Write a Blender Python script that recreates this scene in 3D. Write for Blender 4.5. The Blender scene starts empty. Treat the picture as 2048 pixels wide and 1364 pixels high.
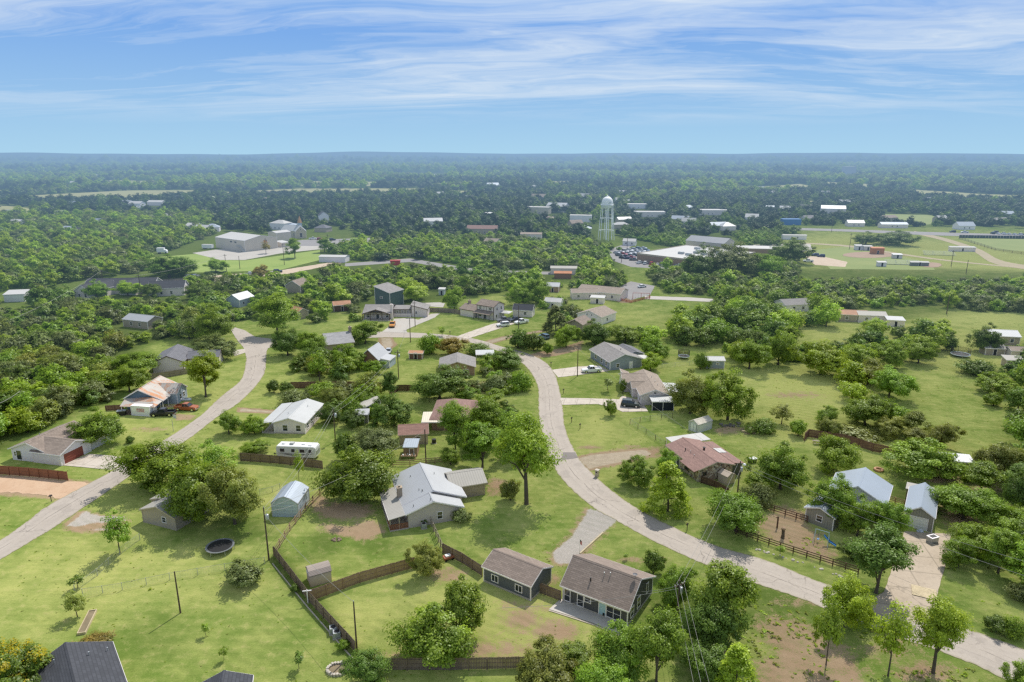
import bpy, math, random
import numpy as np
from mathutils import Vector, Matrix
random.seed(7)
RNG = np.random.default_rng(11)
SC = bpy.context.scene
COL = SC.collection
# ---------------------------------------------------------------- survey: the drone photo solved as a pinhole camera over flat ground
CAM_H = 60.0; FOC = 1365.0; PCX = 1024.0; PCY = 682.0; HOR = 308.0
PITCH = math.atan((PCY - HOR) / FOC); CP = math.cos(PITCH); SP = math.sin(PITCH)
def G(px, py, z=0.0):
    """survey point: where the sight line through a pixel of the photo meets height z"""
    u = (px - PCX) / FOC; v = (py - PCY) / FOC
    t = (z - CAM_H) / (-SP - v * CP)
    return (u * t, (CP - v * SP) * t)
def PX(x, y, z=0.0):
    dz = z - CAM_H
    d = y * CP - dz * SP; up = y * SP + dz * CP
    return PCX + FOC * x / d, PCY - FOC * up / d, d
SUN_AZ = (2.09, 4.0); SUN_EL = math.radians(54)

# ---------------------------------------------------------------- nodes and materials
def nd(t, typ, ins=None, **props):
    n = t.nodes.new(typ)
    for k, v in props.items(): setattr(n, k, v)
    if ins:
        for k, v in ins.items():
            s = n.inputs[k]
            if isinstance(v, bpy.types.NodeSocket): t.links.new(v, s)
            else: s.default_value = v
    return n
def c4(c): return (c[0], c[1], c[2], 1.0)
def math_n(t, op, a, b=0.0, c=0.0, clamp=False):
    n = t.nodes.new('ShaderNodeMath'); n.operation = op; n.use_clamp = clamp
    for i, v in enumerate((a, b, c)):
        if isinstance(v, bpy.types.NodeSocket): t.links.new(v, n.inputs[i])
        else: n.inputs[i].default_value = v
    return n.outputs[0]
def mixc(t, f, a, b, bt='MIX'):
    n = t.nodes.new('ShaderNodeMix'); n.data_type = 'RGBA'; n.blend_type = bt
    for i, v in ((0, f), (6, a), (7, b)):
        if isinstance(v, bpy.types.NodeSocket): t.links.new(v, n.inputs[i])
        elif i == 0: n.inputs[0].default_value = v
        else: n.inputs[i].default_value = c4(v)
    return n.outputs[2]
def ramp(t, f, lo, hi):
    n = nd(t, 'ShaderNodeMapRange', {0: f, 1: lo, 2: hi}); n.clamp = True
    return n.outputs[0]
def noise(t, vec, scale, detail=3.0, rough=.55, dist=0.0):
    return nd(t, 'ShaderNodeTexNoise', {'Vector': vec, 'Scale': scale, 'Detail': detail, 'Roughness': rough, 'Distortion': dist}).outputs[0]
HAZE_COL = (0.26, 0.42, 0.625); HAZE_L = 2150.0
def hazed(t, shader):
    """distance haze painted into each surface as a faint glow: grows with the distance of the place from the street"""
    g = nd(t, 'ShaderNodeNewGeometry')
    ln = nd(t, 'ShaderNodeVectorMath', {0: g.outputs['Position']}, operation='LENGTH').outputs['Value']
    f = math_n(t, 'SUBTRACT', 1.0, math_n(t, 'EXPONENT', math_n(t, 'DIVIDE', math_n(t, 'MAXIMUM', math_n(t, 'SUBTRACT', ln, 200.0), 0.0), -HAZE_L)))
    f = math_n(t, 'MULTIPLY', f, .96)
    e = nd(t, 'ShaderNodeEmission', {'Color': c4(HAZE_COL), 'Strength': 1.0})  # haze colour laid over the material as emitted light
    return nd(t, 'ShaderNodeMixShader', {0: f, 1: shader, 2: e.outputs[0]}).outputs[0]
def newmat(name):
    m = bpy.data.materials.new(name); m.use_nodes = True
    t = m.node_tree; t.nodes.clear()
    m.cycles.emission_sampling = 'NONE'
    return m, t
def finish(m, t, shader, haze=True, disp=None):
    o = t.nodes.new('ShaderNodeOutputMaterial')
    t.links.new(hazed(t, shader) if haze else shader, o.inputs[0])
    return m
MATS = {}
def mat(name, col, rough=.75, var=.16, scale=1.2, pat=None, col2=None, ps=1.0, bump=.0, metal=0.0, spec=.35, stain=.0, coat=0.0):
    """procedural paint / roof / wall material; pat picks a pattern in the object's own axes (x along the ridge)"""
    if name in MATS: return MATS[name]
    m, t = newmat(name)
    tc = nd(t, 'ShaderNodeTexCoord').outputs['Object']
    n1 = noise(t, tc, scale * .35, 4); n2 = noise(t, tc, scale * 6, 3)
    f = math_n(t, 'ADD', math_n(t, 'MULTIPLY', n1, .65), math_n(t, 'MULTIPLY', n2, .35))
    f = ramp(t, f, .3, .7)
    a = tuple(max(0, c * (1 - var)) for c in col); b = tuple(min(1, c * (1 + var)) for c in col)
    base = mixc(t, f, a, b)
    h = None
    if pat:
        sx = nd(t, 'ShaderNodeSeparateXYZ', {0: tc})
        X, Y, Z = sx.outputs
        xy = math_n(t, 'ADD', X, Y)
        if pat in ('shingle', 'brick'):
            v = nd(t, 'ShaderNodeCombineXYZ', {0: X if pat == 'shingle' else xy, 1: math_n(t, 'ADD', Y, math_n(t, 'MULTIPLY', Z, .5)) if pat == 'shingle' else Z, 2: 0.0}).outputs[0]
            d = col2 or tuple(c * .62 for c in col)
            br = nd(t, 'ShaderNodeTexBrick', {'Vector': v, 'Color1': c4(tuple(c * .80 for c in col)), 'Color2': c4(tuple(min(1, c * 1.22) for c in col)), 'Mortar': c4(d), 'Scale': 1.0,
                 'Mortar Size': .035 * ps if pat == 'shingle' else .018, 'Mortar Smooth': .3, 'Bias': 0.0, 'Brick Width': (.75 if pat == 'shingle' else .42) * ps, 'Row Height': (.30 if pat == 'shingle' else .16) * ps})
            base = mixc(t, .72, base, br.outputs[0]); h = br.outputs[1]
        elif pat in ('seam', 'siding', 'batten', 'plank'):
            q = {'seam': X, 'siding': Z, 'batten': xy, 'plank': xy}[pat]
            p = {'seam': .46, 'siding': .20, 'batten': .40, 'plank': .16}[pat] * ps
            fr = math_n(t, 'FRACT', math_n(t, 'DIVIDE', q, p))
            line = ramp(t, math_n(t, 'ABSOLUTE', math_n(t, 'SUBTRACT', fr, .5)), .34, .48)
            base = mixc(t, math_n(t, 'MULTIPLY', line, .55), base, col2 or tuple(c * .55 for c in col)); h = line
        elif pat == 'stone':
            vo = nd(t, 'ShaderNodeTexVoronoi', {'Vector': tc, 'Scale': 2.6 / ps, 'Randomness': 1.0})
            hs = nd(t, 'ShaderNodeSeparateColor', {0: vo.outputs['Color']})
            s1 = mixc(t, hs.outputs[0], (.42, .33, .22), (.20, .11, .075)); s1 = mixc(t, ramp(t, hs.outputs[1], .62, .68), s1, (.55, .47, .36)); s1 = mixc(t, ramp(t, hs.outputs[2], .82, .86), s1, (.10, .085, .08))
            ve = nd(t, 'ShaderNodeTexVoronoi', {'Vector': tc, 'Scale': 2.6 / ps, 'Randomness': 1.0}, feature='DISTANCE_TO_EDGE')
            base = mixc(t, ramp(t, ve.outputs[0], .05, .015), s1, (.45, .41, .34)); h = ve.outputs[0]
        elif pat == 'rust':
            rn = noise(t, nd(t, 'ShaderNodeMapping', {0: tc, 3: (1.4, .35, .6)}).outputs[0], .55, 5, .6)
            fx = math_n(t, 'FRACT', math_n(t, 'DIVIDE', X, .62))
            line = ramp(t, math_n(t, 'ABSOLUTE', math_n(t, 'SUBTRACT', fx, .5)), .32, .48)
            fine = noise(t, tc, 3.0, 4)
            k = ramp(t, math_n(t, 'ADD', rn, math_n(t, 'MULTIPLY', math_n(t, 'SUBTRACT', fine, .5), .45)), .44, .62)
            base = mixc(t, k, base, mixc(t, fine, (.33, .125, .045), (.52, .24, .10)))
            base = mixc(t, math_n(t, 'MULTIPLY', line, .4), base, (.34, .22, .15)); h = line
    if stain:
        sn = noise(t, tc, .8, 6, .65)
        base = mixc(t, math_n(t, 'MULTIPLY', ramp(t, sn, .5, .72), stain), base, tuple(c * .45 for c in col))
    p = nd(t, 'ShaderNodeBsdfPrincipled', {'Base Color': base, 'Roughness': rough, 'Metallic': metal, 'Specular IOR Level': spec, 'Coat Weight': coat, 'Coat Roughness': .12})
    bn = nd(t, 'ShaderNodeBump', {'Strength': .3 if h else .06, 'Distance': .025, 'Height': h or n2})
    t.links.new(bn.outputs[0], p.inputs['Normal'])
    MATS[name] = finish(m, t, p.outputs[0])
    return m

# ---------------------------------------------------------------- mesh building
class MB:
    def __init__(s): s.v = []; s.f = []; s.mi = []; s.cur = 0
    def add(s, vs, fs):
        b = len(s.v); s.v.extend(vs)
        for f in fs: s.f.append(tuple(b + i for i in f)); s.mi.append(s.cur)
        return s
    def box(s, x0, x1, y0, y1, z0, z1):
        return s.add([(x0, y0, z0), (x1, y0, z0), (x1, y1, z0), (x0, y1, z0), (x0, y0, z1), (x1, y0, z1), (x1, y1, z1), (x0, y1, z1)],
                     [(0, 3, 2, 1), (4, 5, 6, 7), (0, 1, 5, 4), (1, 2, 6, 5), (2, 3, 7, 6), (3, 0, 4, 7)])
    def cbox(s, c, d, a=0.0):
        ca, sa = math.cos(a), math.sin(a); hx, hy, hz = d[0] / 2, d[1] / 2, d[2] / 2
        vs = []
        for z in (-hz, hz):
            for x, y in ((-hx, -hy), (hx, -hy), (hx, hy), (-hx, hy)): vs.append((c[0] + x * ca - y * sa, c[1] + x * sa + y * ca, c[2] + z))
        return s.add(vs, [(0, 3, 2, 1), (4, 5, 6, 7), (0, 1, 5, 4), (1, 2, 6, 5), (2, 3, 7, 6), (3, 0, 4, 7)])
    def prism(s, poly, x0, x1, axis='x'):
        """poly of (a,b) extruded along an axis; convex polygons only"""
        n = len(poly)
        def P(x, p): return (x, p[0], p[1]) if axis == 'x' else ((p[0], x, p[1]) if axis == 'y' else (p[0], p[1], x))
        vs = [P(x0, p) for p in poly] + [P(x1, p) for p in poly]
        return s.add(vs, [tuple(range(n - 1, -1, -1)), tuple(range(n, 2 * n))] + [(i, (i + 1) % n, n + (i + 1) % n, n + i) for i in range(n)])
    def tube(s, pts, rad, n=6, cap=True):
        pts = [Vector(p) for p in pts]; rings = []; b = len(s.v)
        if not isinstance(rad, (list, tuple)): rad = [rad] * len(pts)
        for i, p in enumerate(pts):
            d = (pts[min(i + 1, len(pts) - 1)] - pts[max(i - 1, 0)])
            d = d.normalized() if d.length > 1e-9 else Vector((0, 0, 1))
            a = d.cross(Vector((0, 0, 1)) if abs(d.z) < .9 else Vector((1, 0, 0))).normalized(); c = d.cross(a)
            for k in range(n):
                w = 2 * math.pi * k / n
                s.v.append(tuple(p + (a * math.cos(w) + c * math.sin(w)) * rad[i]))
        fs = []
        for i in range(len(pts) - 1):
            for k in range(n): fs.append((b + i * n + k, b + i * n + (k + 1) % n, b + (i + 1) * n + (k + 1) % n, b + (i + 1) * n + k))
        if cap: fs += [tuple(b + k for k in range(n - 1, -1, -1)), tuple(b + (len(pts) - 1) * n + k for k in range(n))]
        for f in fs: s.f.append(f); s.mi.append(s.cur)
        return s
    def lathe(s, prof, n=16, c=(0, 0, 0)):
        b = len(s.v)
        for r, z in prof:
            for k in range(n):
                w = 2 * math.pi * k / n; s.v.append((c[0] + r * math.cos(w), c[1] + r * math.sin(w), c[2] + z))
        for i in range(len(prof) - 1):
            for k in range(n): s.f.append((b + i * n + k, b + i * n + (k + 1) % n, b + (i + 1) * n + (k + 1) % n, b + (i + 1) * n + k)); s.mi.append(s.cur)
        return s
    def loft(s, rings, cap=True):
        b = len(s.v); n = len(rings[0])
        for r in rings: s.v.extend(r)
        for i in range(len(rings) - 1):
            for k in range(n): s.f.append((b + i * n + k, b + i * n + (k + 1) % n, b + (i + 1) * n + (k + 1) % n, b + (i + 1) * n + k)); s.mi.append(s.cur)
        if cap:
            s.f.append(tuple(b + k for k in range(n - 1, -1, -1))); s.mi.append(s.cur)
            s.f.append(tuple(b + (len(rings) - 1) * n + k for k in range(n))); s.mi.append(s.cur)
        return s
    def mesh(s, name, mats, smooth=False):
        me = bpy.data.meshes.new(name); me.from_pydata(s.v, [], s.f)
        if not isinstance(mats, (list, tuple)): mats = [mats]
        for m in mats: me.materials.append(m)
        if len(mats) > 1: me.polygons.foreach_set('material_index', s.mi)
        if smooth: me.polygons.foreach_set('use_smooth', [True] * len(s.f))
        import bmesh
        bm = bmesh.new(); bm.from_mesh(me); bmesh.ops.recalc_face_normals(bm, faces=bm.faces); bm.to_mesh(me); bm.free()
        me.update(); return me
    def build(s, name, mats, parent=None, loc=(0, 0, 0), rz=0.0, smooth=False):
        return link(name, s.mesh(name, mats, smooth), parent, loc, rz)
def link(name, me, parent=None, loc=(0, 0, 0), rz=0.0):
    o = bpy.data.objects.new(name, me); COL.objects.link(o); o.parent = parent
    o.location = loc; o.rotation_euler = (0, 0, rz); return o
LABELS = {}
def tag(o, label, cat, group=None):
    o['label'] = label; o['category'] = cat
    if group: o['group'] = group
    LABELS.setdefault(label, []).append((o.name, group))
    return o
def thing(name, label, cat, loc=(0, 0, 0), rz=0.0, group=None):
    o = bpy.data.objects.new(name, None); COL.objects.link(o); o.empty_display_size = .3
    o.location = loc; o.rotation_euler = (0, 0, rz)
    return tag(o, label, cat, group)
def kids(o): return [c for c in bpy.data.objects if c.parent == o]
def dup(root, loc, rz, label, group=None, children=None):
    r = root.copy(); COL.objects.link(r); r.location = loc; r.rotation_euler = (0, 0, rz)
    r['label'] = label
    if group: r['group'] = group
    elif 'group' in r.keys(): del r['group']
    LABELS.setdefault(label, []).append((r.name, group))
    for ch, sub in (children or tree_of(root)):
        c = ch.copy(); COL.objects.link(c); c.parent = r
        for g, _ in sub:
            d = g.copy(); COL.objects.link(d); d.parent = c
    return r
def tree_of(o): return [(c, tree_of(c)) for c in kids(o)]
# ---------------------------------------------------------------- material library
SH_BROWN = mat('shingle_taupe', (.235, .185, .155), .9, .12, 1.5, 'shingle')
SH_TAN = mat('shingle_weathered_tan', (.30, .245, .20), .92, .16, 1.2, 'shingle', stain=.25)
SH_OLD = mat('shingle_old_brown', (.25, .20, .165), .92, .22, .8, 'shingle', stain=.5)
SH_DARK = mat('shingle_charcoal', (.055, .058, .068), .88, .14, 1.4, 'shingle')
SH_GREY = mat('shingle_grey', (.15, .15, .165), .9, .14, 1.4, 'shingle')
SH_LGREY = mat('shingle_pale_grey', (.25, .235, .225), .9, .14, 1.4, 'shingle')
SH_RED = mat('shingle_maroon', (.255, .158, .135), .9, .13, 1.0, 'shingle')
SH_RBROWN = mat('shingle_red_brown', (.235, .135, .108), .9, .16, 1.2, 'shingle')
MT_GREY = mat('metal_roof_grey', (.37, .38, .395), .55, .08, .7, 'seam', metal=.25, spec=.5)
MT_TAN = mat('metal_roof_galvanised', (.33, .315, .285), .65, .10, .7, 'seam', metal=.1, spec=.25)
MT_WHITE = mat('metal_roof_white', (.46, .465, .46), .6, .07, .7, 'seam', spec=.3, stain=.15)
MT_BLUE = mat('metal_roof_blue_grey', (.32, .365, .42), .55, .07, .7, 'seam', metal=.2, spec=.5)
MT_RUST = mat('metal_roof_rusty', (.40, .38, .35), .6, .12, .8, 'rust', metal=.1)
MT_RUST2 = mat('metal_roof_all_rust', (.40, .20, .11), .7, .3, .8, 'seam', stain=.4)
RF_WHITE = mat('membrane_roof_white', (.46, .45, .435), .7, .06, .2, stain=.12)
RF_WHITED = mat('painted_roof_white', (.46, .45, .43), .8, .1, .5, stain=.25)
RF_MOSS = mat('roof_white_mossy', (.52, .48, .40), .85, .35, 2.0, stain=.45)
W_GREY = mat('siding_slate', (.105, .115, .135), .75, .08, 1, 'siding')
W_CHAR = mat('siding_charcoal', (.085, .085, .09), .75, .08, 1, 'batten')
W_BEIGE = mat('siding_beige', (.50, .44, .395), .75, .06, 1, 'siding')
W_TAN = mat('siding_tan', (.40, .34, .27), .8, .08, 1, 'siding')
W_TANBRICK = mat('brick_tan', (.35, .275, .20), .85, .1, 1, 'brick', col2=(.42, .38, .33))
W_BRICK = mat('brick_brown', (.29, .18, .12), .85, .12, 1, 'brick', col2=(.36, .31, .26))
W_REDBRICK = mat('brick_red_brown', (.25, .135, .095), .85, .12, .5, 'siding', col2=(.30, .20, .15), ps=2)
W_STONE = mat('stone_mixed_rubble', (.40, .32, .24), .85, .1, 1, 'stone')
W_LIME = mat('stone_limestone', (.52, .45, .34), .85, .1, 1, 'brick', col2=(.40, .35, .28), ps=1.6)
W_WHITE = mat('siding_white', (.75, .70, .72), .7, .06, 1, 'siding', col2=(.50, .50, .50))
W_WHITEB = mat('board_white', (.68, .68, .67), .7, .07, 1, 'batten', col2=(.48, .48, .49))
W_CREAM = mat('panel_cream', (.60, .53, .45), .6, .05, .5, 'batten', col2=(.44, .41, .34), ps=2)
W_STUCCO = mat('stucco_pale', (.66, .585, .56), .9, .10, .8)
W_BLUE = mat('siding_blue', (.155, .215, .285), .75, .08, 1, 'siding')
W_LBLUE = mat('siding_pale_blue', (.40, .46, .52), .75, .06, 1, 'siding')
W_BGREY = mat('siding_blue_grey', (.27, .305, .34), .75, .08, 1, 'batten')
W_TEAL = mat('siding_dark_teal', (.085, .125, .13), .75, .08, 1, 'siding')
W_GRN = mat('siding_grey_tan', (.285, .27, .235), .8, .08, 1, 'batten')
W_MET = mat('metal_wall_blue', (.46, .53, .585), .5, .05, .7, 'siding', ps=3.0, metal=.15)
TRIM = mat('trim_white', (.79, .745, .755), .6, .05)
TRIMG = mat('trim_grey', (.44, .44, .43), .6, .06)
TRIMD = mat('trim_dark_brown', (.09, .055, .04), .7, .1)
TRIMT = mat('trim_tan', (.42, .36, .28), .7, .06)
WOODR = mat('wood_red_stain', (.28, .115, .06), .8, .2, 2, 'plank')
WOODB = mat('wood_brown_board', (.215, .158, .115), .85, .3, 2.5, 'plank')
WOODW = mat('wood_weathered', (.27, .225, .18), .9, .3, 2.5, 'plank')
WOODD = mat('wood_dark_brown', (.10, .058, .042), .85, .3, 2.5, 'plank')
WOODRD = mat('wood_dark_red', (.18, .10, .076), .85, .3, 2.5, 'plank')
WOODC = mat('wood_cedar', (.31, .21, .135), .85, .25, 2.5, 'plank')
WOODP = mat('wood_pale_board', (.52, .43, .28), .85, .2, 2.5, 'plank', ps=1.6)
POLE = mat('pole_timber', (.095, .068, .05), .9, .25, 3)
DOORR = mat('door_red_brown', (.22, .06, .04), .6, .12, 1, 'siding', ps=2.5)
DOORW = mat('door_white', (.72, .72, .70), .55, .05, 1, 'siding', ps=2.6, col2=(.55, .55, .55))
DOORB = mat('door_pale_blue', (.36, .52, .58), .55, .05)
DOORD = mat('door_dark', (.07, .075, .085), .55, .1)
GLASS = mat('window_glass', (.02, .026, .034), .08, .3, 2, spec=.8)
GLASSL = mat('window_glass_blind', (.19, .205, .22), .15, .2, 2, spec=.6)
DARKIN = mat('shaded_opening', (.02, .018, .016), .9, .3)
BLACK = mat('black_plastic', (.018, .018, .02), .5, .2)
GALV = mat('galvanised_steel', (.42, .44, .45), .45, .12, 2, metal=.5)
STEELW = mat('steel_white_paint', (.84, .84, .83), .6, .05, .6, spec=.5, stain=.08)
WHITEP = mat('white_plastic', (.74, .74, .74), .45, .05)
CONC = mat('concrete', (.45, .40, .335), .9, .12, .6, stain=.22)
CONCD = mat('concrete_weathered', (.40, .345, .28), .9, .18, .5, stain=.35)
CONG = CONCG = mat('concrete_patio', (.45, .415, .37), .9, .1, .6, stain=.2)
RUBBER = mat('rubber_black', (.015, .015, .016), .85, .2)
CHROME = mat('bumper_chrome', (.55, .56, .57), .25, .1, metal=.8)
REDP = mat('red_paint', (.42, .04, .03), .5, .1)
ORANGEP = mat('orange_paint', (.55, .20, .05), .55, .12)
BLUEP = mat('blue_plastic', (.04, .16, .38), .45, .1)
ROCK = mat('rock_pale', (.42, .38, .32), .9, .25, 2)
ROCKD = mat('rock_brown', (.22, .16, .115), .9, .3, 2)
YELLOWP = mat('yellow_paint', (.55, .42, .10), .6, .1)
MULCH = mat('mulch_brown', (.20, .16, .10), .95, .25, 3)
BARK = mat('bark_grey_brown', (.10, .082, .066), .95, .3, 3)
WIRE = mat('wire_cable', (.30, .29, .27), .6, .1)
WIREM = mat('wire_mesh', (.24, .25, .24), .6, .15)
# ---------------------------------------------------------------- buildings
class Frame:
    def __init__(s, cx, cy, ang, L, W, sg=1): s.cx, s.cy, s.ang, s.L, s.W, s.s = cx, cy, ang, L, W, sg
def FA(A, B, C, z, L=None, W=None):
    """rectangle from three surveyed corners at height z: AB runs along the ridge, BC across"""
    a, b, c = G(*A, z), G(*B, z), G(*C, z)
    l = math.dist(a, b); u = ((b[0] - a[0]) / l, (b[1] - a[1]) / l)
    w = (c[0] - b[0], c[1] - b[1]); per = w[0] * -u[1] + w[1] * u[0]
    sg = 1 if per > 0 else -1; w = abs(per); v = (-u[1] * sg, u[0] * sg)
    L = L or l; W = W or w
    return Frame(a[0] + u[0] * L / 2 + v[0] * W / 2, a[1] + u[1] * L / 2 + v[1] * W / 2, math.atan2(u[1], u[0]), L, W, sg)
def FC(px, py, L, W, ang, z=0.0, sg=1):
    x, y = G(px, py, z); return Frame(x, y, math.radians(ang), L, W, sg)
def house_root(name, label, cat, fr, group=None):
    E = thing(name, label, cat, (fr.cx, fr.cy, 0), fr.ang, group); E_FR[E.name] = fr; return E
E_FR = {}
def rel(E, fr):
    e = E_FR[E.name]; dx, dy = fr.cx - e.cx, fr.cy - e.cy; c, s = math.cos(-e.ang), math.sin(-e.ang)
    return (dx * c - dy * s, dx * s + dy * c, 0), fr.ang - e.ang
PROF = {'gable': [(-.5, 0), (0, 1), (.5, 0)], 'shed': [(-.5, 0), (.5, 1)], 'flat': [(-.5, 0), (.5, 0)],
        'gambrel': [(-.5, 0), (-.30, .72), (0, 1), (.30, .72), (.5, 0)], 'barn': [(-.5, 0), (-.22, .72), (0, 1), (.22, .72), (.5, 0)]}
def interp(pts, y):
    for (y0, z0), (y1, z1) in zip(pts, pts[1:]):
        if y0 - 1e-6 <= y <= y1 + 1e-6: return z0 + (z1 - z0) * (y - y0) / max(1e-9, y1 - y0)
    return pts[0][1] if y < pts[0][0] else pts[-1][1]
def volume(E, fr, ze, rise, kind='gable', wall=None, roof=None, oh=.4, ohe=.35, off=0.0, trim=None, wins=(), z0=0.0, th=.14, vents=(), hip=.5, cap=True, base=None, wlen=None):
    loc, rz = rel(E, fr); L, W, s = fr.L, fr.W, fr.s
    ztop = None
    if kind == 'hip':
        b = MB(); hx = max(.05, L / 2 - W * hip)
        vs = [(-L/2, -W/2, ze), (L/2, -W/2, ze), (L/2, W/2, ze), (-L/2, W/2, ze), (-L/2, -W/2, ze+.13), (L/2, -W/2, ze+.13), (L/2, W/2, ze+.13), (-L/2, W/2, ze+.13), (-hx, 0, ze+rise), (hx, 0, ze+rise)]
        b.add(vs, [(0, 3, 2, 1), (0, 1, 5, 4), (1, 2, 6, 5), (2, 3, 7, 6), (3, 0, 4, 7), (4, 5, 9, 8), (6, 7, 8, 9), (5, 6, 9), (7, 4, 8)])
        R = b.build('roof', roof, E, loc, rz)
        pts = [(-W/2, ze), (W/2, ze)]
        ztop = lambda x, y: ze + .13 + min(rise - .13, (rise - .13) * min((W/2 - abs(y)) / (W/2), (L/2 - abs(x)) / max(.05, L/2 - hx)))
    else:
        pr = PROF[kind]
        pts = [(s * (y * W + (off if 0 < i < len(pr) - 1 else 0)), ze + z * rise) for i, (y, z) in enumerate(pr)]
        if s < 0: pts = pts[::-1]
        b = MB()
        for (y0, za), (y1, zb) in zip(pts, pts[1:]): b.prism([(y0, za), (y1, zb), (y1, zb + th), (y0, za + th)], -L/2, L/2)
        if kind == 'gable' and cap:
            yr, zr = pts[1]; k0 = (zr - pts[0][1]) / (yr - pts[0][0]); k1 = (pts[2][1] - zr) / (pts[2][0] - yr)
            b.prism([(yr - .22, zr + th - .22 * k0 + .03), (yr, zr + th - .02), (yr, zr + th + .035)], -L/2 - .02, L/2 + .02)
            b.prism([(yr, zr + th - .02), (yr + .22, zr + th + .22 * k1 + .03), (yr, zr + th + .035)], -L/2 - .02, L/2 + .02)
        R = b.build('roof', roof, E, loc, rz)
        ztop = lambda x, y: interp(pts, y) + th
    w, l = W - 2 * oh, L - 2 * ohe
    if wall:
        b = MB()
        top = [(-w/2, interp(pts, -w/2) - .025)] + [(y, z - .025) for y, z in pts if -w/2 + .02 < y < w/2 - .02] + [(w/2, interp(pts, w/2) - .025)]
        b.prism([(-w/2, z0), (w/2, z0)] + top[::-1], -l/2, l/2)
        b.build('wall', wall, E, loc, rz)
        if base:
            b = MB(); b.box(-l/2 - .04, l/2 + .04, -w/2 - .04, w/2 + .04, -.1, .28); b.build('foundation', base, E, loc, rz)
    if trim:
        b = MB()
        if kind == 'hip':
            for y in (-1, 1): b.box(-L/2 - .03, L/2 + .03, y * (W/2 + .015) - .015, y * (W/2 + .015) + .015, ze - .05, ze + .10)
            for x in (-1, 1): b.box(x * (L/2 + .015) - .015, x * (L/2 + .015) + .015, -W/2, W/2, ze - .05, ze + .10)
        else:
            b.box(-L/2, L/2, -W/2 - .04, -W/2 - .002, pts[0][1] - .08, pts[0][1] + th - .02); b.box(-L/2, L/2, W/2 + .002, W/2 + .04, pts[-1][1] - .08, pts[-1][1] + th - .02)
            for x in (-1, 1):
                for (y0, za), (y1, zb) in zip(pts, pts[1:]):
                    xa, xb = sorted((x * (L/2 + .002), x * (L/2 + .04))); b.prism([(y0, za - .08), (y1, zb - .08), (y1, zb + th - .02), (y0, za + th - .02)], xa, xb)
        if wall and kind != 'hip':
            for x in (-1, 1):
                for y in (-1, 1):
                    xx, yy = x * (l/2 - .02), y * (w/2 - .02); b.box(xx - .07, xx + .07, yy - .07, yy + .07, z0 + .02, interp(pts, yy) - .05)
        b.build('trim', trim, E, loc, rz)
    for wn in wins: opening(E, loc, rz, l, w, s, *wn)
    for (x, y, r) in vents:
        y *= s; z = ztop(x, y)
        b = MB(); b.tube([(x, y, z - .1), (x, y, z + .35 + r)], r, 8); b.tube([(x, y, z + .36 + r), (x, y, z + .42 + r)], r * 1.5, 8); b.build('roof_vent', BLACK if r > .06 else GALV, E, loc, rz)
    return ztop, loc, rz, l, w
def opening(E, loc, rz, l, w, s, side, p, z, ww, hh, typ='w', m=None):
    if side in 'fk':
        sg = -s if side == 'f' else s
        o = (p, sg * w / 2); t = (1, 0); n = (0, sg)
    else:
        sg = -1 if side == 'a' else 1
        o = (sg * l / 2, s * p); t = (0, 1); n = (sg, 0)
    a = math.atan2(t[1], t[0])
    def C(du, dn, dz): return (o[0] + t[0] * du + n[0] * dn, o[1] + t[1] * du + n[1] * dn, z + dz)
    fw = .10 if typ != 'g' else .12
    b = MB()
    fm = TRIM
    if typ == 'W': fm = TRIMD
    for dz in (-hh / 2 - fw / 2 + .01, hh / 2 + fw / 2 - .01):
        if typ in 'dg' and dz < 0: continue
        b.cbox(C(0, .02, dz), (ww + 2 * fw, .09, fw), a)
    for du in (-ww / 2 - fw / 2 + .005, ww / 2 + fw / 2 - .005): b.cbox(C(du, .021, 0), (fw, .088, hh), a)
    if typ in 'wW': b.cbox(C(0, .025, 0), (ww, .06, .05), a)
    if typ == '2': b.cbox(C(0, .025, 0), (.07, .07, hh), a)
    nm = {'w': 'window', 'W': 'window', '2': 'window', 'd': 'door', 'g': 'garage_door', 'v': 'gable_vent'}[typ]
    f = b.build(nm, fm, E, loc, rz)
    if typ in 'wW2':
        g = MB()
        if typ == '2': g.cbox(C(-ww / 4, 0, 0), (ww / 2 - .06, .07, hh - .02), a); g.cbox(C(ww / 4, 0, 0), (ww / 2 - .06, .07, hh - .02), a)
        else: g.cbox(C(0, 0, hh / 4), (ww, .06, hh / 2 - .05), a); g.cbox(C(0, 0, -hh / 4), (ww, .05, hh / 2 - .05), a)
        g.build('pane', m or GLASS, f)
    else:
        g = MB(); g.cbox(C(0, -.01, 0), (ww, .07, hh), a)
        if typ == 'g':
            for k in range(1, 4): g.cbox(C(0, .028, -hh / 2 + hh * k / 4), (ww - .05, .02, .04), a)
        g.build('door_panel' if typ in 'dg' else 'louvre', m or DOORW, f)
        if typ == 'd':
            h = MB(); h.cbox(C(ww * .38, .05, -.05), (.06, .07, .06), a); h.build('handle', CHROME, f)
    return f
def chimney(E, loc, rz, x, y, zb, zt, w, m, capm=None):
    b = MB(); b.box(x - w/2, x + w/2, y - w/2, y + w/2, zb, zt); o = b.build('chimney', m, E, loc, rz)
    b = MB(); b.box(x - w/2 - .07, x + w/2 + .07, y - w/2 - .07, y + w/2 + .07, zt, zt + .12); b.box(x - .16, x + .16, y - .16, y + .16, zt + .12, zt + .42); b.build('chimney_cap', capm or m, o)
    return o
def posts(E, loc, rz, pts, h, m, w=.12, z0=0.0):
    for x, y in pts:
        b = MB(); b.box(x - w/2, x + w/2, y - w/2, y + w/2, z0, h); b.build('post', m, E, loc, rz)
def part(E, name, b, m, loc=(0, 0, 0), rz=0.0, smooth=False): return b.build(name, m, E, loc, rz, smooth)
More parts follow.
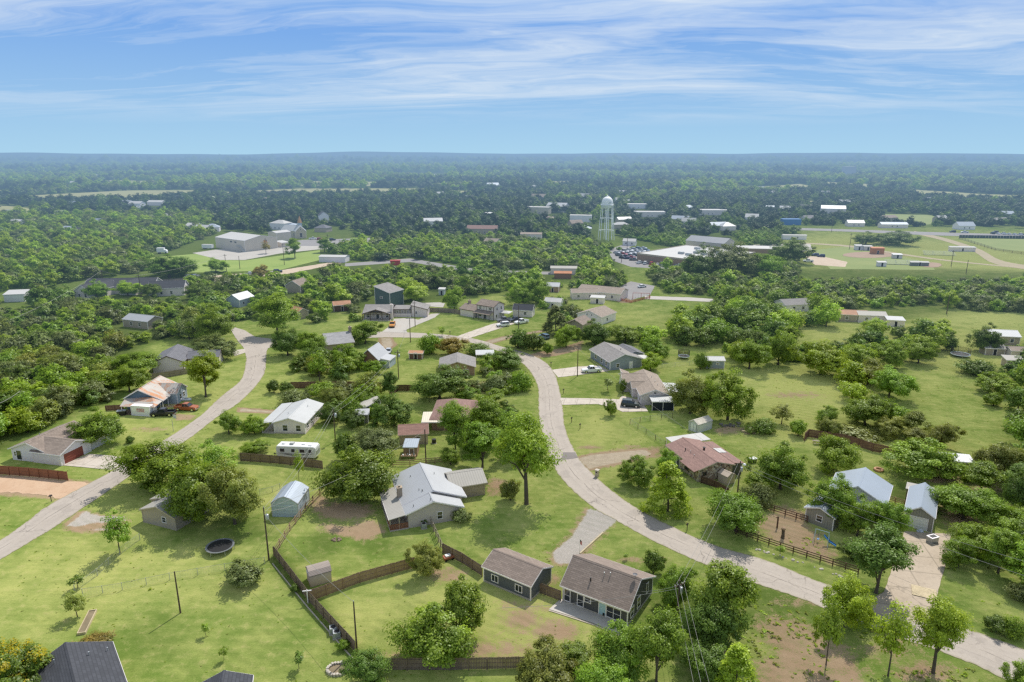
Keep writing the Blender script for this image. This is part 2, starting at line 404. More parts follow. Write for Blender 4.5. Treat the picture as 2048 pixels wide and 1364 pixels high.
def railing(E, loc, rz, p0, p1, z, h, m, name='railing'):
    b = MB(); a = math.atan2(p1[1] - p0[1], p1[0] - p0[0]); d = math.dist(p0, p1); n = max(2, int(d / .22))
    mx, my = (p0[0] + p1[0]) / 2, (p0[1] + p1[1]) / 2
    b.cbox((mx, my, z + h), (d, .1, .07), a); b.cbox((mx, my, z + .15), (d, .07, .07), a)
    for i in range(n + 1): b.cbox((p0[0] + (p1[0] - p0[0]) * i / n, p0[1] + (p1[1] - p0[1]) * i / n, z + h / 2), (.13, .05, h - .08), a)
    return b.build(name, m, E, loc, rz)
# ---------------------------------------------------------------- fences, poles, wires
def solve_h(x, y, ty):
    lo, hi = 0.0, 60.0
    for _ in range(50):
        m = (lo + hi) / 2
        if PX(x, y, m)[1] > ty: lo = m
        else: hi = m
    return lo
def fence(name, label, pts, h=1.8, kind='privacy', m=None, group=None, cat='fence', pm=None, pitch=.19, gap=2.4, world=False):
    W = list(pts) if world else [G(*p) for p in pts]
    E = thing(name, label, cat, (W[0][0], W[0][1], 0), 0, group)
    Wl = [(x - W[0][0], y - W[0][1]) for x, y in W]
    rnd = random.Random(len(label) * 7 + len(pts)); nposts = 0
    for (x0, y0), (x1, y1) in zip(Wl, Wl[1:]):
        d = math.dist((x0, y0), (x1, y1)); a = math.atan2(y1 - y0, x1 - x0); ux, uy = math.cos(a), math.sin(a); nx, ny = -uy, ux
        np_ = max(1, int(round(d / gap)))
        for i in range(np_ + (1 if (x1, y1) == Wl[-1] else 0)):
            if nposts > 95: break
            q = d * i / np_; nposts += 1
            b = MB(); r = {'privacy': .05, 'rail': .075, 'wire': .04, 'picket': .05}[kind]; hh = h + (.06 if kind != 'privacy' else -.05)
            o = -.09 if kind in ('privacy', 'picket') else 0
            b.cbox((0, 0, hh / 2), (2 * r, 2 * r, hh), a); b.build('post', pm or m, E, (x0 + ux * q + nx * o, y0 + uy * q + ny * o, 0))
        if kind in ('privacy', 'picket'):
            b = MB(); n = max(1, int(d / pitch)); p = d / n; lean = 0
            for i in range(n):
                q = p * (i + .5); hh = h * (1 + rnd.uniform(-.025, .02)); o = rnd.uniform(-.008, .008)
                b.cbox((x0 + ux * q + nx * o, y0 + uy * q + ny * o, hh / 2 + .03), (p * (.93 if kind == 'privacy' else .5), .022, hh), a)
            b.build('picket_panel', m, E)
            b = MB()
            for z in ((.35, h * .55, h - .2) if h > 1.4 else (.3, h - .2)): b.cbox(((x0 + x1) / 2 + nx * -.05, (y0 + y1) / 2 + ny * -.05, z), (d, .05, .09), a)
            b.build('rail', pm or m, E)
        elif kind == 'rail':
            b = MB()
            for z in (h * .3, h * .62, h * .95): b.cbox(((x0 + x1) / 2 + nx * .08, (y0 + y1) / 2 + ny * .08, z), (d, .04, .14), a)
            b.build('rail', m, E)
        else:
            b = MB(); k = 6
            b.tube([(x0, y0, h), (x1, y1, h)], .022, 4)
            for i in range(k): b.tube([(x0, y0, h * i / k + .06), (x1, y1, h * i / k + .06)], .006, 3)
            for i in range(int(d / .35)): q = i * .35; b.tube([(x0 + ux * q, y0 + uy * q, .05), (x0 + ux * q, y0 + uy * q, h)], .005, 3)
            b.build('wire_mesh', m, E)
    return E
POLES = {}
def pole(key, label, base, ty=None, h=None, arm=0, arm_ang=0, transformer=False, lamp=False, r=.14, m=None, name='utility_pole', group=None, ins=True):
    x, y = G(*base); h = h or solve_h(x, y, ty)
    E = thing(name, label, 'pole', (x, y, 0), math.radians(arm_ang), group)
    b = MB(); b.tube([(0, 0, -.2), (0, 0, h * .5), (0, 0, h)], [r, r * .85, r * .68], 8); part(E, 'shaft', b, m or POLE)
    if arm:
        b = MB(); b.box(-arm / 2, arm / 2, -.14, -.02, h - .75, h - .6); part(E, 'crossarm', b, POLE)
        for q in (-.46, -.2, .2, .46):
            b = MB(); b.tube([(q * arm, -.08, h - .6), (q * arm, -.08, h - .4)], .045, 6); part(E, 'insulator', b, GALV)
    elif ins:
        b = MB(); b.tube([(0, 0, h), (0, 0, h + .22)], .05, 6); part(E, 'insulator', b, GALV)
    if transformer:
        b = MB(); b.lathe([(0, -.45), (.24, -.45), (.26, -.4), (.26, .35), (.2, .42), (0, .44)], 12, (.38, .05, h - 1.6)); b.tube([(.38, .05, h - 1.2), (.38, .05, h - .95)], .04, 5); part(E, 'transformer', b, GALV, smooth=True)
    if lamp:
        b = MB(); b.tube([(0, 0, h - .5), (0, -.6, h - .15), (0, -1.0, h - .1)], .035, 5); part(E, 'lamp_arm', b, GALV)
        b = MB(); b.lathe([(0, .22), (.16, .2), (.28, .05), (.26, -.12), (0, -.2)], 12, (0, -1.1, h - .12)); part(E, 'lamp_head', b, WHITEP, smooth=True)
    POLES[key] = (x, y, h); return E
def wire(label, a, b, sag=.6, da=0.0, db=0.0, off=(0, 0), r=.022, group=None, m=None):
    def P(k, dz): return Vector((POLES[k][0] + off[0], POLES[k][1] + off[1], POLES[k][2] + dz)) if isinstance(k, str) else Vector(k)
    p, q = P(a, da), P(b, db)
    pts = []
    for i in range(15):
        t = i / 14; v = p.lerp(q, t); v.z -= sag * 4 * t * (1 - t); pts.append(tuple(v - p))
    bld = MB(); bld.tube(pts, r, 4)
    o = bld.build('overhead_wire', m or WIRE, None, tuple(p)); tag(o, label, 'wire', group); return o
# ---------------------------------------------------------------- vehicles
PAINTS = {}
def paint(name, col, rough=.35):
    if name not in PAINTS: PAINTS[name] = mat('car_paint_' + name, col, rough, .06, .8, spec=.5, coat=.4)
    return PAINTS[name]
TAIL = mat('tail_light_red', (.30, .02, .02), .3, .1)
HEADL = mat('head_light_clear', (.55, .58, .60), .2, .1)
def ring(x, zb, zm, zt, hb, hm, ht): return [(x, -hb, zb), (x, -hm, zm), (x, -ht, zt), (x, ht, zt), (x, hm, zm), (x, hb, zb)]
CARK = {  # body stations (x, zbelt, ztop, halfwidth), greenhouse (rear base, rear top, front top, front base, z roof), wheelbase x, wheel radius
 'sedan': dict(L=4.7, body=[(-2.3, .62, .86, .78), (-2.1, .6, 1.0, .86), (-1.2, .6, 1.03, .9), (.9, .6, 1.0, .9), (1.9, .58, .88, .86), (2.32, .5, .68, .72)], gh=(-1.75, -1.05, .35, 1.15, 1.0, 1.45), wx=(-1.4, 1.4), wr=.33),
 'suv': dict(L=4.7, body=[(-2.3, .7, 1.0, .82), (-2.2, .7, 1.12, .9), (-1.2, .7, 1.15, .94), (.9, .7, 1.12, .94), (1.9, .68, 1.05, .9), (2.32, .6, .82, .78)], gh=(-2.2, -2.0, .25, .95, 1.12, 1.78), wx=(-1.4, 1.45), wr=.38),
 'pickup': dict(L=5.7, body=[(-2.8, .7, .84, .9), (-2.7, .7, .86, .95), (-.85, .7, .86, .97), (-.8, .75, 1.17, .97), (1.0, .75, 1.16, .97), (2.3, .72, 1.1, .94), (2.8, .62, .9, .84)], gh=(-.8, -.65, .55, 1.15, 1.16, 1.82), wx=(-1.75, 1.85), wr=.4),
 'utility': dict(L=5.2, body=[(-2.5, .7, .9, .9), (-.3, .7, .9, .95), (-.25, .8, 1.3, .97), (1.1, .8, 1.28, .97), (2.0, .75, 1.2, .95), (2.55, .62, 1.0, .88)], gh=(-.25, -.15, .8, 1.3, 1.28, 1.95), wx=(-1.6, 1.7), wr=.42),
}
def vehicle(name, label, cat, kind, c, f, pm, group=None, lite=False, ang=None, glass=None):
    """c = ground pixel under the middle, f = another ground pixel towards its nose"""
    x, y = G(*c)
    if ang is None: q = G(*f); ang = math.atan2(q[1] - y, q[0] - x)
    else: ang = math.radians(ang)
    k = CARK[kind]; E = thing(name, label, cat, (x, y, 0), ang, group)
    g = k['gh']; hw = k['body'][2][3]
    b = MB(); b.loft([ring(X, .30 if i not in (0, len(k['body']) - 1) else .42, zm, zt, w - .07, w, w - .09) for i, (X, zm, zt, w) in enumerate(k['body'])])
    hr = hw - .24; hb2 = hw - .1
    # roof panel and pillars
    b.loft([[(X, -w_, z0), (X, -w_ + .06, z0 + .06), (X, w_ - .06, z0 + .06), (X, w_, z0)] for X, w_, z0 in ((g[1] - .05, hr - .02, g[5] - .05), (g[1] + .15, hr + .015, g[5] - .015), (g[2] - .2, hr + .015, g[5] - .015), (g[2] + .03, hr - .02, g[5] - .05))])
    for sgn in (-1, 1):
        for (xb, xt) in ((g[0] + .04, g[1] + .04), (g[3] - .04, g[2] - .02), ((g[0] + g[3]) / 2 - .05, (g[1] + g[2]) / 2)): b.tube([(xb, sgn * (hb2 + .005), g[4] - .02), (xt, sgn * (hr + .01), g[5] - .03)], .05, 4)
    if kind in ('pickup', 'utility'):
        xr, xf = k['body'][0][0], k['gh'][0] - .05; zt = 1.2 if kind == 'pickup' else 1.45
        for sgn in (-1, 1): b.box(xr + .03, xf, min(sgn * (hw - .01), sgn * (hw - .13)), max(sgn * (hw - .01), sgn * (hw - .13)), .8, zt)
        b.box(xr, xr + .08, -hw + .1, hw - .1, .78, zt - .02); b.box(xf - .06, xf, -hw + .1, hw - .1, .8, zt + .05)
    part(E, 'body', b, pm)
    if lite:
        b = MB(); b.loft([[(g[0], -hb2, g[4] - .02), (g[1], -hr, g[5]), (g[1], hr, g[5]), (g[0], hb2, g[4] - .02)], [(g[3], -hb2, g[4] - .02), (g[2], -hr, g[5]), (g[2], hr, g[5]), (g[3], hb2, g[4] - .02)]]); part(E, 'window', b, glass or GLASS)
        b = MB()
        for X in k['wx']:
            for sgn in (-1, 1): b.tube([(X, sgn * (hw - .2), k['wr']), (X, sgn * (hw + .01), k['wr'])], k['wr'], 10)
        part(E, 'wheel', b, RUBBER); return E
    b = MB(); b.loft([[(g[0], -hb2 + .03, g[4] - .02), (g[1], -hr + .03, g[5] - .03), (g[1], hr - .03, g[5] - .03), (g[0], hb2 - .03, g[4] - .02)], [(g[3], -hb2 + .03, g[4] - .02), (g[2], -hr + .03, g[5] - .03), (g[2], hr - .03, g[5] - .03), (g[3], hb2 - .03, g[4] - .02)]]); part(E, 'cabin_glass', b, GLASS)
    for (xa, xta, nm) in ((g[3], g[2], 'windshield'), (g[0], g[1], 'rear_window')):
        d = .012 if nm == 'windshield' else -.012
        b = MB(); b.add([(xa + d, -hb2 + .12, g[4] + .03), (xa + d, hb2 - .12, g[4] + .03), (xta + d, hr - .1, g[5] - .07), (xta + d, -hr + .1, g[5] - .07)], [(0, 1, 2, 3)]); part(E, nm, b, glass or GLASS)
    for X in k['wx']:
        for sgn in (-1, 1):
            b = MB(); b.tube([(0, -.12, 0), (0, .12, 0)], k['wr'], 16); wo = part(E, 'wheel', b, RUBBER, (X, sgn * (hw - .1), k['wr']))
            b = MB(); b.tube([(0, sgn * .11, 0), (0, sgn * .135, 0)], k['wr'] * .6, 12); part(wo, 'rim', b, CHROME)
    xf, xr = k['body'][-1][0], k['body'][0][0]; wf = k['body'][-1][3]
    for sgn in (-1, 1):
        b = MB(); b.cbox((xf - .03, sgn * (wf - .14), k['body'][-1][2] - .09), (.1, .3, .14)); part(E, 'headlight', b, HEADL)
        b = MB(); b.cbox((xr - .0, sgn * (k['body'][0][3] - .1), k['body'][0][2] - .02), (.07, .14, .24)); part(E, 'tail_light', b, TAIL)
    for X, sg2 in ((xf, 1), (xr, -1)):
        b = MB(); b.cbox((X + sg2 * .02, 0, .5), (.16, hw * 1.75, .16)); part(E, 'bumper', b, CHROME if kind == 'pickup' else BLACK)
    return E
# ---------------------------------------------------------------- ground sheet with painted cover (bare soil, dry grass, shade-grown floor)
def ell(cx, cy, rx, ry, n=18): return [(cx + rx * math.cos(2 * math.pi * k / n), cy + ry * math.sin(2 * math.pi * k / n)) for k in range(n)]
PAINT = [
 (3, 1.0, [(1180, 1016), (1215, 1028), (1234, 1041), (1200, 1070), (1160, 1108), (1150, 1128), (1112, 1126), (1105, 1106), (1145, 1072)], .7), (0, .55, [(1170, 1010), (1240, 1040), (1200, 1080), (1160, 1135), (1100, 1135), (1092, 1105), (1135, 1070)], 1.2),
 (0, 1.25, [(1150, 916), (1180, 908), (1240, 902), (1290, 897), (1310, 908), (1290, 916), (1250, 925), (1205, 934), (1176, 941)], .8), (0, .55, [(1148, 912), (1240, 896), (1330, 892), (1330, 905), (1280, 922), (1180, 945)], 1.5),
 (0, 1.2, [(476, 815), (510, 818), (556, 821), (548, 827), (476, 824)], .6), (0, 1.2, [(758, 676), (784, 675), (790, 690), (778, 700), (762, 694)], .8), (0, 1.1, [(964, 684), (1010, 672), (1060, 664), (1090, 659), (1090, 663), (1040, 671), (985, 687)], .8),
 (3, .9, [(150, 1040), (170, 1020), (200, 1032), (246, 1033), (256, 1040), (215, 1046), (180, 1047), (160, 1053), (130, 1054)], .8), (3, .7, [(180, 1056), (246, 1054), (228, 1066), (176, 1060)], .6), (0, .7, [(40, 948), (184, 962), (188, 972), (126, 1006), (90, 997), (-40, 990), (-40, 948)], 1.2),
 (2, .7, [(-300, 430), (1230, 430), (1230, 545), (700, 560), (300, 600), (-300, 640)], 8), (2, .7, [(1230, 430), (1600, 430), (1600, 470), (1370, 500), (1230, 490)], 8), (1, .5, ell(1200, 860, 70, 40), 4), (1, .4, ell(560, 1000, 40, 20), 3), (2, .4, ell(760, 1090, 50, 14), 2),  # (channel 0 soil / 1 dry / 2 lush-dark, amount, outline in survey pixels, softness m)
 (0, .85, [(640, 1048), (700, 1052), (740, 1040), (760, 1050), (770, 1066), (730, 1080), (690, 1072), (650, 1062)], 1.6), (0, .75, ell(690, 1022, 60, 18), 2), (0, .55, ell(640, 1010, 26, 22), 1.5),
 (0, .78, ell(1110, 1262, 46, 22), 2.2), (0, .68, ell(1045, 1240, 40, 26), 2.5), (0, .46, ell(1060, 1215, 60, 14), 2), (0, .6, ell(985, 1300, 90, 22), 2.5), (0, .5, ell(900, 1150, 42, 20), 1.6), (0, .6, ell(865, 1145, 20, 10), 1),
 (0, .5, ell(1015, 1212, 20, 12), 1.2), (1, .55, [(650, 1215), (820, 1150), (960, 1160), (1180, 1215), (1170, 1310), (740, 1310)], 4), (0, .42, ell(790, 1305, 40, 12), 1.5),
 (0, .56, [(1500, 1250), (1530, 1225), (1600, 1235), (1640, 1262), (1700, 1290), (1740, 1350), (1720, 1400), (1520, 1400), (1500, 1330), (1540, 1300)], 1.8), (0, .6, ell(1452, 1245, 14, 12), 1), (0, .6, ell(1455, 1300, 24, 18), 1.2), (0, .7, ell(1850, 1345, 60, 22), 2), (0, .55, ell(1600, 1205, 60, 10), 1.5),
 (0, .45, ell(1780, 1300, 70, 30), 2.5), (0, .62, [(1500, 1040), (1570, 1005), (1625, 1050), (1680, 1110), (1660, 1130), (1540, 1085)], 2.2), (0, .7, ell(1580, 1035, 38, 18), 1.6), (0, .72, [(1880, 1010), (1960, 1000), (1960, 1060), (1900, 1065)], 2), (0, .6, ell(1885, 958, 40, 10), 1.5), (0, .55, ell(1985, 970, 50, 20), 2.5),
 (0, .5, ell(1590, 790, 60, 8), 3), (0, .35, ell(1640, 800, 30, 6), 3), (1, .75, [(1480, 760), (1700, 720), (1760, 760), (1690, 850), (1600, 870), (1500, 800)], 8), (1, .5, [(1790, 700), (2000, 700), (2010, 870), (1800, 870)], 10), (1, .5, [(1500, 640), (2048, 560), (2048, 680), (1700, 700)], 10),
 (0, .6, ell(1180, 895, 26, 5), 1.2), (0, .55, ell(1262, 893, 24, 4), 1), (0, .55, ell(1280, 912, 50, 6), 1), (0, .5, [(975, 955), (1000, 955), (1010, 985), (985, 995), (968, 985)], 1), (0, .7, ell(1000, 968, 20, 10), 1), (0, .6, ell(1258, 1120, 26, 7), 1), (0, .6, ell(1310, 1122, 26, 8), 1), (0, .62, [(1115, 1120), (1160, 1075), (1190, 1040), (1205, 1045), (1165, 1110), (1140, 1135)], .8), (0, .6, ell(1108, 1160, 12, 14), 1),
 (0, .75, [(165, 1018), (205, 1030), (245, 1030), (262, 1040), (235, 1064), (150, 1066), (118, 1052)], 1), (1, .5, ell(250, 865, 50, 10), 2.5), (0, .45, ell(300, 858, 40, 6), 1.2), (0, .6, [(345, 826), (395, 830), (388, 840), (350, 842)], .9), (0, .5, ell(360, 812, 40, 5), 1),
 (0, .9, [(1058, 710), (1075, 704), (1110, 700), (1165, 682), (1160, 700), (1110, 712), (1070, 716)], 1.2), (0, .8, [(760, 678), (782, 676), (795, 690), (780, 700), (755, 696)], 1.2), (0, .6, [(1470, 855), (1530, 850), (1540, 868), (1490, 870)], 1), (0, .55, ell(1455, 860, 30, 10), 1.5), (0, .5, ell(950, 775, 30, 12), 2), (0, .35, ell(985, 770, 50, 12), 2), (0, .7, ell(1250, 600, 20, 6), 2),
 (2, .9, [(1795, 965), (1830, 985), (1812, 1008), (1788, 1000), (1775, 985)], 1.2), (2, .55, ell(650, 1085, 30, 22), 2), (2, .4, ell(620, 1115, 30, 14), 2), (2, .6, [(555, 1090), (720, 1310), (700, 1318), (535, 1125)], .8), (2, .55, ell(440, 1060, 110, 30), 2), (2, .5, ell(1390, 1240, 90, 60), 3), (2, .4, ell(300, 1280, 50, 30), 4), (2, .35, ell(330, 1240, 20, 12), 2),
 (2, .45, [(1440, 1180), (1520, 1160), (1640, 1215), (1700, 1255), (1600, 1235), (1480, 1240)], 2), (1, .5, [(0, 1130), (200, 1060), (420, 1150), (200, 1230), (0, 1260)], 8), (1, .4, ell(300, 1190, 160, 20), 5), (1, .45, ell(1850, 880, 120, 40), 6), (1, .6, ell(1200, 860, 60, 30), 5),
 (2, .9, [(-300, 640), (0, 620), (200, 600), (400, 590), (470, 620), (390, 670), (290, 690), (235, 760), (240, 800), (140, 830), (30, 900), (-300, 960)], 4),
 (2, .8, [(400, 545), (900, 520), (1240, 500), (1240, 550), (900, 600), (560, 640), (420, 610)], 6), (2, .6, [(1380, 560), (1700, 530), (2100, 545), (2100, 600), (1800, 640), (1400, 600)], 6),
 (0, .85, [(1660, 506), (1790, 505), (1800, 514), (1740, 517), (1680, 514)], 4), (0, .7, [(1850, 526), (1880, 527), (1880, 534), (1850, 534)], 4), (0, .6, [(1865, 494), (1950, 496), (1950, 500), (1870, 500)], 4), (0, .5, [(1620, 520), (1690, 525), (1690, 535), (1640, 532)], 4),
 (1, .8, [(1600, 470), (2100, 480), (2100, 555), (1640, 540)], 10),
]
def poly_sd(P, poly):
    """signed distance (inside positive) of points to a polygon"""
    px, py = P[:, 0], P[:, 1]; n = len(poly); d = np.full(len(P), 1e9); ins = np.zeros(len(P), bool)
    for i in range(n):
        x0, y0 = poly[i]; x1, y1 = poly[(i + 1) % n]
        ex, ey = x1 - x0, y1 - y0; L2 = ex * ex + ey * ey + 1e-12
        t = np.clip(((px - x0) * ex + (py - y0) * ey) / L2, 0, 1)
        d = np.minimum(d, np.hypot(px - x0 - t * ex, py - y0 - t * ey))
        c = ((y0 > py) != (y1 > py)) & (px < ex * (py - y0) / (ey + 1e-12) + x0); ins ^= c
    return np.where(ins, d, -d)
def world_poly(px): return [G(max(-600, x), y) for x, y in px]
def axis(lo, hi, step, far_lo, far_hi, g=1.16):
    a = list(np.arange(lo, hi + 1e-6, step)); s = step
    while a[-1] < far_hi: s *= g; a.append(a[-1] + s)
    s = step
    while a[0] > far_lo: s *= g; a.insert(0, a[0] - s)
    return np.array(a)
def make_ground():
    xs = axis(-125, 150, .75, -60000, 60000); ys = axis(58, 300, .75, -400, 90000)
    X, Y = np.meshgrid(xs, ys); nx, ny = len(xs), len(ys)
    P = np.stack([X.ravel(), Y.ravel()], 1)
    cov = np.zeros((len(P), 4), np.float32)
    for ch, amt, px, soft in PAINT:
        wp = world_poly(px); a = np.array(wp); m = soft + 2
        sel = (P[:, 0] > a[:, 0].min() - m) & (P[:, 0] < a[:, 0].max() + m) & (P[:, 1] > a[:, 1].min() - m) & (P[:, 1] < a[:, 1].max() + m)
        if not sel.any(): continue
        sd = poly_sd(P[sel], wp); w = np.clip((sd + soft) / (2 * soft), 0, 1) * amt
        cov[sel, ch] = np.maximum(cov[sel, ch], w)
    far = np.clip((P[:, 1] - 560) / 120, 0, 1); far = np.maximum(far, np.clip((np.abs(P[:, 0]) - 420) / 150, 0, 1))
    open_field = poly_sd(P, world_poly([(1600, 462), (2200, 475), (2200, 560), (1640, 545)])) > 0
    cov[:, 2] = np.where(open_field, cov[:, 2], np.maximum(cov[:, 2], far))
    idx = np.arange(nx * ny).reshape(ny, nx)
    F = np.stack([idx[:-1, :-1], idx[:-1, 1:], idx[1:, 1:], idx[1:, :-1]], -1).reshape(-1, 4)
    me = bpy.data.meshes.new('ground'); me.vertices.add(len(P)); me.loops.add(F.size); me.polygons.add(len(F))
    me.vertices.foreach_set('co', np.concatenate([P, np.zeros((len(P), 1))], 1).astype(np.float32).ravel())
    me.loops.foreach_set('vertex_index', F.ravel().astype(np.int32)); me.polygons.foreach_set('loop_start', (np.arange(len(F)) * 4).astype(np.int32))
    at = me.color_attributes.new('cover', 'FLOAT_COLOR', 'POINT'); at.data.foreach_set('color', cov.ravel())
    me.update(); me.validate()
    m, t = newmat('ground_cover')
    gp = nd(t, 'ShaderNodeNewGeometry').outputs['Position']
    c = nd(t, 'ShaderNodeSeparateColor', {0: nd(t, 'ShaderNodeVertexColor', layer_name='cover').outputs[0]}).outputs
    nb = noise(t, gp, .022, 4); nm = noise(t, gp, .17, 5, .6); nc = noise(t, gp, .75, 4, .6); nf = noise(t, gp, 4.5, 3, .7); nl = noise(t, nd(t, 'ShaderNodeMapping', {0: gp, 2: (0, 0, .6), 3: (.25, 2.2, 1)}).outputs[0], .5, 3)
    dry = math_n(t, 'ADD', math_n(t, 'MULTIPLY', nb, .8), math_n(t, 'ADD', math_n(t, 'MULTIPLY', nm, .95), math_n(t, 'MULTIPLY', nl, .35)))
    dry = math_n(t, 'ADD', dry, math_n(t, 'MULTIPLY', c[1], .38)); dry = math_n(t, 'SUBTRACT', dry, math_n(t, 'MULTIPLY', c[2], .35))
    k = ramp(t, dry, .84, 1.30)
    g = mixc(t, k, (.195, .278, .056), (.460, .475, .150))
    yel = ramp(t, math_n(t, 'ADD', nc, math_n(t, 'MULTIPLY', nf, .5)), .78, .98)
    g = mixc(t, math_n(t, 'MULTIPLY', yel, .6), g, (.48, .43, .18))
    dk = ramp(t, math_n(t, 'ADD', nc, math_n(t, 'MULTIPLY', nf, .6)), .72, .52)
    g = mixc(t, math_n(t, 'MULTIPLY', dk, .35), g, (.135, .195, .036))
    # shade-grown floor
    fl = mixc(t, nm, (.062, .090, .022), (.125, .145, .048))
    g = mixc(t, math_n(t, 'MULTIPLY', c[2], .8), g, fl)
    # soil with ragged edges
    sk = math_n(t, 'ADD', c[0], math_n(t, 'ADD', math_n(t, 'MULTIPLY', math_n(t, 'SUBTRACT', nc, .5), .9), math_n(t, 'MULTIPLY', math_n(t, 'SUBTRACT', nf, .5), .95)))
    soil = mixc(t, nm, (.45, .275, .165), (.58, .44, .31)); soil = mixc(t, math_n(t, 'MULTIPLY', nf, .5), soil, (.28, .19, .12))
    soil = mixc(t, ramp(t, c[0], .86, 1.15), soil, mixc(t, nc, (.52, .40, .29), (.64, .54, .42)))
    g = mixc(t, math_n(t, 'MULTIPLY', ramp(t, sk, .26, .52), .92), g, soil)
    gv = nd(t, 'ShaderNodeVertexColor', layer_name='cover').outputs[1]
    gk = math_n(t, 'ADD', gv, math_n(t, 'ADD', math_n(t, 'MULTIPLY', math_n(t, 'SUBTRACT', nc, .5), .8), math_n(t, 'MULTIPLY', math_n(t, 'SUBTRACT', nf, .5), .7)))
    grav = mixc(t, nf, (.43, .385, .33), (.66, .60, .525)); g = mixc(t, ramp(t, gk, .38, .6), g, grav)
    mow = ramp(t, math_n(t, 'ABSOLUTE', math_n(t, 'SUBTRACT', math_n(t, 'FRACT', math_n(t, 'MULTIPLY', math_n(t, 'ADD', nd(t, 'ShaderNodeSeparateXYZ', {0: nd(t, 'ShaderNodeMapping', {0: gp, 2: (0, 0, .55)}).outputs[0]}).outputs[1], math_n(t, 'MULTIPLY', nb, 9.0)), .62)), .5)), .08, .42)
    g = mixc(t, math_n(t, 'MULTIPLY', math_n(t, 'MULTIPLY', mow, ramp(t, noise(t, gp, .05, 2), .45, .6)), math_n(t, 'SUBTRACT', .16, math_n(t, 'MULTIPLY', c[2], .16))), g, (.10, .15, .03))
    val = math_n(t, 'ADD', .66, math_n(t, 'ADD', math_n(t, 'MULTIPLY', nf, .42), math_n(t, 'MULTIPLY', nc, .26)))
    g = mixc(t, 1.0, g, nd(t, 'ShaderNodeCombineColor', {0: val, 1: val, 2: val}).outputs[0], 'MULTIPLY')
    p = nd(t, 'ShaderNodeBsdfDiffuse', {'Color': g, 'Roughness': 1.0})
    bp = nd(t, 'ShaderNodeBump', {'Strength': .55, 'Distance': .12, 'Height': math_n(t, 'ADD', nf, nc)}); t.links.new(bp.outputs[0], p.inputs['Normal'])
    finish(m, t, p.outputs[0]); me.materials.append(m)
    o = link('ground', me); o['kind'] = 'structure'; return o
GROUND = make_ground()
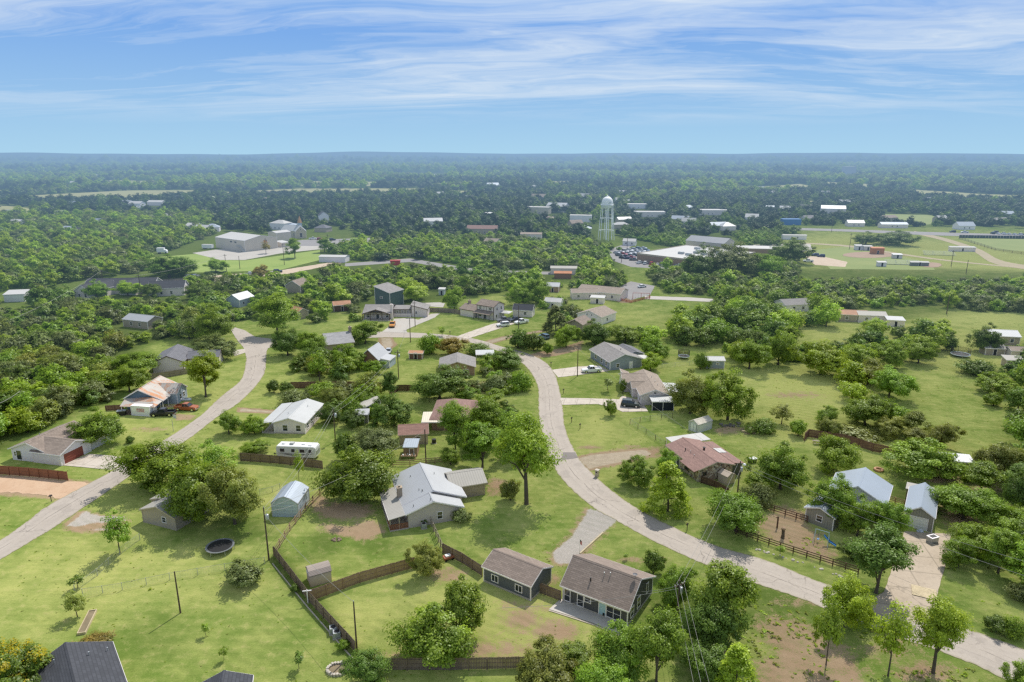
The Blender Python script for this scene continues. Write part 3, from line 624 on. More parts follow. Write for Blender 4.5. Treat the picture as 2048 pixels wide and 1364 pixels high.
# ---------------------------------------------------------------- surfaces laid on the ground
def surf_mat(name, ca, cb, fine=5.0, big=.25, crack=0.0, speck=0.0, uv=False, joint=0.0, rough=.9, edge=False):
    if name in MATS: return MATS[name]
    m, t = newmat(name)
    gp = nd(t, 'ShaderNodeNewGeometry').outputs['Position']
    n1 = noise(t, gp, big, 5, .6); n2 = noise(t, gp, fine, 3, .7); n3 = noise(t, gp, 1.3, 5, .65)
    base = mixc(t, ramp(t, math_n(t, 'ADD', math_n(t, 'MULTIPLY', n1, .6), math_n(t, 'MULTIPLY', n2, .4)), .3, .7), ca, cb)
    base = mixc(t, math_n(t, 'MULTIPLY', ramp(t, n3, .52, .72), .3), base, tuple(c * .6 for c in ca))
    if speck: base = mixc(t, math_n(t, 'MULTIPLY', ramp(t, n2, .55, .7), speck), base, (.55, .52, .48))
    if joint:
        js = nd(t, 'ShaderNodeSeparateXYZ', {0: nd(t, 'ShaderNodeMapping', {0: gp, 2: (0, 0, .2)}).outputs[0]}).outputs
        for q in (0, 1): base = mixc(t, math_n(t, 'MULTIPLY', ramp(t, math_n(t, 'ABSOLUTE', math_n(t, 'SUBTRACT', math_n(t, 'FRACT', math_n(t, 'DIVIDE', js[q], joint)), .5)), .468, .49), .5), base, (.16, .135, .10))
        base = mixc(t, math_n(t, 'MULTIPLY', ramp(t, noise(t, gp, .9, 5, .7), .55, .68), .35), base, (.20, .165, .13))
    if crack:
        wv = nd(t, 'ShaderNodeVectorMath', {0: gp, 1: nd(t, 'ShaderNodeTexNoise', {'Vector': gp, 'Scale': .5, 'Detail': 4.0}).outputs[1]}, operation='MULTIPLY_ADD'); wv.inputs[2].default_value = (0, 0, 0)
        wv = nd(t, 'ShaderNodeVectorMath', {0: gp, 1: nd(t, 'ShaderNodeVectorMath', {0: nd(t, 'ShaderNodeTexNoise', {'Vector': gp, 'Scale': .45, 'Detail': 4.0}).outputs[1], 1: (3.2, 3.2, 0)}, operation='MULTIPLY').outputs[0]}, operation='ADD').outputs[0]
        ve = nd(t, 'ShaderNodeTexVoronoi', {'Vector': wv, 'Scale': .16}, feature='DISTANCE_TO_EDGE')
        on = ramp(t, noise(t, gp, .12, 3), .42, .56)
        base = mixc(t, math_n(t, 'MULTIPLY', math_n(t, 'MULTIPLY', ramp(t, ve.outputs[0], .013, .004), on), crack), base, (.085, .07, .06))
    if uv:
        base = mixc(t, math_n(t, 'MULTIPLY', ramp(t, noise(t, gp, .22, 2), .60, .615), .22), base, (.20, .175, .155)); base = mixc(t, math_n(t, 'MULTIPLY', ramp(t, noise(t, gp, 1.1, 2), .70, .76), .35), base, (.13, .115, .105))
        s = nd(t, 'ShaderNodeSeparateXYZ', {0: nd(t, 'ShaderNodeUVMap', uv_map='road').outputs[0]}).outputs
        wob = math_n(t, 'MULTIPLY', math_n(t, 'SUBTRACT', noise(t, gp, .18, 4), .5), .16)
        for u0, wd, st in ((.47, .012, .75), (.60, .006, .45), (.30, .006, .4)):
            d = math_n(t, 'ABSOLUTE', math_n(t, 'SUBTRACT', math_n(t, 'ADD', s[0], wob), u0))
            base = mixc(t, math_n(t, 'MULTIPLY', math_n(t, 'MULTIPLY', ramp(t, d, wd, wd * .4), ramp(t, noise(t, gp, .3, 4), .42, .55)), st), base, (.10, .085, .075))
        for u0 in (.25, .75):   # wheel tracks
            d = math_n(t, 'ABSOLUTE', math_n(t, 'SUBTRACT', s[0], u0)); base = mixc(t, math_n(t, 'MULTIPLY', ramp(t, d, .14, .02), .13), base, (.22, .195, .175))
        e = math_n(t, 'MINIMUM', s[0], math_n(t, 'SUBTRACT', 1.0, s[0])); e = math_n(t, 'ADD', e, math_n(t, 'MULTIPLY', math_n(t, 'SUBTRACT', n3, .5), .12))
        base = mixc(t, math_n(t, 'MULTIPLY', ramp(t, e, .05, .0), .75), base, (.22, .20, .10))
    p = nd(t, 'ShaderNodeBsdfPrincipled', {'Base Color': base, 'Roughness': rough, 'Specular IOR Level': .25})
    bp = nd(t, 'ShaderNodeBump', {'Strength': .3, 'Distance': .03, 'Height': n2}); t.links.new(bp.outputs[0], p.inputs['Normal'])
    MATS[name] = finish(m, t, p.outputs[0]); return m
ROADM = surf_mat('road_chip_seal', (.335, .292, .248), (.415, .366, .316), 6, .15, .5, .12, True)
LOTM = surf_mat('parking_asphalt', (.20, .19, .19), (.28, .265, .255), 4, .1, .3)
PALEM = surf_mat('pale_concrete_lot', (.36, .335, .30), (.44, .41, .37), 4, .08, .3)
CONM = surf_mat('driveway_concrete', (.43, .375, .315), (.52, .465, .40), 5, .3, .35, joint=3.2)
CON2M = surf_mat('driveway_weathered_concrete', (.36, .295, .225), (.45, .375, .29), 5, .3, .5, joint=4.5)
GRAVM = surf_mat('driveway_gravel', (.32, .29, .265), (.50, .47, .43), 7, .4, 0, .4)
DIRTM = surf_mat('driveway_dirt', (.40, .30, .215), (.52, .43, .33), 5, .25, 0, .12)
DIRTO = surf_mat('lot_orange_dirt', (.42, .27, .17), (.53, .385, .265), 4, .3)
FIELDM = surf_mat('pasture_grass', (.22, .215, .085), (.33, .315, .14), 1.2, .02)
FIELDG = surf_mat('mown_field_grass', (.155, .205, .055), (.235, .26, .085), 1.5, .05)
INFM = surf_mat('infield_clay', (.26, .175, .12), (.34, .25, .18), 3, .15)
TRACKM = surf_mat('track_dirt_grass', (.27, .235, .14), (.38, .31, .21), 3, .2)
PATCHM = surf_mat('asphalt_patch', (.17, .15, .14), (.22, .20, .185), 6, .5)
def sheet(name, px, z, m, jit=.0, step=1.2, world=None, kind='structure'):
    W = world or world_poly(px); pts = []; rnd = random.Random(len(px) + int(px[0][0]) if px else 3)
    for (x0, y0), (x1, y1) in zip(W, W[1:] + W[:1]):
        d = math.dist((x0, y0), (x1, y1)); n = max(1, min(40, int(d / step)))
        for i in range(n):
            j = jit if jit else 0; f = i / n
            pts.append((x0 + (x1 - x0) * f + rnd.uniform(-j, j), y0 + (y1 - y0) * f + rnd.uniform(-j, j)))
    cx = sum(p[0] for p in pts) / len(pts); cy = sum(p[1] for p in pts) / len(pts)
    b = MB(); b.add([(x - cx, y - cy, 0) for x, y in pts], [tuple(range(len(pts)))])
    o = b.build(name, m, None, (cx, cy, z)); o['kind'] = kind; return o
def catmull(P, n=6):
    out = []
    for i in range(len(P) - 1):
        p0, p1, p2, p3 = P[max(i - 1, 0)], P[i], P[i + 1], P[min(i + 2, len(P) - 1)]
        for k in range(n):
            t = k / n
            out.append(tuple(.5 * (2 * b + (c - a) * t + (2 * a - 5 * b + 4 * c - d) * t * t + (3 * b - a - 3 * c + d) * t ** 3) for a, b, c, d in zip(p0, p1, p2, p3)))
    return out + [P[-1]]
def strip(name, pairs, z, m, world=False, n=16):
    A = catmull([p[0] if world else G(*p[0]) for p in pairs], n); B = catmull([p[1] if world else G(*p[1]) for p in pairs], n)
    v = []; f = []; uvs = []; L = 0; rnd = random.Random(5); K = 6
    for i, (a, b) in enumerate(zip(A, B)):
        if i: L += math.dist(((a[0] + b[0]) / 2, (a[1] + b[1]) / 2), ((A[i-1][0] + B[i-1][0]) / 2, (A[i-1][1] + B[i-1][1]) / 2))
        for k in range(K + 1):
            t = k / K; j = rnd.uniform(-.018, .018) if k in (0, K) else 0
            v.append((a[0] + (b[0] - a[0]) * (t + j), a[1] + (b[1] - a[1]) * (t + j), z)); uvs.append((t, L))
    for i in range(len(A) - 1):
        for k in range(K): q = i * (K + 1) + k; f.append((q, q + 1, q + K + 2, q + K + 1))
    me = bpy.data.meshes.new(name); me.from_pydata(v, [], f); u = me.uv_layers.new(name='road')
    for lp in me.loops: u.data[lp.index].uv = uvs[lp.vertex_index]
    me.materials.append(m); me.update(); o = link(name, me); o['kind'] = 'structure'; return o
strip('road', [((2900, 1760), (2900, 1610)), ((2120, 1410), (2135, 1330)), ((1921, 1318), (1952, 1264)), ((1760, 1262), (1795, 1213)), ((1605, 1199), (1640, 1164)), ((1501, 1163.6), (1535, 1122)), ((1407, 1128), (1428, 1090)), ((1297, 1077), (1325, 1044)), ((1232, 1041), (1262, 1009)), ((1178, 1009), (1215, 974)),
  ((1118, 950), (1168, 930)), ((1093, 893), (1146, 895)), ((1080, 845), (1130, 855)), ((1077, 805), (1125, 812)), ((1076, 775), (1117, 770)), ((1065, 750), (1106, 742)), ((1045, 727), (1086, 721)), ((1012, 708), (1045, 703.5)), ((980, 697), (1004, 693.5)), ((944, 686), (967, 682)), ((911, 679.5), (925, 673.5)), ((842, 676), (860, 667)), ((780, 675), (768, 663.5)), ((735, 676), (728, 665))], .04, ROADM)
strip('road', [((-420, 1330), (-420, 1410)), ((-90, 1130), (-90, 1180)), ((0, 1081), (0, 1120)), ((56, 1042), (72, 1077)), ((102, 1008), (120, 1047)), ((217.5, 946), (248.6, 960)), ((264, 918), (302, 922)), ((331, 878.7), (373, 881)), ((398.7, 833), (436, 833)), ((442, 793), (480, 804)), ((480, 762), (518, 764)), ((490, 735), (531, 738)), ((493, 712), (533, 703))], .04, ROADM)
sheet('road', [(493, 716), (487, 695), (471, 676), (462, 660), (470, 655), (490, 661), (511, 674), (548, 678), (556, 688), (536, 697), (532, 706)], .06, surf_mat('cul_de_sac_chip_seal', (.335, .292, .248), (.415, .366, .316), 6, .15, .5, .12), .1)
sheet('road', [(1126, 905), (1150, 905), (1156, 916), (1122, 921)], .06, PATCHM, .05)
sheet('driveway', [(124, 931), (178, 908), (216, 911), (266, 917), (224, 940)], .07, CONM, .05)
sheet('driveway', [(1104, 740), (1150, 734), (1198, 731), (1219, 742), (1160, 750), (1116, 755)], .07, CONM, .05)
sheet('driveway', [(1120, 796), (1180, 797), (1238, 799), (1244, 792), (1262, 796), (1282, 800), (1296, 823), (1245, 824), (1232, 818), (1196, 808.5), (1124, 810)], .07, CONM, .05)
sheet('driveway', [(1809, 1063), (1860, 1066), (1902, 1068), (1894, 1118), (1868, 1214), (1838, 1250), (1800, 1232), (1718, 1228), (1735, 1205), (1768, 1184), (1795, 1110)], .065, CON2M, .06)
sheet('driveway', [(914, 673), (950, 660), (985, 648), (1020, 641), (1028, 648), (1000, 657), (935, 678)], .07, CONM, .1)
sheet('driveway', [(764, 664), (782, 650), (788, 638), (822, 636), (836, 640), (862, 628), (880, 627), (870, 635), (830, 652), (812, 660), (815, 666)], .072, PALEM, .1)
sheet('driveway', [(842, 606), (880, 605), (890, 607), (886, 615), (846, 612)], .07, PALEM, .1)
sheet('driveway', [(462, 702), (489, 698), (492, 705), (470, 712)], .07, CONM, .1)
sheet('dirt_lot', [(-40, 951), (60, 956), (140, 963), (184, 967), (160, 980), (124, 1000), (93, 991), (40, 986), (-40, 983)], .03, DIRTO, .25, .8)
sheet('parking_lot', [(385, 506), (440, 498), (560, 490), (604, 480), (660, 478), (738, 484), (735, 492), (636, 499), (560, 507), (489, 520), (440, 520)], .05, PALEM, .1)
sheet('parking_lot', [(590, 481), (740, 476), (742, 486), (640, 492), (600, 492)], .09, LOTM, .1)
sheet('road', [(300, 560), (420, 552), (560, 541), (690, 520), (690, 525), (570, 549), (430, 562), (300, 570)], .05, DIRTM, .3)
sheet('road', [(690, 527), (820, 517), (960, 540), (1160, 545), (1160, 550), (950, 547), (820, 524), (690, 533)], .05, LOTM, .2)
sheet('parking_lot', [(1222, 520), (1260, 498), (1310, 505), (1350, 522), (1385, 535), (1330, 538), (1262, 534)], .05, LOTM, .1)
sheet('road', [(1215, 500), (1262, 484), (1275, 486), (1245, 503), (1225, 520)], .055, LOTM, .1)
sheet('parking_lot', [(1228, 575), (1262, 563), (1310, 572), (1300, 590), (1262, 600), (1242, 592)], .05, LOTM, .1)
sheet('road', [(1290, 592), (1380, 595), (1460, 600), (1530, 604), (1530, 608), (1450, 605), (1290, 598)], .055, PALEM, .2)
sheet('parking_lot', [(1500, 490), (1620, 486), (1625, 500), (1560, 512), (1500, 508)], .05, PALEM, .1)
sheet('parking_lot', [(1610, 512), (1650, 514), (1695, 524), (1690, 534), (1630, 530)], .055, DIRTM, .3)
strip('road', [((1560, 455), (1560, 459.5)), ((1700, 459), (1700, 463.5)), ((1850, 464), (1850, 470)), ((2150, 472), (2150, 480))], .08, LOTM)
strip('dirt_track', [((1600, 485), (1600, 487)), ((1700, 491), (1692, 493.5)), ((1780, 503.5), (1774, 505.5)), ((1900, 520.5), (1892, 522)), ((2120, 542), (2120, 544))], .06, TRACKM)
strip('dirt_track', [((1830, 462), (1822, 466)), ((1900, 479), (1888, 482)), ((1960, 499), (1946, 503)), ((2010, 523), (1994, 529)), ((2120, 538), (2120, 547))], .065, TRACKM)
sheet('playing_field', [(1915, 477), (2120, 478), (2120, 506), (1995, 500)], .07, FIELDG)
sheet('playing_field', [(1630, 500), (1700, 492), (1860, 525), (1870, 540), (1660, 538), (1640, 515)], .04, FIELDG)
sheet('ball_infield', ell(1737, 510, 52, 6), .09, INFM, .5)
sheet('ball_infield', ell(1862, 530, 22, 5), .09, INFM, .5)
for f in ([(22, 387), (250, 381), (398, 380.5), (390, 386), (300, 392), (140, 397), (40, 396)], [(-80, 380), (24, 380), (22, 383), (-80, 384)], [(205, 360.5), (250, 360.5), (350, 363.5), (360, 366), (200, 365)], [(0, 411), (90, 413), (120, 416), (40, 424), (-20, 425)], [(580, 361), (690, 364), (780, 363), (780, 366), (600, 366)], [(420, 380), (600, 377), (870, 377), (870, 380), (640, 384), (440, 384)],
          [(870, 379), (1035, 381), (1030, 385), (900, 384)], [(1078, 363), (1200, 361), (1210, 364), (1095, 367)], [(1480, 371), (1600, 368), (1640, 370), (1600, 376), (1510, 376)], [(1640, 363), (1790, 365), (1800, 369), (1660, 369)], [(1826, 379), (1960, 382), (2150, 388), (2150, 400), (1960, 393), (1828, 387)], [(1600, 400), (1700, 402), (1700, 405), (1610, 404)]):
    f = [(px, py + (6.0 if py > 364 and py < 430 and py > min(q[1] for q in f) + 1.5 else 0)) for px, py in f]
    sheet('field', f, .12, FIELDM, 0, 40)
sheet('field', [(1762, 428), (1860, 430), (1900, 444), (1850, 450), (1760, 446)], .1, FIELDG, 0, 10)
sheet('lawn', [(296, 516), (400, 507), (430, 520), (490, 521), (640, 500), (640, 520), (560, 540), (420, 545), (370, 545)], .03, surf_mat('church_lawn', (.165, .245, .045), (.27, .325, .08), 2, .05))

def hill(name, x0, x1, y, hs, col):
    b = MB(); n = 60; vs = []; g = random.Random(int(y))
    ph = [g.uniform(0, 6.28) for _ in range(6)]
    for i in range(n + 1):
        t = i / n; x = x0 + (x1 - x0) * t; e = math.sin(math.pi * t) ** .5
        z = hs * e * (.55 + .2 * math.sin(3 * math.pi * t + ph[0]) + .14 * math.sin(9 * t + ph[1]) + .07 * math.sin(23 * t + ph[2]) + .04 * math.sin(51 * t + ph[3]))
        vs += [(x, y - 2500, -5), (x, y, max(.5, z)), (x, y + 2500, -5)]
    b.add(vs, [f for i in range(n) for f in ((3 * i, 3 * i + 3, 3 * i + 4, 3 * i + 1), (3 * i + 1, 3 * i + 4, 3 * i + 5, 3 * i + 2))])
    o = b.build(name, mat('hill_forest', col, .95, .4, .004)); o['kind'] = 'structure'
hill('hills', -9000, 11000, 17000, 120, (.05, .08, .04)); hill('hills', -22000, 2000, 26000, 190, (.05, .08, .04)); hill('hills', -3000, 24000, 30000, 185, (.05, .08, .04))
def custom(E, fr, pts, x0, x1, roof, wall=None, wy=None, wx=None, th=.14, trim=None, name='roof', cap=None):
    """roof slabs along x over an explicit cross-section of (y, z), with a wall block under them"""
    loc, rz = rel(E, fr)
    b = MB()
    for (ya, za), (yb, zb) in zip(pts, pts[1:]): b.prism([(ya, za), (yb, zb), (yb, zb + th), (ya, za + th)], x0, x1)
    if cap is not None: b.box(x0 - .02, x1 + .02, pts[cap][0] - .14, pts[cap][0] + .14, pts[cap][1] + th - .05, pts[cap][1] + th + .03)
    b.build(name, roof, E, loc, rz)
    if wall:
        b = MB(); top = [(wy[0], interp(pts, wy[0]) - .025)] + [(y, z - .025) for y, z in pts if wy[0] + .02 < y < wy[1] - .02] + [(wy[1], interp(pts, wy[1]) - .025)]
        b.prism([(wy[0], 0), (wy[1], 0)] + top[::-1], wx[0], wx[1]); b.build('wall', wall, E, loc, rz)
    if trim:
        b = MB()
        for xa, xb in ((x0 - .04, x0 - .002), (x1 + .002, x1 + .04)):
            for (ya, za), (yb, zb) in zip(pts, pts[1:]): b.prism([(ya, za - .1), (yb, zb - .1), (yb, zb + th - .02), (ya, za + th - .02)], xa, xb)
        b.box(x0, x1, pts[0][0] - .04, pts[0][0] - .002, pts[0][1] - .1, pts[0][1] + th - .02); b.box(x0, x1, pts[-1][0] + .002, pts[-1][0] + .04, pts[-1][1] - .1, pts[-1][1] + th - .02)
        b.build('trim', trim, E, loc, rz)
    return loc, rz
def slabroof(E, loc, rz, x0, x1, y0, y1, z0, z1, m, th=.1, name='porch_roof'):
    b = MB(); b.prism([(y0, z0), (y1, z1), (y1, z1 + th), (y0, z0 + th)], x0, x1); return b.build(name, m, E, loc, rz)
R_ = math.radians; TOWN = []; GRYD = mat('dish_grey', (.14, .14, .15), .6, .1)
# 1 --- grey house in the foreground
f = FA((1119.6, 1172), (1258, 1225), (1310, 1153), 2.5)
E = house_root('house', 'charcoal grey house with taupe shingle roof and pale blue back door in the foreground', 'house', f)
zt, loc, rz, l, w = volume(E, f, 2.5, 2.75, 'gable', W_CHAR, SH_BROWN, .38, .32, -.9, TRIM,
  [('f', -4.15, 1.22, .85, 1.75, 'w'), ('f', -2.1, 1.22, .85, 1.75, 'w'), ('f', -1.0, 1.75, .85, .75, 'w'), ('f', 1.2, 1.03, .95, 2.03, 'd', DOORB), ('f', 2.3, 1.22, .95, 1.7, 'w'), ('f', 3.35, 1.22, .95, 1.7, 'w'), ('b', -2.8, 1.35, .9, 1.4, 'w'), ('b', -.6, 1.5, .9, 1.6, 'w'), ('b', 2.3, 2.0, .5, 1.5, 'v', DARKIN), ('k', -3, 1.4, 1.1, 1.3, 'w'), ('k', 0, 1.03, .95, 2.03, 'd'), ('k', 3, 1.4, 1.1, 1.3, 'w')],
  base=CONC, vents=[(-1.3, -3.0, .09), (.2, -1.9, .05), (1.0, -1.7, .05)])
b = MB(); b.tube([(4.3, -1.0, 5.1), (4.3, -1.0, 5.75)], .03, 5); b.lathe([(0, 0), (.22, .05), (.33, .13)], 12, (4.3, -1.1, 5.75)); part(E, 'satellite_dish', b, GRYD, loc, rz)
b = MB(); b.cbox((1.42, -w / 2 - .03, .45), (.3, .06, .4)); part(E, 'pet_door', b, DARKIN, loc, rz)
FMAIN = f
o = sheet('patio', [(1121, 1199), (1098, 1220), (1182, 1246), (1240, 1270), (1262, 1252), (1200, 1230)], .13, CONG, 0)
sheet('patio', [(1097, 1222), (1098, 1220), (1182, 1246), (1240, 1270), (1240, 1273), (1181, 1249)], .08, CONCD, 0)
# 2 --- grey workshop
f = FA((963, 1134), (1062.4, 1175), (1106, 1133.7), 2.4)
E = house_root('workshop', 'slate grey outbuilding with two white sliding windows, left of the charcoal house', 'outbuilding', f)
volume(E, f, 2.4, 1.3, 'gable', W_GREY, SH_BROWN, .22, .22, .05, TRIM, [('f', -2.05, 1.25, 1.05, 1.0, '2'), ('f', 2.05, 1.25, 1.05, 1.0, '2'), ('k', -2.2, 1.1, 2.4, 2.1, 'g'), ('k', 1.8, 1.03, .9, 2.0, 'd')], base=CONC)
# 3 --- tan house with standing seam roof
f = Frame(-15.8, 106.7, R_(-71), 10.5, 12.7)
E = house_root('house', 'beige house with pale grey metal roof and brick chimney, behind the wooden yard fences', 'house', f)
loc, rz = custom(E, f, [(-3.6, 2.72), (1.9, 4.62), (7.7, 2.42)], -9.4, 2.0, MT_GREY, W_BEIGE, (-3.3, 6.9), (-9.0, 1.7), trim=TRIM, cap=1)
custom(E, f, [(-3.6, 2.66), (1.2, 4.30), (6.4, 2.36)], 2.0, 5.15, MT_GREY, W_BEIGE, (-3.1, 5.9), (1.6, 4.75), trim=TRIM, cap=1)
slabroof(E, loc, rz, -5.3, 5.2, -6.35, -3.5, 2.25, 2.70, MT_TAN)
b = MB(); b.box(-5.3, 5.2, -6.4, -6.36, 2.15, 2.36); part(E, 'fascia', b, TRIM, loc, rz)
posts(E, loc, rz, [(4.7, -6.1), (4.7, -4.6), (1.5, -6.1), (-1.8, -6.1), (-5, -6.1)], 2.25, TRIMT, .13)
railing(E, loc, rz, (4.75, -6.1), (4.75, -3.2), .15, .95, WOODR); railing(E, loc, rz, (1.5, -6.1), (4.75, -6.1), .15, .95, WOODR)
b = MB(); b.box(-5.2, 4.95, -6.2, -3.1, .0, .16); part(E, 'porch_floor', b, CONC, loc, rz)
opening(E, loc, rz, 9.5, 0, 1, 'b', 2.25, 1.45, .85, 1.25, 'w')
chimney(E, loc, rz, -1.3, -3.4, 0, 4.55, .85, W_TANBRICK, W_TANBRICK)
opening(E, loc, rz, 0, 13.85, 1, 'k', -4.5, 1.3, 1.2, 1.3, 'w'); opening(E, loc, rz, 0, 13.85, 1, 'k', 0, 1.03, .95, 2.03, 'd', DOORD)
for x, y, r in ((-6, -.6, .05), (-5.2, 3.6, .05), (-.2, -.2, .05), (.6, .2, .08), (4.4, .8, .05), (3.9, -2.0, .05)):
    b = MB(); z = 4.62 - .345 * abs(y - 1.9); b.tube([(x, y, z), (x, y, z + .45)], r, 8); part(E, 'roof_vent', b, BLACK, loc, rz)
fw = Frame(f.cx, f.cy, f.ang, 1, 1); c, s = math.cos(f.ang), math.sin(f.ang)
wx, wy = -5.0, 9.2
fw = Frame(f.cx + wx * c - wy * s, f.cy + wx * s + wy * c, f.ang + math.pi / 2, 6.8, 6.6)
volume(E, fw, 2.5, 1.35, 'gable', W_TANBRICK, MT_TAN, .5, .35, 0, TRIMT)
# 4 --- tan shed-house under the oaks on the left
a, c = G(278, 1020, 2.4), G(348.7, 1038, 2.4); an = math.atan2(c[1] - a[1], c[0] - a[0]); W_ = math.dist(a, c); L_ = 8.0
f = Frame((a[0] + c[0]) / 2 - math.sin(an) * L_ / 2, (a[1] + c[1]) / 2 + math.cos(an) * L_ / 2, an - math.pi / 2, L_, W_)
E = house_root('small_house', 'small tan metal-roofed house half hidden under two oaks, beside the left street', 'house', f)
x0 = volume(E, f, 2.4, 1.3, 'gable', W_TAN, MT_TAN, .25, .3, 0, TRIMT, [('b', 1.2, 1.5, .8, .9, 'w')])
g4 = Frame(f.cx - 3.0 * math.cos(an) - 2.4 * math.sin(an), f.cy - 3.0 * math.sin(an) + 2.4 * math.cos(an), an - math.pi / 2, 6.5, 4.2)
volume(E, g4, 2.5, .6, 'gable', W_TAN, MT_TAN, .2, .2, 0, TRIMT)
# 5 --- pale blue steel garage
f = FA((618, 975.5), (595.6, 1008), (544, 1003.7), 2.55)
E = house_root('steel_garage', 'pale blue steel garage with angled barn roof, closed on all sides beside the rail fence', 'garage', f)
z5, l5, r5, ll, ww = volume(E, f, 2.55, 1.25, 'barn', W_MET, MT_BLUE, .05, .08, 0, TRIMG)
b = MB(); b.cbox((ll / 2 + .02, 0, 1.1), (.05, 2.6, 2.2)); b.cbox((ll / 2 + .045, 0, 1.1), (.03, .05, 2.2)); b.cbox((ll / 2 + .045, 0, 1.5), (.03, 2.6, .05)); part(E, 'door', b, W_MET, l5, r5)
# 6, 7 --- charcoal roofs at the lower left corner
f = Frame(-47.6, 66.6, R_(-104), 12, 8.4)
a = G(126.8, 1288, 4.8); a2 = G(150, 1380, 4.8); an = math.atan2(a2[1] - a[1], a2[0] - a[0])
f = Frame(a[0] + math.cos(an) * 6.5, a[1] + math.sin(an) * 6.5, an, 13, 9.6)
E = house_root('house', 'house with dark charcoal shingle roof cut off by the lower left corner', 'house', f)
volume(E, f, 2.6, 2.2, 'gable', W_BEIGE, SH_DARK, .4, .35, .2, TRIM, [('a', -1, 1.4, 1.2, 1.3, 'w')], vents=[(-3.6, 2.1, .06), (-4.4, 4.0, .05), (-4.2, -1.2, .05)], cap=True)
a = G(447.5, 1341, 3.8)
f = Frame(a[0] + 1.0, a[1] - 3.5, R_(-75), 7, 6.0)
E = house_root('shed', 'dark charcoal gable roof peeking over the bottom edge, right of the lower left house', 'shed', f)
volume(E, f, 2.5, 1.3, 'gable', W_BEIGE, SH_DARK, .3, .3, 0, TRIM)
# 8 --- small tan garden shed
f = FA((609, 1143), (626, 1154), (664, 1147), 1.75)
f.L, f.W = 2.6, 3.3; p = G(638, 1166); f.cx, f.cy = p[0], p[1] + .35; f.ang = R_(-52)
f = Frame(G(637, 1164)[0], G(637, 1164)[1] + .5, R_(28), 3.2, 2.6)
E = house_root('garden_shed', 'small tan plastic garden shed with grey-brown roof in the fence corner', 'shed', f)
volume(E, f, 1.7, .7, 'gambrel', mat('shed_resin_tan', (.46, .39, .32), .7, .06), mat('shed_resin_roof', (.30, .25, .215), .8, .12, 2, 'batten'), .08, .08, 0, None, [('a', 0, .9, 1.2, 1.6, 'g', mat('shed_resin_tan', (0, 0, 0)))])
# 9 --- white-roofed house
f = FA((647.6, 808), (610.8, 848), (548, 842), 2.55)
E = house_root('house', 'cream house with low white metal roof and covered side porch, behind the parked trailer', 'house', f)
z9, l9, r9, ll, ww = volume(E, f, 2.55, 1.2, 'gable', W_LBLUE if 0 else W_STUCCO, MT_WHITE, .3, .35, 0, TRIM, [('b', -2.0, 1.35, 1.05, 1.35, 'w'), ('b', 1.0, 1.35, 1.05, 1.35, 'w'), ('f', 4.2, 1.4, 1.0, 1.2, 'w'), ('f', 1.6, 1.4, 1.0, 1.2, 'w'), ('f', -2, 1.4, 1.0, 1.2, 'w')], base=CONC, vents=[(-2, -1.5, .05), (3, 1.2, .05)])
sg = f.s; slabroof(E, l9, r9, -6.2, 6.2, sg * (f.W / 2 - .05), sg * (f.W / 2 + 2.6), 2.75, 2.35, MT_WHITE)
posts(E, l9, r9, [(6.0, sg * (f.W / 2 + 2.4)), (2.0, sg * (f.W / 2 + 2.4)), (-2.0, sg * (f.W / 2 + 2.4)), (-6.0, sg * (f.W / 2 + 2.4))], 2.35, TRIM)
b = MB(); ya, yb = sorted((sg * (f.W / 2 - .4), sg * (f.W / 2 + 2.5))); b.box(-6.1, 6.1, ya, yb, 0, .15); part(E, 'porch_floor', b, CONC, l9, r9)
# 11 --- brown garage, its tool shed and carport
f = FA((796, 872), (858, 868.4), (858, 849), 2.35)
E = house_root('garage', 'low garage with dark red-brown shingle roof, left of the brown hip-roofed house', 'garage', f)
volume(E, f, 2.35, 1.0, 'gable', W_TAN, SH_RBROWN, .3, .3, .8, TRIMT, [('f', 1.0, 1.4, .9, .8, 'w')])
f = FA((805, 896), (834.7, 896), (834, 881), 2.0)
E = house_root('tool_shed', 'tiny brown plank shed with blue-grey metal roof in front of the red-brown garage', 'shed', f)
volume(E, f, 2.0, .35, 'shed', WOODC, MT_BLUE, .2, .12, 0, None, [('f', .3, .95, .8, 1.7, 'g', WOODB)])
# 12 --- brown hip roof house with carport
f = Frame(-19.6, 146.0, R_(88), 11, 9.4)
pA = G(909, 789, 4.6); f = Frame(pA[0] + .2, pA[1] - 5.2, R_(88), 13, 9.6)
E = house_root('house', 'house with brown hipped shingle roof mostly hidden behind a clump of tall trees', 'house', f)
z12, l12, r12, _, _ = volume(E, f, 2.6, 2.3, 'hip', W_BRICK, SH_RED, .5, .5, 0, TRIMT, [('k', -3, 1.4, 1.1, 1.2, 'w'), ('k', 2, 1.4, 1.1, 1.2, 'w')])
f2 = FA((843, 845.6), (876, 845), (876, 825.5), 2.5, 5.2)
volume(E, f2, 2.5, .15, 'shed', None, mat('carport_cream', (.60, .55, .44), .6, .08, .6, 'seam'), .1, .1, 0, TRIM)
l2, r2 = rel(E, f2); posts(E, l2, r2, [(-2.4, -f2.W / 2 + .2), (2.4, -f2.W / 2 + .2), (-2.4, f2.W / 2 - .2), (2.4, f2.W / 2 - .2)], 2.5, TRIMT)
f3 = Frame(pA[0] + 6.0, pA[1] - 3.0, R_(0), 6, 6.5)
volume(E, f3, 2.55, 1.6, 'hip', W_BRICK, SH_RED, .5, .5, 0, TRIMT)
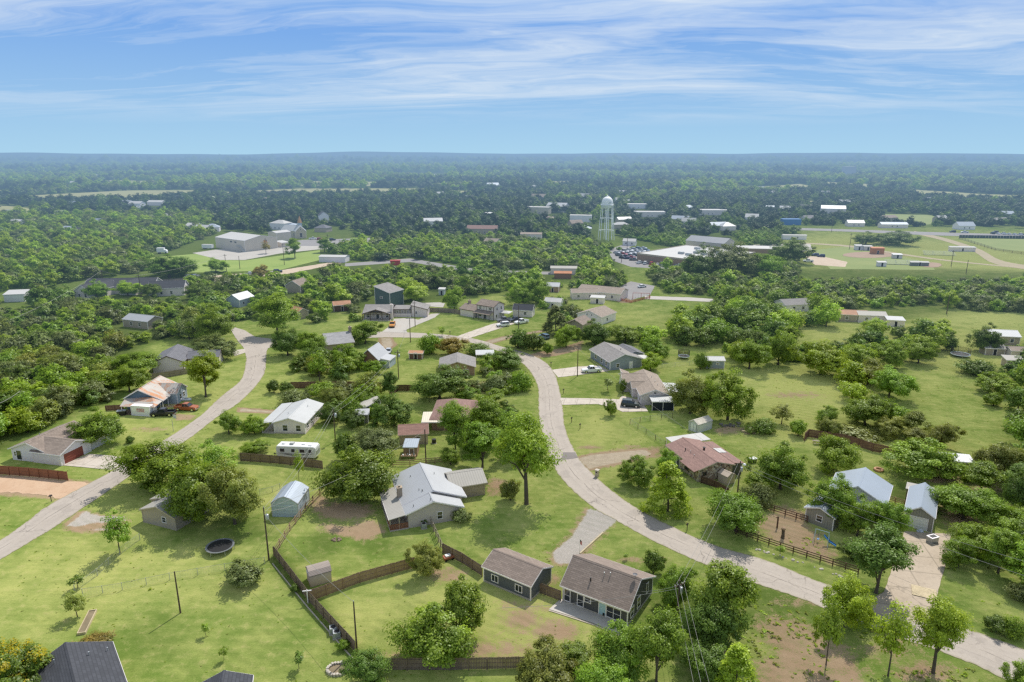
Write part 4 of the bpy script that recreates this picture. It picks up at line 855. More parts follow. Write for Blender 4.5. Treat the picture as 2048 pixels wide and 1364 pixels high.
# 13 --- brown brick gable
f = FA((951, 715.6), (952, 733), (879, 719), 2.6); f.L, f.W = 9.6, 10.4
E = house_root('house', 'brick gable house with grey-brown roof behind a weedy garden, in the centre', 'house', f)
volume(E, f, 2.5, 1.6, 'gable', W_BRICK, SH_LGREY, .4, .4, 0, TRIMT, [('b', 1.5, 1.4, 1.0, 1.0, 'w'), ('b', -2.4, 1.35, 1.2, 1.0, 'w'), ('b', 0, 2.9, .6, .5, 'v', DARKIN)])
f = FC(970, 722, 5.5, 4.0, 4)
E = house_root('carport', 'white metal carport roof beside the brick gable house', 'carport', f)
_, lo, ro, _, _ = volume(E, f, 2.5, .3, 'shed', None, MT_WHITE, .1, .1, 0, TRIM); posts(E, lo, ro, [(-2.6, -1.8), (2.6, -1.8), (-2.6, 1.8), (2.6, 1.8)], 2.5, TRIMG)
# 15 --- steep little house, silver roof
f = FA((725, 724), (730, 712), (768, 708), 2.6)
f = Frame(G(745, 734)[0], G(745, 734)[1] + 2.5, R_(78), 8.0, 6.4)
E = house_root('cottage', 'small steep cottage with silver metal roof slope and dark gable beside a parked silver car', 'house', f)
zc, lc, rc, _, _ = volume(E, f, 2.6, 3.0, 'gable', W_REDBRICK, MT_GREY, .35, .35, 0, TRIM, [('a', -1.2, 1.4, .9, 1.2, 'w'), ('a', 1.2, 1.4, .9, 1.2, 'w')])
f2 = Frame(f.cx + 4.2, f.cy - 1.0, R_(78), 5.0, 3.4); volume(E, f2, 2.3, .5, 'shed', W_LBLUE, MT_GREY, .15, .15, 0, TRIM)
# 16 --- grey roof with chimney
f = FA((653, 691), (710, 685), (702, 667), 2.6)
E = house_root('house', 'weathered pale grey roof and end chimney among trees, left of the steep cottage', 'house', f)
z, lo, ro, _, _ = volume(E, f, 2.6, 1.9, 'gable', W_TAN, mat('shingle_bleached', (.30, .295, .30), .9, .2, 1.2, 'shingle', stain=.45), .4, .35, 1.5, TRIMT)
chimney(E, lo, ro, f.L / 2 - .1, 1.2, 0, 6.0, .9, W_TANBRICK)
# 17 --- white timber-framed house
f = Frame(-50.6, 255.6, 0, 11.0, 11.2)
E = house_root('house', 'long white house with dark timber porch gable and pale chimney beyond the orange truck', 'house', f)
z, lo, ro, l, w = volume(E, f, 2.6, 1.8, 'gable', W_STUCCO, SH_LGREY, .5, .4, 0, TRIMD, [('f', -3.6, 1.3, .9, 1.4, 'w'), ('f', 0, 1.05, 1.0, 2.05, 'd', DOORD), ('f', 3.6, 1.3, .9, 1.4, 'w')])
fp = Frame(-50.6, 249.4, R_(90), 4.4, 10.6); volume(E, fp, 2.6, 1.7, 'gable', None, SH_LGREY, .3, .3, 0, TRIMD)
lp, rp = rel(E, fp); b = MB()
for y in (-5.0, -2.2, 2.2, 5.0): b.box(-2.05, -1.85, y - .1, y + .1, 0, 2.65)
b.box(-2.05, -1.85, -5.1, 5.1, 2.45, 2.7); b.box(-2.05, -1.85, -.1, .1, 2.7, 4.2)
b.tube([(-1.95, -2.6, 2.6), (-1.95, 0, 4.15)], .09, 4); b.tube([(-1.95, 2.6, 2.6), (-1.95, 0, 4.15)], .09, 4); part(E, 'porch_truss', b, TRIMD, lp, rp)
b = MB(); b.box(-2.2, 2.0, -5.3, 5.3, 0, .18); part(E, 'porch_floor', b, CONC, lp, rp)
chimney(E, lo, ro, 5.4, -5.4, 0, 5.6, .9, W_STUCCO)
fc = Frame(-41.7, 256.4, 0, 7.2, 5.2); volume(E, fc, 2.9, .5, 'shed', W_GRN, SH_LGREY, .3, .1, 0, TRIMD, [('f', -2, 2.0, .7, .9, 'w'), ('f', 0, 2.0, .7, .9, 'w'), ('f', 2, 2.0, .7, .9, 'w')])
fe = Frame(-35.3, 257.4, R_(90), 8.0, 6.6, 1); volume(E, fe, 2.9, 1.7, 'shed', W_STUCCO, SH_LGREY, .3, .3, 0, TRIMD, [('a', 1.2, 1.7, .7, 1.0, 'w'), ('f', 0, 1.4, .8, 1.0, 'w')])
b = MB(); lq, rq = rel(E, fc); b.box(-3.4, 3.3, -2.75, -2.6, 0, 1.35); part(E, 'white_screen_wall', b, W_STUCCO, lq, rq)
# 18 --- dark teal
f = Frame(-50.2, 274.0, R_(-118), 9.5, 8.2, -1)
E = house_root('house', 'tall dark teal house with single-slope roof behind the white timber-framed house', 'house', f)
volume(E, f, 6.3, 2.2, 'shed', W_TEAL, SH_LGREY, .3, .3, 0, TRIM, [('b', .5, 4.2, 1.2, .7, 'w'), ('k', 0, 4.0, 1.0, 1.2, 'w')])
# 19 --- white two-storey tudor
f = FA((948.6, 610), (985, 616), (1007, 607), 5)
f.W = 7.2
E = house_root('house', 'white two-storey house with dark half-timbering and brown roof, at the end of the branching driveway', 'house', f)
z, lo, ro, l, w = volume(E, f, 5.0, 1.6, 'gable', W_STUCCO, SH_OLD, .35, .35, 0, TRIMD, [('f', -2.4, 4.1, .9, 1.0, 'w'), ('f', 2.4, 4.1, .9, 1.0, 'w'), ('f', 0, 1.1, 1, 2, 'd', DOORD), ('f', -2.6, 1.4, 1.4, 1.3, 'w'), ('b', -1.2, 4.0, .8, 1.1, 'w'), ('b', 1.4, 4.0, .8, 1.1, 'w'), ('b', -1.5, 1.4, .9, 1.1, 'w')])
b = MB()
for x in (-3.9, -2.9, -1.9, -.6, .6, 1.8, 3.0, 3.9): b.box(x - .06, x + .06, -w / 2 - .05, -w / 2 - .01, 3.2, 5.1)
b.box(-l / 2, l / 2, -w / 2 - .052, -w / 2 - .012, 3.2, 3.32); part(E, 'half_timbering', b, TRIMD, lo, ro)
slabroof(E, lo, ro, -l / 2, l / 2, -w / 2 - 2.6, -w / 2 + .1, 2.4, 3.15, SH_OLD); posts(E, lo, ro, [(x, -w / 2 - 2.4) for x in (-3.8, -1.3, 1.3, 3.8)], 2.4, TRIMD)
c, s = math.cos(f.ang), math.sin(f.ang); fx = Frame(f.cx - 8.0 * c + .6 * s, f.cy - 8.0 * s - .6 * c, f.ang, 8, 8)
volume(E, fx, 2.6, 1.5, 'gable', W_STUCCO, SH_OLD, .35, .35, 0, TRIMD); l2, r2 = rel(E, fx); chimney(E, l2, r2, -2.5, .8, 0, 5.2, .9, W_TANBRICK)
# 20 small dark garage, 21 canopy
f = FC(1048, 634, 8.0, 5.5, -12)
f = Frame(G(1048, 634)[0], G(1048, 634)[1] + 2.5, R_(-14), 8.0, 5.2)
E = house_root('garage', 'small pale garage with near-black roof, behind the white pickup', 'garage', f)
volume(E, f, 2.5, 1.9, 'gable', W_STUCCO, SH_DARK, .3, .3, 0, TRIM, [('a', 0, 1.1, 2.6, 2.1, 'g', DOORD), ('f', 1.0, 1.4, 1.0, 1.0, 'w')])
f = FC(1011, 636, 4.4, 4.0, -20)
E = house_root('canopy', 'pale fabric canopy on thin posts beside the two-storey white house', 'canopy', f)
_, lo, ro, _, _ = volume(E, f, 2.2, .7, 'hip', None, RF_WHITED, .1, .1, 0, None); posts(E, lo, ro, [(-2, -1.8), (2, -1.8), (2, 1.8), (-2, 1.8)], 2.2, GALV, .08)
# 33 --- tan L-shaped centre with playground
f = FA((1154, 573), (1240.6, 592), (1215, 566), 3.0)
f = Frame(G(1200, 600)[0] + 2, G(1200, 600)[1] + 6.5, R_(-28), 20, 11)
E = house_root('daycare_building', 'long tan building with pale brown roof beside the red-fenced playground', 'building', f)
volume(E, f, 3.0, 1.7, 'gable', W_STUCCO, SH_TAN, .5, .4, 0, TRIM, [('f', 6, 1.5, 1, 1.2, 'w'), ('f', 3, 1.5, 1, 1.2, 'w')])
f2 = Frame(G(1175, 600)[0] - 1, G(1175, 600)[1] + 4.5, R_(4), 12, 7); volume(E, f2, 2.8, 1.2, 'gable', W_STUCCO, SH_TAN, .4, .4, 0, TRIM, [('f', -3, 1.4, 1, 1, 'w'), ('f', 2, 1.4, 1, 1, 'w')])
# 35 --- white gable
f = FA((1231.7, 625), (1206, 634), (1169.5, 621), 3.0); f.L = 11
E = house_root('house', 'white gable house with plain tan roof, right of the grey-green conifer', 'house', f)
volume(E, f, 2.9, 1.8, 'gable', W_WHITE, SH_TAN, .35, .35, 0, TRIM, [('b', -2.2, 1.2, 2.6, 2.1, 'g'), ('b', 2.0, 1.4, 1.0, 1.1, 'w'), ('b', -1.0, 3.2, .4, .5, 'v', DARKIN), ('b', 1.0, 3.2, .4, .5, 'v', DARKIN), ('f', 1, 1.4, 1, 1.1, 'w')])
f = Frame(G(1160, 662)[0], G(1160, 662)[1] + 3, R_(60), 8.5, 6.5)
E = house_root('house', 'tan-roofed house screened by garden trees, below the white gable house', 'house', f)
volume(E, f, 2.6, 1.6, 'gable', W_TAN, SH_OLD, .4, .4, 0, TRIMT)
# 37 --- grey ranch with board siding
f = FA((1178, 699), (1218.7, 724.8), (1282, 714.6), 2.6)
E = house_root('house', 'grey board-sided ranch house with grey-brown roof beside the white pickup truck', 'house', f)
z, lo, ro, l, w = volume(E, f, 2.55, 1.95, 'gable', W_BGREY, SH_LGREY, .45, .4, -.6, TRIM, [('b', 1.6, 1.03, .95, 2.03, 'd'), ('b', -2.6, 1.3, 1.0, 1.0, 'w'), ('f', -3, 1.4, 1.2, 1.1, 'w'), ('f', 1, 1.4, 1.2, 1.1, 'w'), ('f', 4.2, 1.4, 1.0, 1.1, 'w')], vents=[(1.5, .8, .09)])
c, s = math.cos(f.ang), math.sin(f.ang); fx = Frame(f.cx - 2.5 * c - 5.6 * s, f.cy - 2.5 * s + 5.6 * c, f.ang, 8.5, 6.5)
volume(E, fx, 2.4, 1.1, 'gable', W_BGREY, SH_GREY, .4, .4, 0, TRIM)
slabroof(E, lo, ro, 2.4, 6.6, w / 2 - .2, w / 2 + 3.4, 2.45, 2.2, RF_WHITED)
posts(E, lo, ro, [(6.3, w / 2 + 3.2), (2.7, w / 2 + 3.2)], 2.2, TRIM)
# 39 --- tan hip/gable house with black-screened carport
f = Frame(35.3, 166.8, R_(-90), 16.6, 7.6)
E = house_root('house', 'tan brick house with stepped brown roof and dark-screened carport beside the parked dark truck', 'house', f)
z, lo, ro, l, w = volume(E, f, 2.6, 1.5, 'gable', W_STUCCO, SH_TAN, .4, .35, 0, TRIM, [('b', 0, 3.2, .6, .4, 'v', DARKIN), ('f', 6.5, 1.4, .9, 1.3, 'w'), ('f', 4.6, 1.05, .95, 2.05, 'd')], vents=[(-2, 1.0, .06), (1.5, 1.2, .06), (3.5, 1.5, .06)])
f2 = Frame(32.0, 172.0, R_(180), 6.4, 7.6); volume(E, f2, 2.55, 1.4, 'gable', W_STUCCO, SH_TAN, .4, .35, 0, TRIM, [('b', 1.5, 1.4, 1.0, 1.2, 'w')])
f2 = Frame(33.0, 166.2, R_(180), 5.2, 4.6); volume(E, f2, 2.5, 1.2, 'gable', W_STUCCO, SH_TAN, .35, .3, 0, TRIM, [('b', 0, 1.4, 1.1, 1.2, 'w')])
f2 = Frame(30.6, 176.2, R_(90), 3.2, 2.4); volume(E, f2, 2.5, .9, 'shed', W_STUCCO, SH_TAN, .2, .2, 0, TRIM)
fk = Frame(36.5, 157.2, 0, 5.4, 4.6); volume(E, fk, 2.3, .12, 'shed', None, MT_WHITE, .1, .1, 0, TRIM); l2, r2 = rel(E, fk)
b = MB(); b.box(-2.55, 2.55, -2.2, -2.15, .05, 2.2); b.box(2.5, 2.55, -2.1, 2.1, .05, 2.2); part(E, 'dark_screen', b, mat('screen_navy', (.02, .026, .036), .8, .2), l2, r2)
posts(E, l2, r2, [(-2.6, -2.25), (0, -2.27), (2.6, -2.25), (-2.6, 2.2)], 2.3, TRIM, .1)
fk = Frame(40.8, 164.0, R_(90), 9, 3.8); volume(E, fk, 2.35, .15, 'shed', None, MT_WHITE, .1, .1, 0, TRIM); l2, r2 = rel(E, fk); posts(E, l2, r2, [(-4.3, -1.7), (0, -1.7), (4.3, -1.7)], 2.35, TRIM, .1)
# 40 --- blue-grey shed
f = Frame(G(1428, 737)[0] + .3, G(1428, 737)[1] + 1.6, R_(0), 5.6, 3.8)
E = house_root('garden_shed', 'blue-grey garden shed with white metal roof beside a small dark tree in the meadow', 'shed', f)
volume(E, f, 2.35, .75, 'gable', W_BGREY, MT_WHITE, .2, .25, 0, TRIM, [('f', .6, 1.5, .7, .5, 'w')], base=CONC)
# 41 --- mossy shed
f = FA((1425.7, 841.6), (1396.5, 851), (1377.4, 843), 1.95)
E = house_root('garden_shed', 'old white metal shed with mossy roof and double doors, behind the stone house', 'shed', f)
z, lo, ro, l, w = volume(E, f, 1.95, .75, 'gable', mat('shed_metal_white', (.58, .60, .57), .6, .12, 1, 'batten', stain=.2), RF_MOSS, .08, .1, 0, TRIMG)
b = MB(); b.cbox((l / 2 + .02, -.42, .92), (.04, .78, 1.75)); b.cbox((l / 2 + .02, .42, .92), (.04, .78, 1.75)); part(E, 'door', b, DOORW, lo, ro)
b = MB(); b.box(l / 2 + .02, l / 2 + .05, -.9, -.83, .05, 1.85); b.box(l / 2 + .02, l / 2 + .05, .83, .9, .05, 1.85); b.box(l / 2 + .04, l / 2 + .06, -.02, .02, .05, 1.8); part(E, 'door_frame', b, DOORD, lo, ro)
# 42 --- stone house
f = FA((1330, 891), (1396.5, 942), (1467.6, 928), 2.6)
E = house_root('house', 'rubble stone house with maroon shingle roof beside the dirt driveway', 'house', f)
z, lo, ro, l, w = volume(E, f, 2.6, 1.15, 'gable', W_STONE, SH_RED, .4, .45, 0, TRIMT, [('b', -2.3, 1.55, .6, .6, 'W'), ('b', 1.7, 1.75, .6, .6, 'W'), ('f', -1.5, 1.1, 1.0, 2.0, 'd', DOORD), ('f', 1.6, 1.4, 1.2, 1.2, 'W'), ('f', -4, 1.4, 1.2, 1.2, 'W')], vents=[(-1.5, -2.2, .09), (-.1, -1.9, .05), (1.6, -2.2, .05), (.2, .9, .2)])
slabroof(E, lo, ro, -5.2, 5.5, 4.2, 6.5, 2.62, 2.35, SH_RED, .12)
b = MB(); b.box(.2, 5.3, 4.0, 6.2, 0, 2.4); part(E, 'lean_to_wall', b, DOORD, lo, ro)
b = MB(); b.prism([(4.2, 2.76), (6.0, 2.55), (6.0, 2.6), (4.2, 2.81)], -1.6, .6); part(E, 'roof_panel', b, RF_WHITE, lo, ro)
slabroof(E, lo, ro, -9.7, -5.9, -1.9, 6.6, 2.5, 2.5, RF_WHITED, .12, 'patio_roof'); posts(E, lo, ro, [(-9.5, -1.7), (-9.5, 2.4), (-9.5, 6.4), (-6.2, 6.4)], 2.5, TRIM, .1)
slabroof(E, lo, ro, 1.0, 6.1, -5.0, -3.9, 2.42, 2.72, SH_RED, .12)
f = Frame(G(1452, 966)[0], G(1452, 966)[1] + .3, R_(22), 2.2, 2.0)
f = Frame(G(1452, 964)[0], G(1452, 964)[1], R_(-58), 2.4, 2.3)
E = house_root('garden_shed', 'tiny tan resin shed inside the picket fence of the stone house', 'shed', f)
volume(E, f, 1.65, .6, 'gable', mat('shed_resin_tan', (0, 0, 0)), mat('shed_resin_pale_roof', (.42, .35, .28), .8, .1), .08, .1, 0, None)
# 44, 45 --- grey-roofed house and garage on the right
f = Frame(61.7, 109.7, R_(-124), 8.8, 9.4)
E = house_root('house', 'house with smooth pale blue-grey metal roof among yard trees on the right', 'house', f)
volume(E, f, 2.75, 2.3, 'gable', W_WHITE, MT_BLUE, .35, .35, 0, TRIM, [('b', 0, 1.4, 1, 1.2, 'w')])
f2 = Frame(55.2, 105.6, R_(-137), 11.5, 5.2); volume(E, f2, 2.45, 1.0, 'gable', W_GRN, MT_BLUE, .3, .3, 0, TRIM, [('k', 1, 1.4, .9, 1.0, 'w'), ('b', 0, 1.4, .9, 1.0, 'w')])
l2, r2 = rel(E, f); slabroof(E, l2, r2, 4.4, 7.2, -4.6, 4.6, 2.6, 2.75, MT_BLUE)
f = Frame(69.9, 105.0, R_(-123.5), 10.4, 4.5)
E = house_root('garage', 'narrow grey-tan garage with white overhead door at the end of the wide driveway', 'garage', f)
volume(E, f, 2.7, 1.4, 'gable', W_GRN, MT_BLUE, .18, .3, 0, TRIM, [('b', 0, 1.1, 2.5, 2.1, 'g')])
f = Frame(73.8, 110.0, R_(-123.5), 3.0, 6.5)
E = house_root('carport', 'flat pale lean-to roof behind the narrow grey-tan garage', 'carport', f)
_, lo, ro, _, _ = volume(E, f, 2.3, .2, 'shed', None, MT_TAN, .1, .1, 0, None); posts(E, lo, ro, [(-1.3, -3), (1.3, -3), (-1.3, 3), (1.3, 3)], 2.3, WOODB)
# 46 --- white house with dark grey roof, left
f = FA((312, 705), (312, 731), (382, 721), 2.8)
f.ang = R_(-90 + 12); f.L = 13
E = house_root('house', 'cream stucco house with dark grey shingle roof above the rusty-roofed house', 'house', f)
volume(E, f, 2.8, 2.0, 'gable', W_STUCCO, SH_GREY, .4, .3, 0, TRIMD, vents=[(1.5, -2.5, .06)])
fx = Frame(f.cx + 8.5, f.cy + 2.0, R_(12), 9, 7); volume(E, fx, 2.7, 1.4, 'gable', W_STUCCO, SH_GREY, .4, .3, 0, TRIMD)
# 47 --- rusty roof
f = Frame(-89.6, 160.8, R_(-90), 11, 9.4)
E = house_root('house', 'blue-grey house with patchy rusted metal roof behind a white storage container', 'house', f)
lo, ro = custom(E, f, [(-4.4, 2.9), (-.6, 5.1), (5.1, 2.35)], -5.7, 5.3, MT_RUST, W_BLUE, (-4.1, 2.9), (-5.3, 4.8), trim=TRIM, cap=1)
opening(E, lo, ro, 0, 5.8, 1, 'k', .6, 1.1, 1.0, 2.05, 'd', DOORR); opening(E, lo, ro, 0, 5.8, 1, 'k', 3.0, 1.4, 1.0, 1.2, 'w')
posts(E, lo, ro, [(5.0, 4.8), (2.4, 4.8), (0, 4.8), (5.0, 8.4 - 4.2)], 2.35, TRIM)
b = MB(); b.add([(5.2, -4.0, 2.95), (5.2, 2.6, 3.35), (9.2, 5.0, 2.2), (8.6, -3.6, 2.2), (5.2, 5.0, 2.4), (5.2, -4.0, 2.85), (5.2, 2.6, 3.25), (9.2, 5.0, 2.1), (8.6, -3.6, 2.1), (5.2, 5.0, 2.3)], [(0, 3, 2, 1), (1, 2, 4), (5, 6, 7, 8), (6, 9, 7), (0, 5, 8, 3), (3, 8, 7, 2), (2, 7, 9, 4)]); part(E, 'porch_roof', b, MT_RUST, lo, ro)
posts(E, lo, ro, [(8.9, 4.6), (8.4, -3.3), (8.7, .8)], 2.15, TRIM)
b = MB(); b.box(5.2, 8.6, -3.6, 4.6, 0, .15); part(E, 'porch_floor', b, WOODB, lo, ro)
fx = Frame(-87.2, 162.3, 0, 8.6, 5.6); volume(E, fx, 2.7, 1.75, 'gable', W_LBLUE, MT_RUST, .25, .25, 0, TRIM, [('b', -.8, 1.4, .9, 1.2, 'w'), ('b', .9, 1.4, .9, 1.2, 'w')])
# 49 --- ranch, far left
f = Frame(-96.2, 132.2, R_(-102.5), 12, 9.2)
E = house_root('house', 'white ranch house with weathered brown roof and red garage door, left of the left street', 'house', f)
z, lo, ro, l, w = volume(E, f, 2.45, 1.75, 'gable', W_WHITE, SH_OLD, .45, .4, 0, TRIM, [('b', -2.5, 1.2, 1.2, 1.9, 'd', GLASS), ('b', -4.0 + .6, 1.4, .5, .9, 'w')], vents=[(1.5, -1.2, .05)])
fx = Frame(-92.2, 129.0, R_(-14), 7.6, 8.0); volume(E, fx, 2.4, 1.6, 'gable', W_WHITE, SH_OLD, .4, .4, 0, TRIM, [('b', -.6, 1.1, 4.6, 2.1, 'g', DOORR)])
fx = Frame(-91.0, 134.5, R_(-102), 9, 7); volume(E, fx, 2.4, 1.3, 'gable', W_WHITE, SH_OLD, .4, .4, 0, TRIM)
# 48 --- moving container
f = FA((260, 816), (306, 817), (303.5, 809), 2.4)
p0, p1, p2 = G(264, 831.7), G(296, 834), G(310, 826)
an = math.atan2(p1[1] - p0[1], p1[0] - p0[0]); f = Frame(p0[0] + 2.45, p0[1] + 1.05, an, 5.0, 2.4)
E = house_root('storage_container', 'white portable storage container with red lettering, in front of the rusty-roofed house', 'container', f)
b = MB(); b.box(-2.42, 2.42, -1.15, 1.15, .12, 2.4)
for k in range(12): x = -2.2 + k * .4; b.box(x - .03, x + .03, -1.165, -1.15, .2, 2.3)
part(E, 'body', b, WHITEP)
b = MB(); b.box(-2.5, 2.5, -1.22, 1.22, 2.4, 2.5); b.box(-2.5, 2.5, -1.22, 1.22, .02, .12)
for x in (-2.46, 2.46):
    for y in (-1.18, 1.18): b.box(x - .05, x + .05, y - .05, y + .05, .1, 2.42)
part(E, 'frame', b, TRIM)
b = MB(); b.box(2.43, 2.46, -1.05, 1.05, .2, 2.3); part(E, 'roll_door', b, DOORW)
# lettering: red block with raised letters
GLY = {'P': ['1110', '1001', '1110', '1000', '1000'], 'O': ['0110', '1001', '1001', '1001', '0110'], 'D': ['1110', '1001', '1001', '1001', '1110'], 'S': ['0111', '1000', '0110', '0001', '1110']}
b = MB(); cw = .085; x = -.98
for ch in 'PODS':
    for r, row in enumerate(GLY[ch]):
        for q, v in enumerate(row):
            if v == '1': b.box(x + q * cw * 1.2, x + (q + 1) * cw * 1.2, -1.195, -1.172, 1.75 - r * .105 - .105, 1.75 - r * .105)
    x += .52
part(E, 'lettering', b, REDP)
b = MB(); b.box(-1.0, 1.0, -1.19, -1.172, 1.03, 1.12); b.box(-.9, .8, -1.19, -1.172, 1.82, 1.88); part(E, 'lettering_bar', b, REDP)
# 50 --- long dark-roofed white complex
f = Frame(G(230, 590)[0], G(230, 590)[1] + 8, R_(6), 30, 12)
E = house_root('apartment_building', 'long white building with near-black roofs and white gables among the trees on the left', 'building', f)
volume(E, f, 3.2, 2.9, 'gable', W_STUCCO, SH_DARK, .4, .4, 0, TRIM)
for px, py, L_, W_, an in ((170, 598, 9, 8, -100), (258, 590, 9, 8, -95), (330, 592, 15, 9, 12), (205, 592, 8, 6, -98)):
    p = G(px, py); f2 = Frame(p[0], p[1] + 4, R_(an), L_, W_); volume(E, f2, 3.4, 2.6, 'gable', W_STUCCO, SH_DARK, .3, .3, 0, TRIM, [('b', 0, 3.6, .8, 1.0, 'w'), ('b', -1.5, 1.5, .9, 1.3, 'w'), ('b', 1.5, 1.5, .9, 1.3, 'w'), ('f', 2, 1.5, .9, 1.3, 'w'), ('f', -2, 1.5, .9, 1.3, 'w'), ('a', 0, 1.5, .9, 1.3, 'w')])
# 23 --- big cream steel hall with emblem
f = Frame(-175.6, 452.6, R_(143), 34, 24, -1)
E = house_root('church_hall', 'big windowless cream steel hall with near-white roof and a cross and flame emblem', 'hall', f)
z, lo, ro, l, w = volume(E, f, 7.0, 2.4, 'gable', W_CREAM, RF_WHITE, .15, .15, 0, TRIM, [('f', -6.5, 5.4, 2.6, .9, 'w'), ('f', -1.5, 5.4, 2.6, .9, 'w')])
b = MB(); x = -l / 2 - .06
b.box(x, x + .05, -3.2, -2.85, 4.0, 7.2); b.box(x, x + .05, -4.2, -1.9, 5.7, 6.05); part(E, 'emblem_cross', b, TRIMD, lo, ro)
b = MB(); b.prism([(-2.7, 4.0), (-2.0, 4.6), (-1.75, 5.5), (-2.3, 6.6), (-2.55, 5.2)], x - .03, x + .02); b.prism([(-3.4, 4.0), (-3.9, 4.6), (-4.1, 5.3), (-3.7, 5.9), (-3.5, 5.0)], x - .03, x + .02); part(E, 'emblem_flame', b, REDP, lo, ro)
b = MB(); b.box(-13, -8, 12.0, 13.2, 3.2, 3.4); b.add([(-13, 12.1, 3.3), (-13, 13.1, 3.3), (-17, 13.1, .2), (-17, 12.1, .2), (-13, 12.1, 3.1), (-13, 13.1, 3.1), (-17, 13.1, 0), (-17, 12.1, 0)], [(0, 1, 2, 3), (4, 7, 6, 5), (0, 3, 7, 4), (1, 5, 6, 2)]); part(E, 'outside_stair', b, TRIMG, lo, ro)
f2 = Frame(G(550, 485)[0] + 2, G(550, 485)[1] + 5, R_(53), 12, 10, 1); volume(E, f2, 6.8, 1.0, 'gable', W_CREAM, RF_WHITE, .15, .15, 0, TRIM)
f2 = Frame(G(562, 494)[0], G(562, 494)[1] + 3, R_(50), 6, 9); volume(E, f2, 3.0, .5, 'shed', W_CREAM, RF_WHITE, .15, .15, 0, TRIM)
f = FC(416, 498, 7, 2.6, -8); E = house_root('trailer_box', 'long white box trailer parked left of the cream steel hall', 'trailer', f)
volume(E, f, 2.9, .06, 'flat', WHITEP, RF_WHITE, .02, .02, 0, None, z0=.7); b = MB()
for x in (-2.2, -1.5, 2.2):
    for y in (-1.1, 1.1): b.tube([(x, y - .12, .45), (x, y + .12, .45)], .45, 10)
part(E, 'wheels', b, RUBBER)
# 25 --- limestone church with steeple
f = Frame(-161, 512, R_(-40), 17, 9.5)
f = Frame(G(590, 476)[0] - 3, G(590, 476)[1] + 7, R_(150), 17, 9, -1)
E = house_root('church', 'small limestone church with white roof and a pointed copper-topped steeple', 'church', f)
z, lo, ro, l, w = volume(E, f, 5.0, 3.6, 'gable', W_LIME, MT_WHITE, .25, .25, 0, TRIM, [('f', -5, 2.3, .9, 2.4, 'w'), ('f', -1.5, 2.3, .9, 2.4, 'w'), ('f', 2, 2.3, .9, 2.4, 'w'), ('f', 5.5, 2.3, .9, 2.4, 'w')])
f2 = Frame(f.cx + 7, f.cy - 5.5, R_(-70), 9, 8); volume(E, f2, 5.0, 3.8, 'gable', W_LIME, MT_WHITE, .25, .25, 0, TRIM, [('b', 0, 2.4, 1.6, 3.0, 'w'), ('b', 0, 6.4, .6, .9, 'v', DARKIN)])
b = MB(); b.box(-6.0, -3.8, -3.4, -1.2, 0, 10.5); part(E, 'steeple_tower', b, W_LBLUE, lo, ro)
b = MB(); b.add([(-6.2, -3.6, 10.5), (-3.6, -3.6, 10.5), (-3.6, -1.0, 10.5), (-6.2, -1.0, 10.5), (-4.9, -2.3, 16.0)], [(0, 1, 4), (1, 2, 4), (2, 3, 4), (3, 0, 4), (3, 2, 1, 0)]); part(E, 'spire', b, mat('copper_orange', (.42, .25, .13), .6, .1), lo, ro)
b = MB(); b.box(-4.95, -4.85, -2.33, -2.27, 15.9, 17.3); b.box(-5.3, -4.5, -2.33, -2.27, 16.6, 16.72); part(E, 'cross', b, TRIM, lo, ro)
# 29 --- school, gym
p0 = G(1271, 517); an = R_(-47)
A_, B_ = G(1271, 516), G(1370, 533); an = math.atan2(B_[1] - A_[1], B_[0] - A_[0]); L_ = 62
ca, sa = math.cos(an), math.sin(an)
A_, B_, C_ = G(1274, 508, 4.6), G(1372, 520, 4.6), G(1352, 487, 4.6)
an = math.atan2(B_[1] - A_[1], B_[0] - A_[0])
cx = A_[0] + 23 * math.cos(an) + 26 * math.cos(an + math.pi / 2); cy = A_[1] + 23 * math.sin(an) + 26 * math.sin(an + math.pi / 2)
f = Frame(cx, cy, an, 46, 52)
E = house_root('school_building', 'sprawling brown brick building with flat white roof and rooftop units near the water tower', 'building', f)
z, lo, ro, l, w = volume(E, f, 4.5, .06, 'flat', W_BRICK, RF_WHITE, .1, .1, 0, TRIMT, [('f', 5, 1.1, 1.2, 2.2, 'd', DOORW), ('f', 14, 1.6, 1.6, 1.2, 'w'), ('f', -6, 1.6, 1.6, 1.2, 'w')], th=.5)
for i, (x, y) in enumerate(((-4, -10), (2, -12), (-1, 4), (6, 12), (1, -2), (7, -4), (-8, 14), (12, 4))):
    b = MB(); b.box(x - 1.6, x + 1.6, y - 1.0, y + 1.0, 5.05, 6.2); b.box(x - 1.2, x + 1.2, y - .7, y + .7, 6.2, 6.35); part(E, 'rooftop_unit', b, GALV, lo, ro)
b = MB()
for y0, y1 in ((-26, -25.7), (25.7, 26)): b.box(-23, 23, y0, y1, 5.05, 5.3)
for x0_, x1_ in ((-23, -22.7), (22.7, 23)): b.box(x0_, x1_, -25.7, 25.7, 5.05, 5.3)
part(E, 'parapet', b, TRIMT, lo, ro)
f2 = Frame(G(1530, 512)[0], G(1530, 512)[1] + 6, R_(-8), 30, 14); volume(E, f2, 4.2, .06, 'flat', W_BRICK, RF_WHITE, .1, .1, 0, TRIMT, th=.4)
f = FA((1373, 481), (1446, 487.5), (1468, 483), 7); f.L = 26
E = house_root('gymnasium', 'gymnasium with dark grey gable roof and cream end wall behind the flat-roofed brick building', 'building', f)
volume(E, f, 7, 2.6, 'gable', W_CREAM, mat('metal_roof_dark_grey', (.17, .185, .21), .6, .1, .7, 'seam'), .3, .3, 0, TRIM)
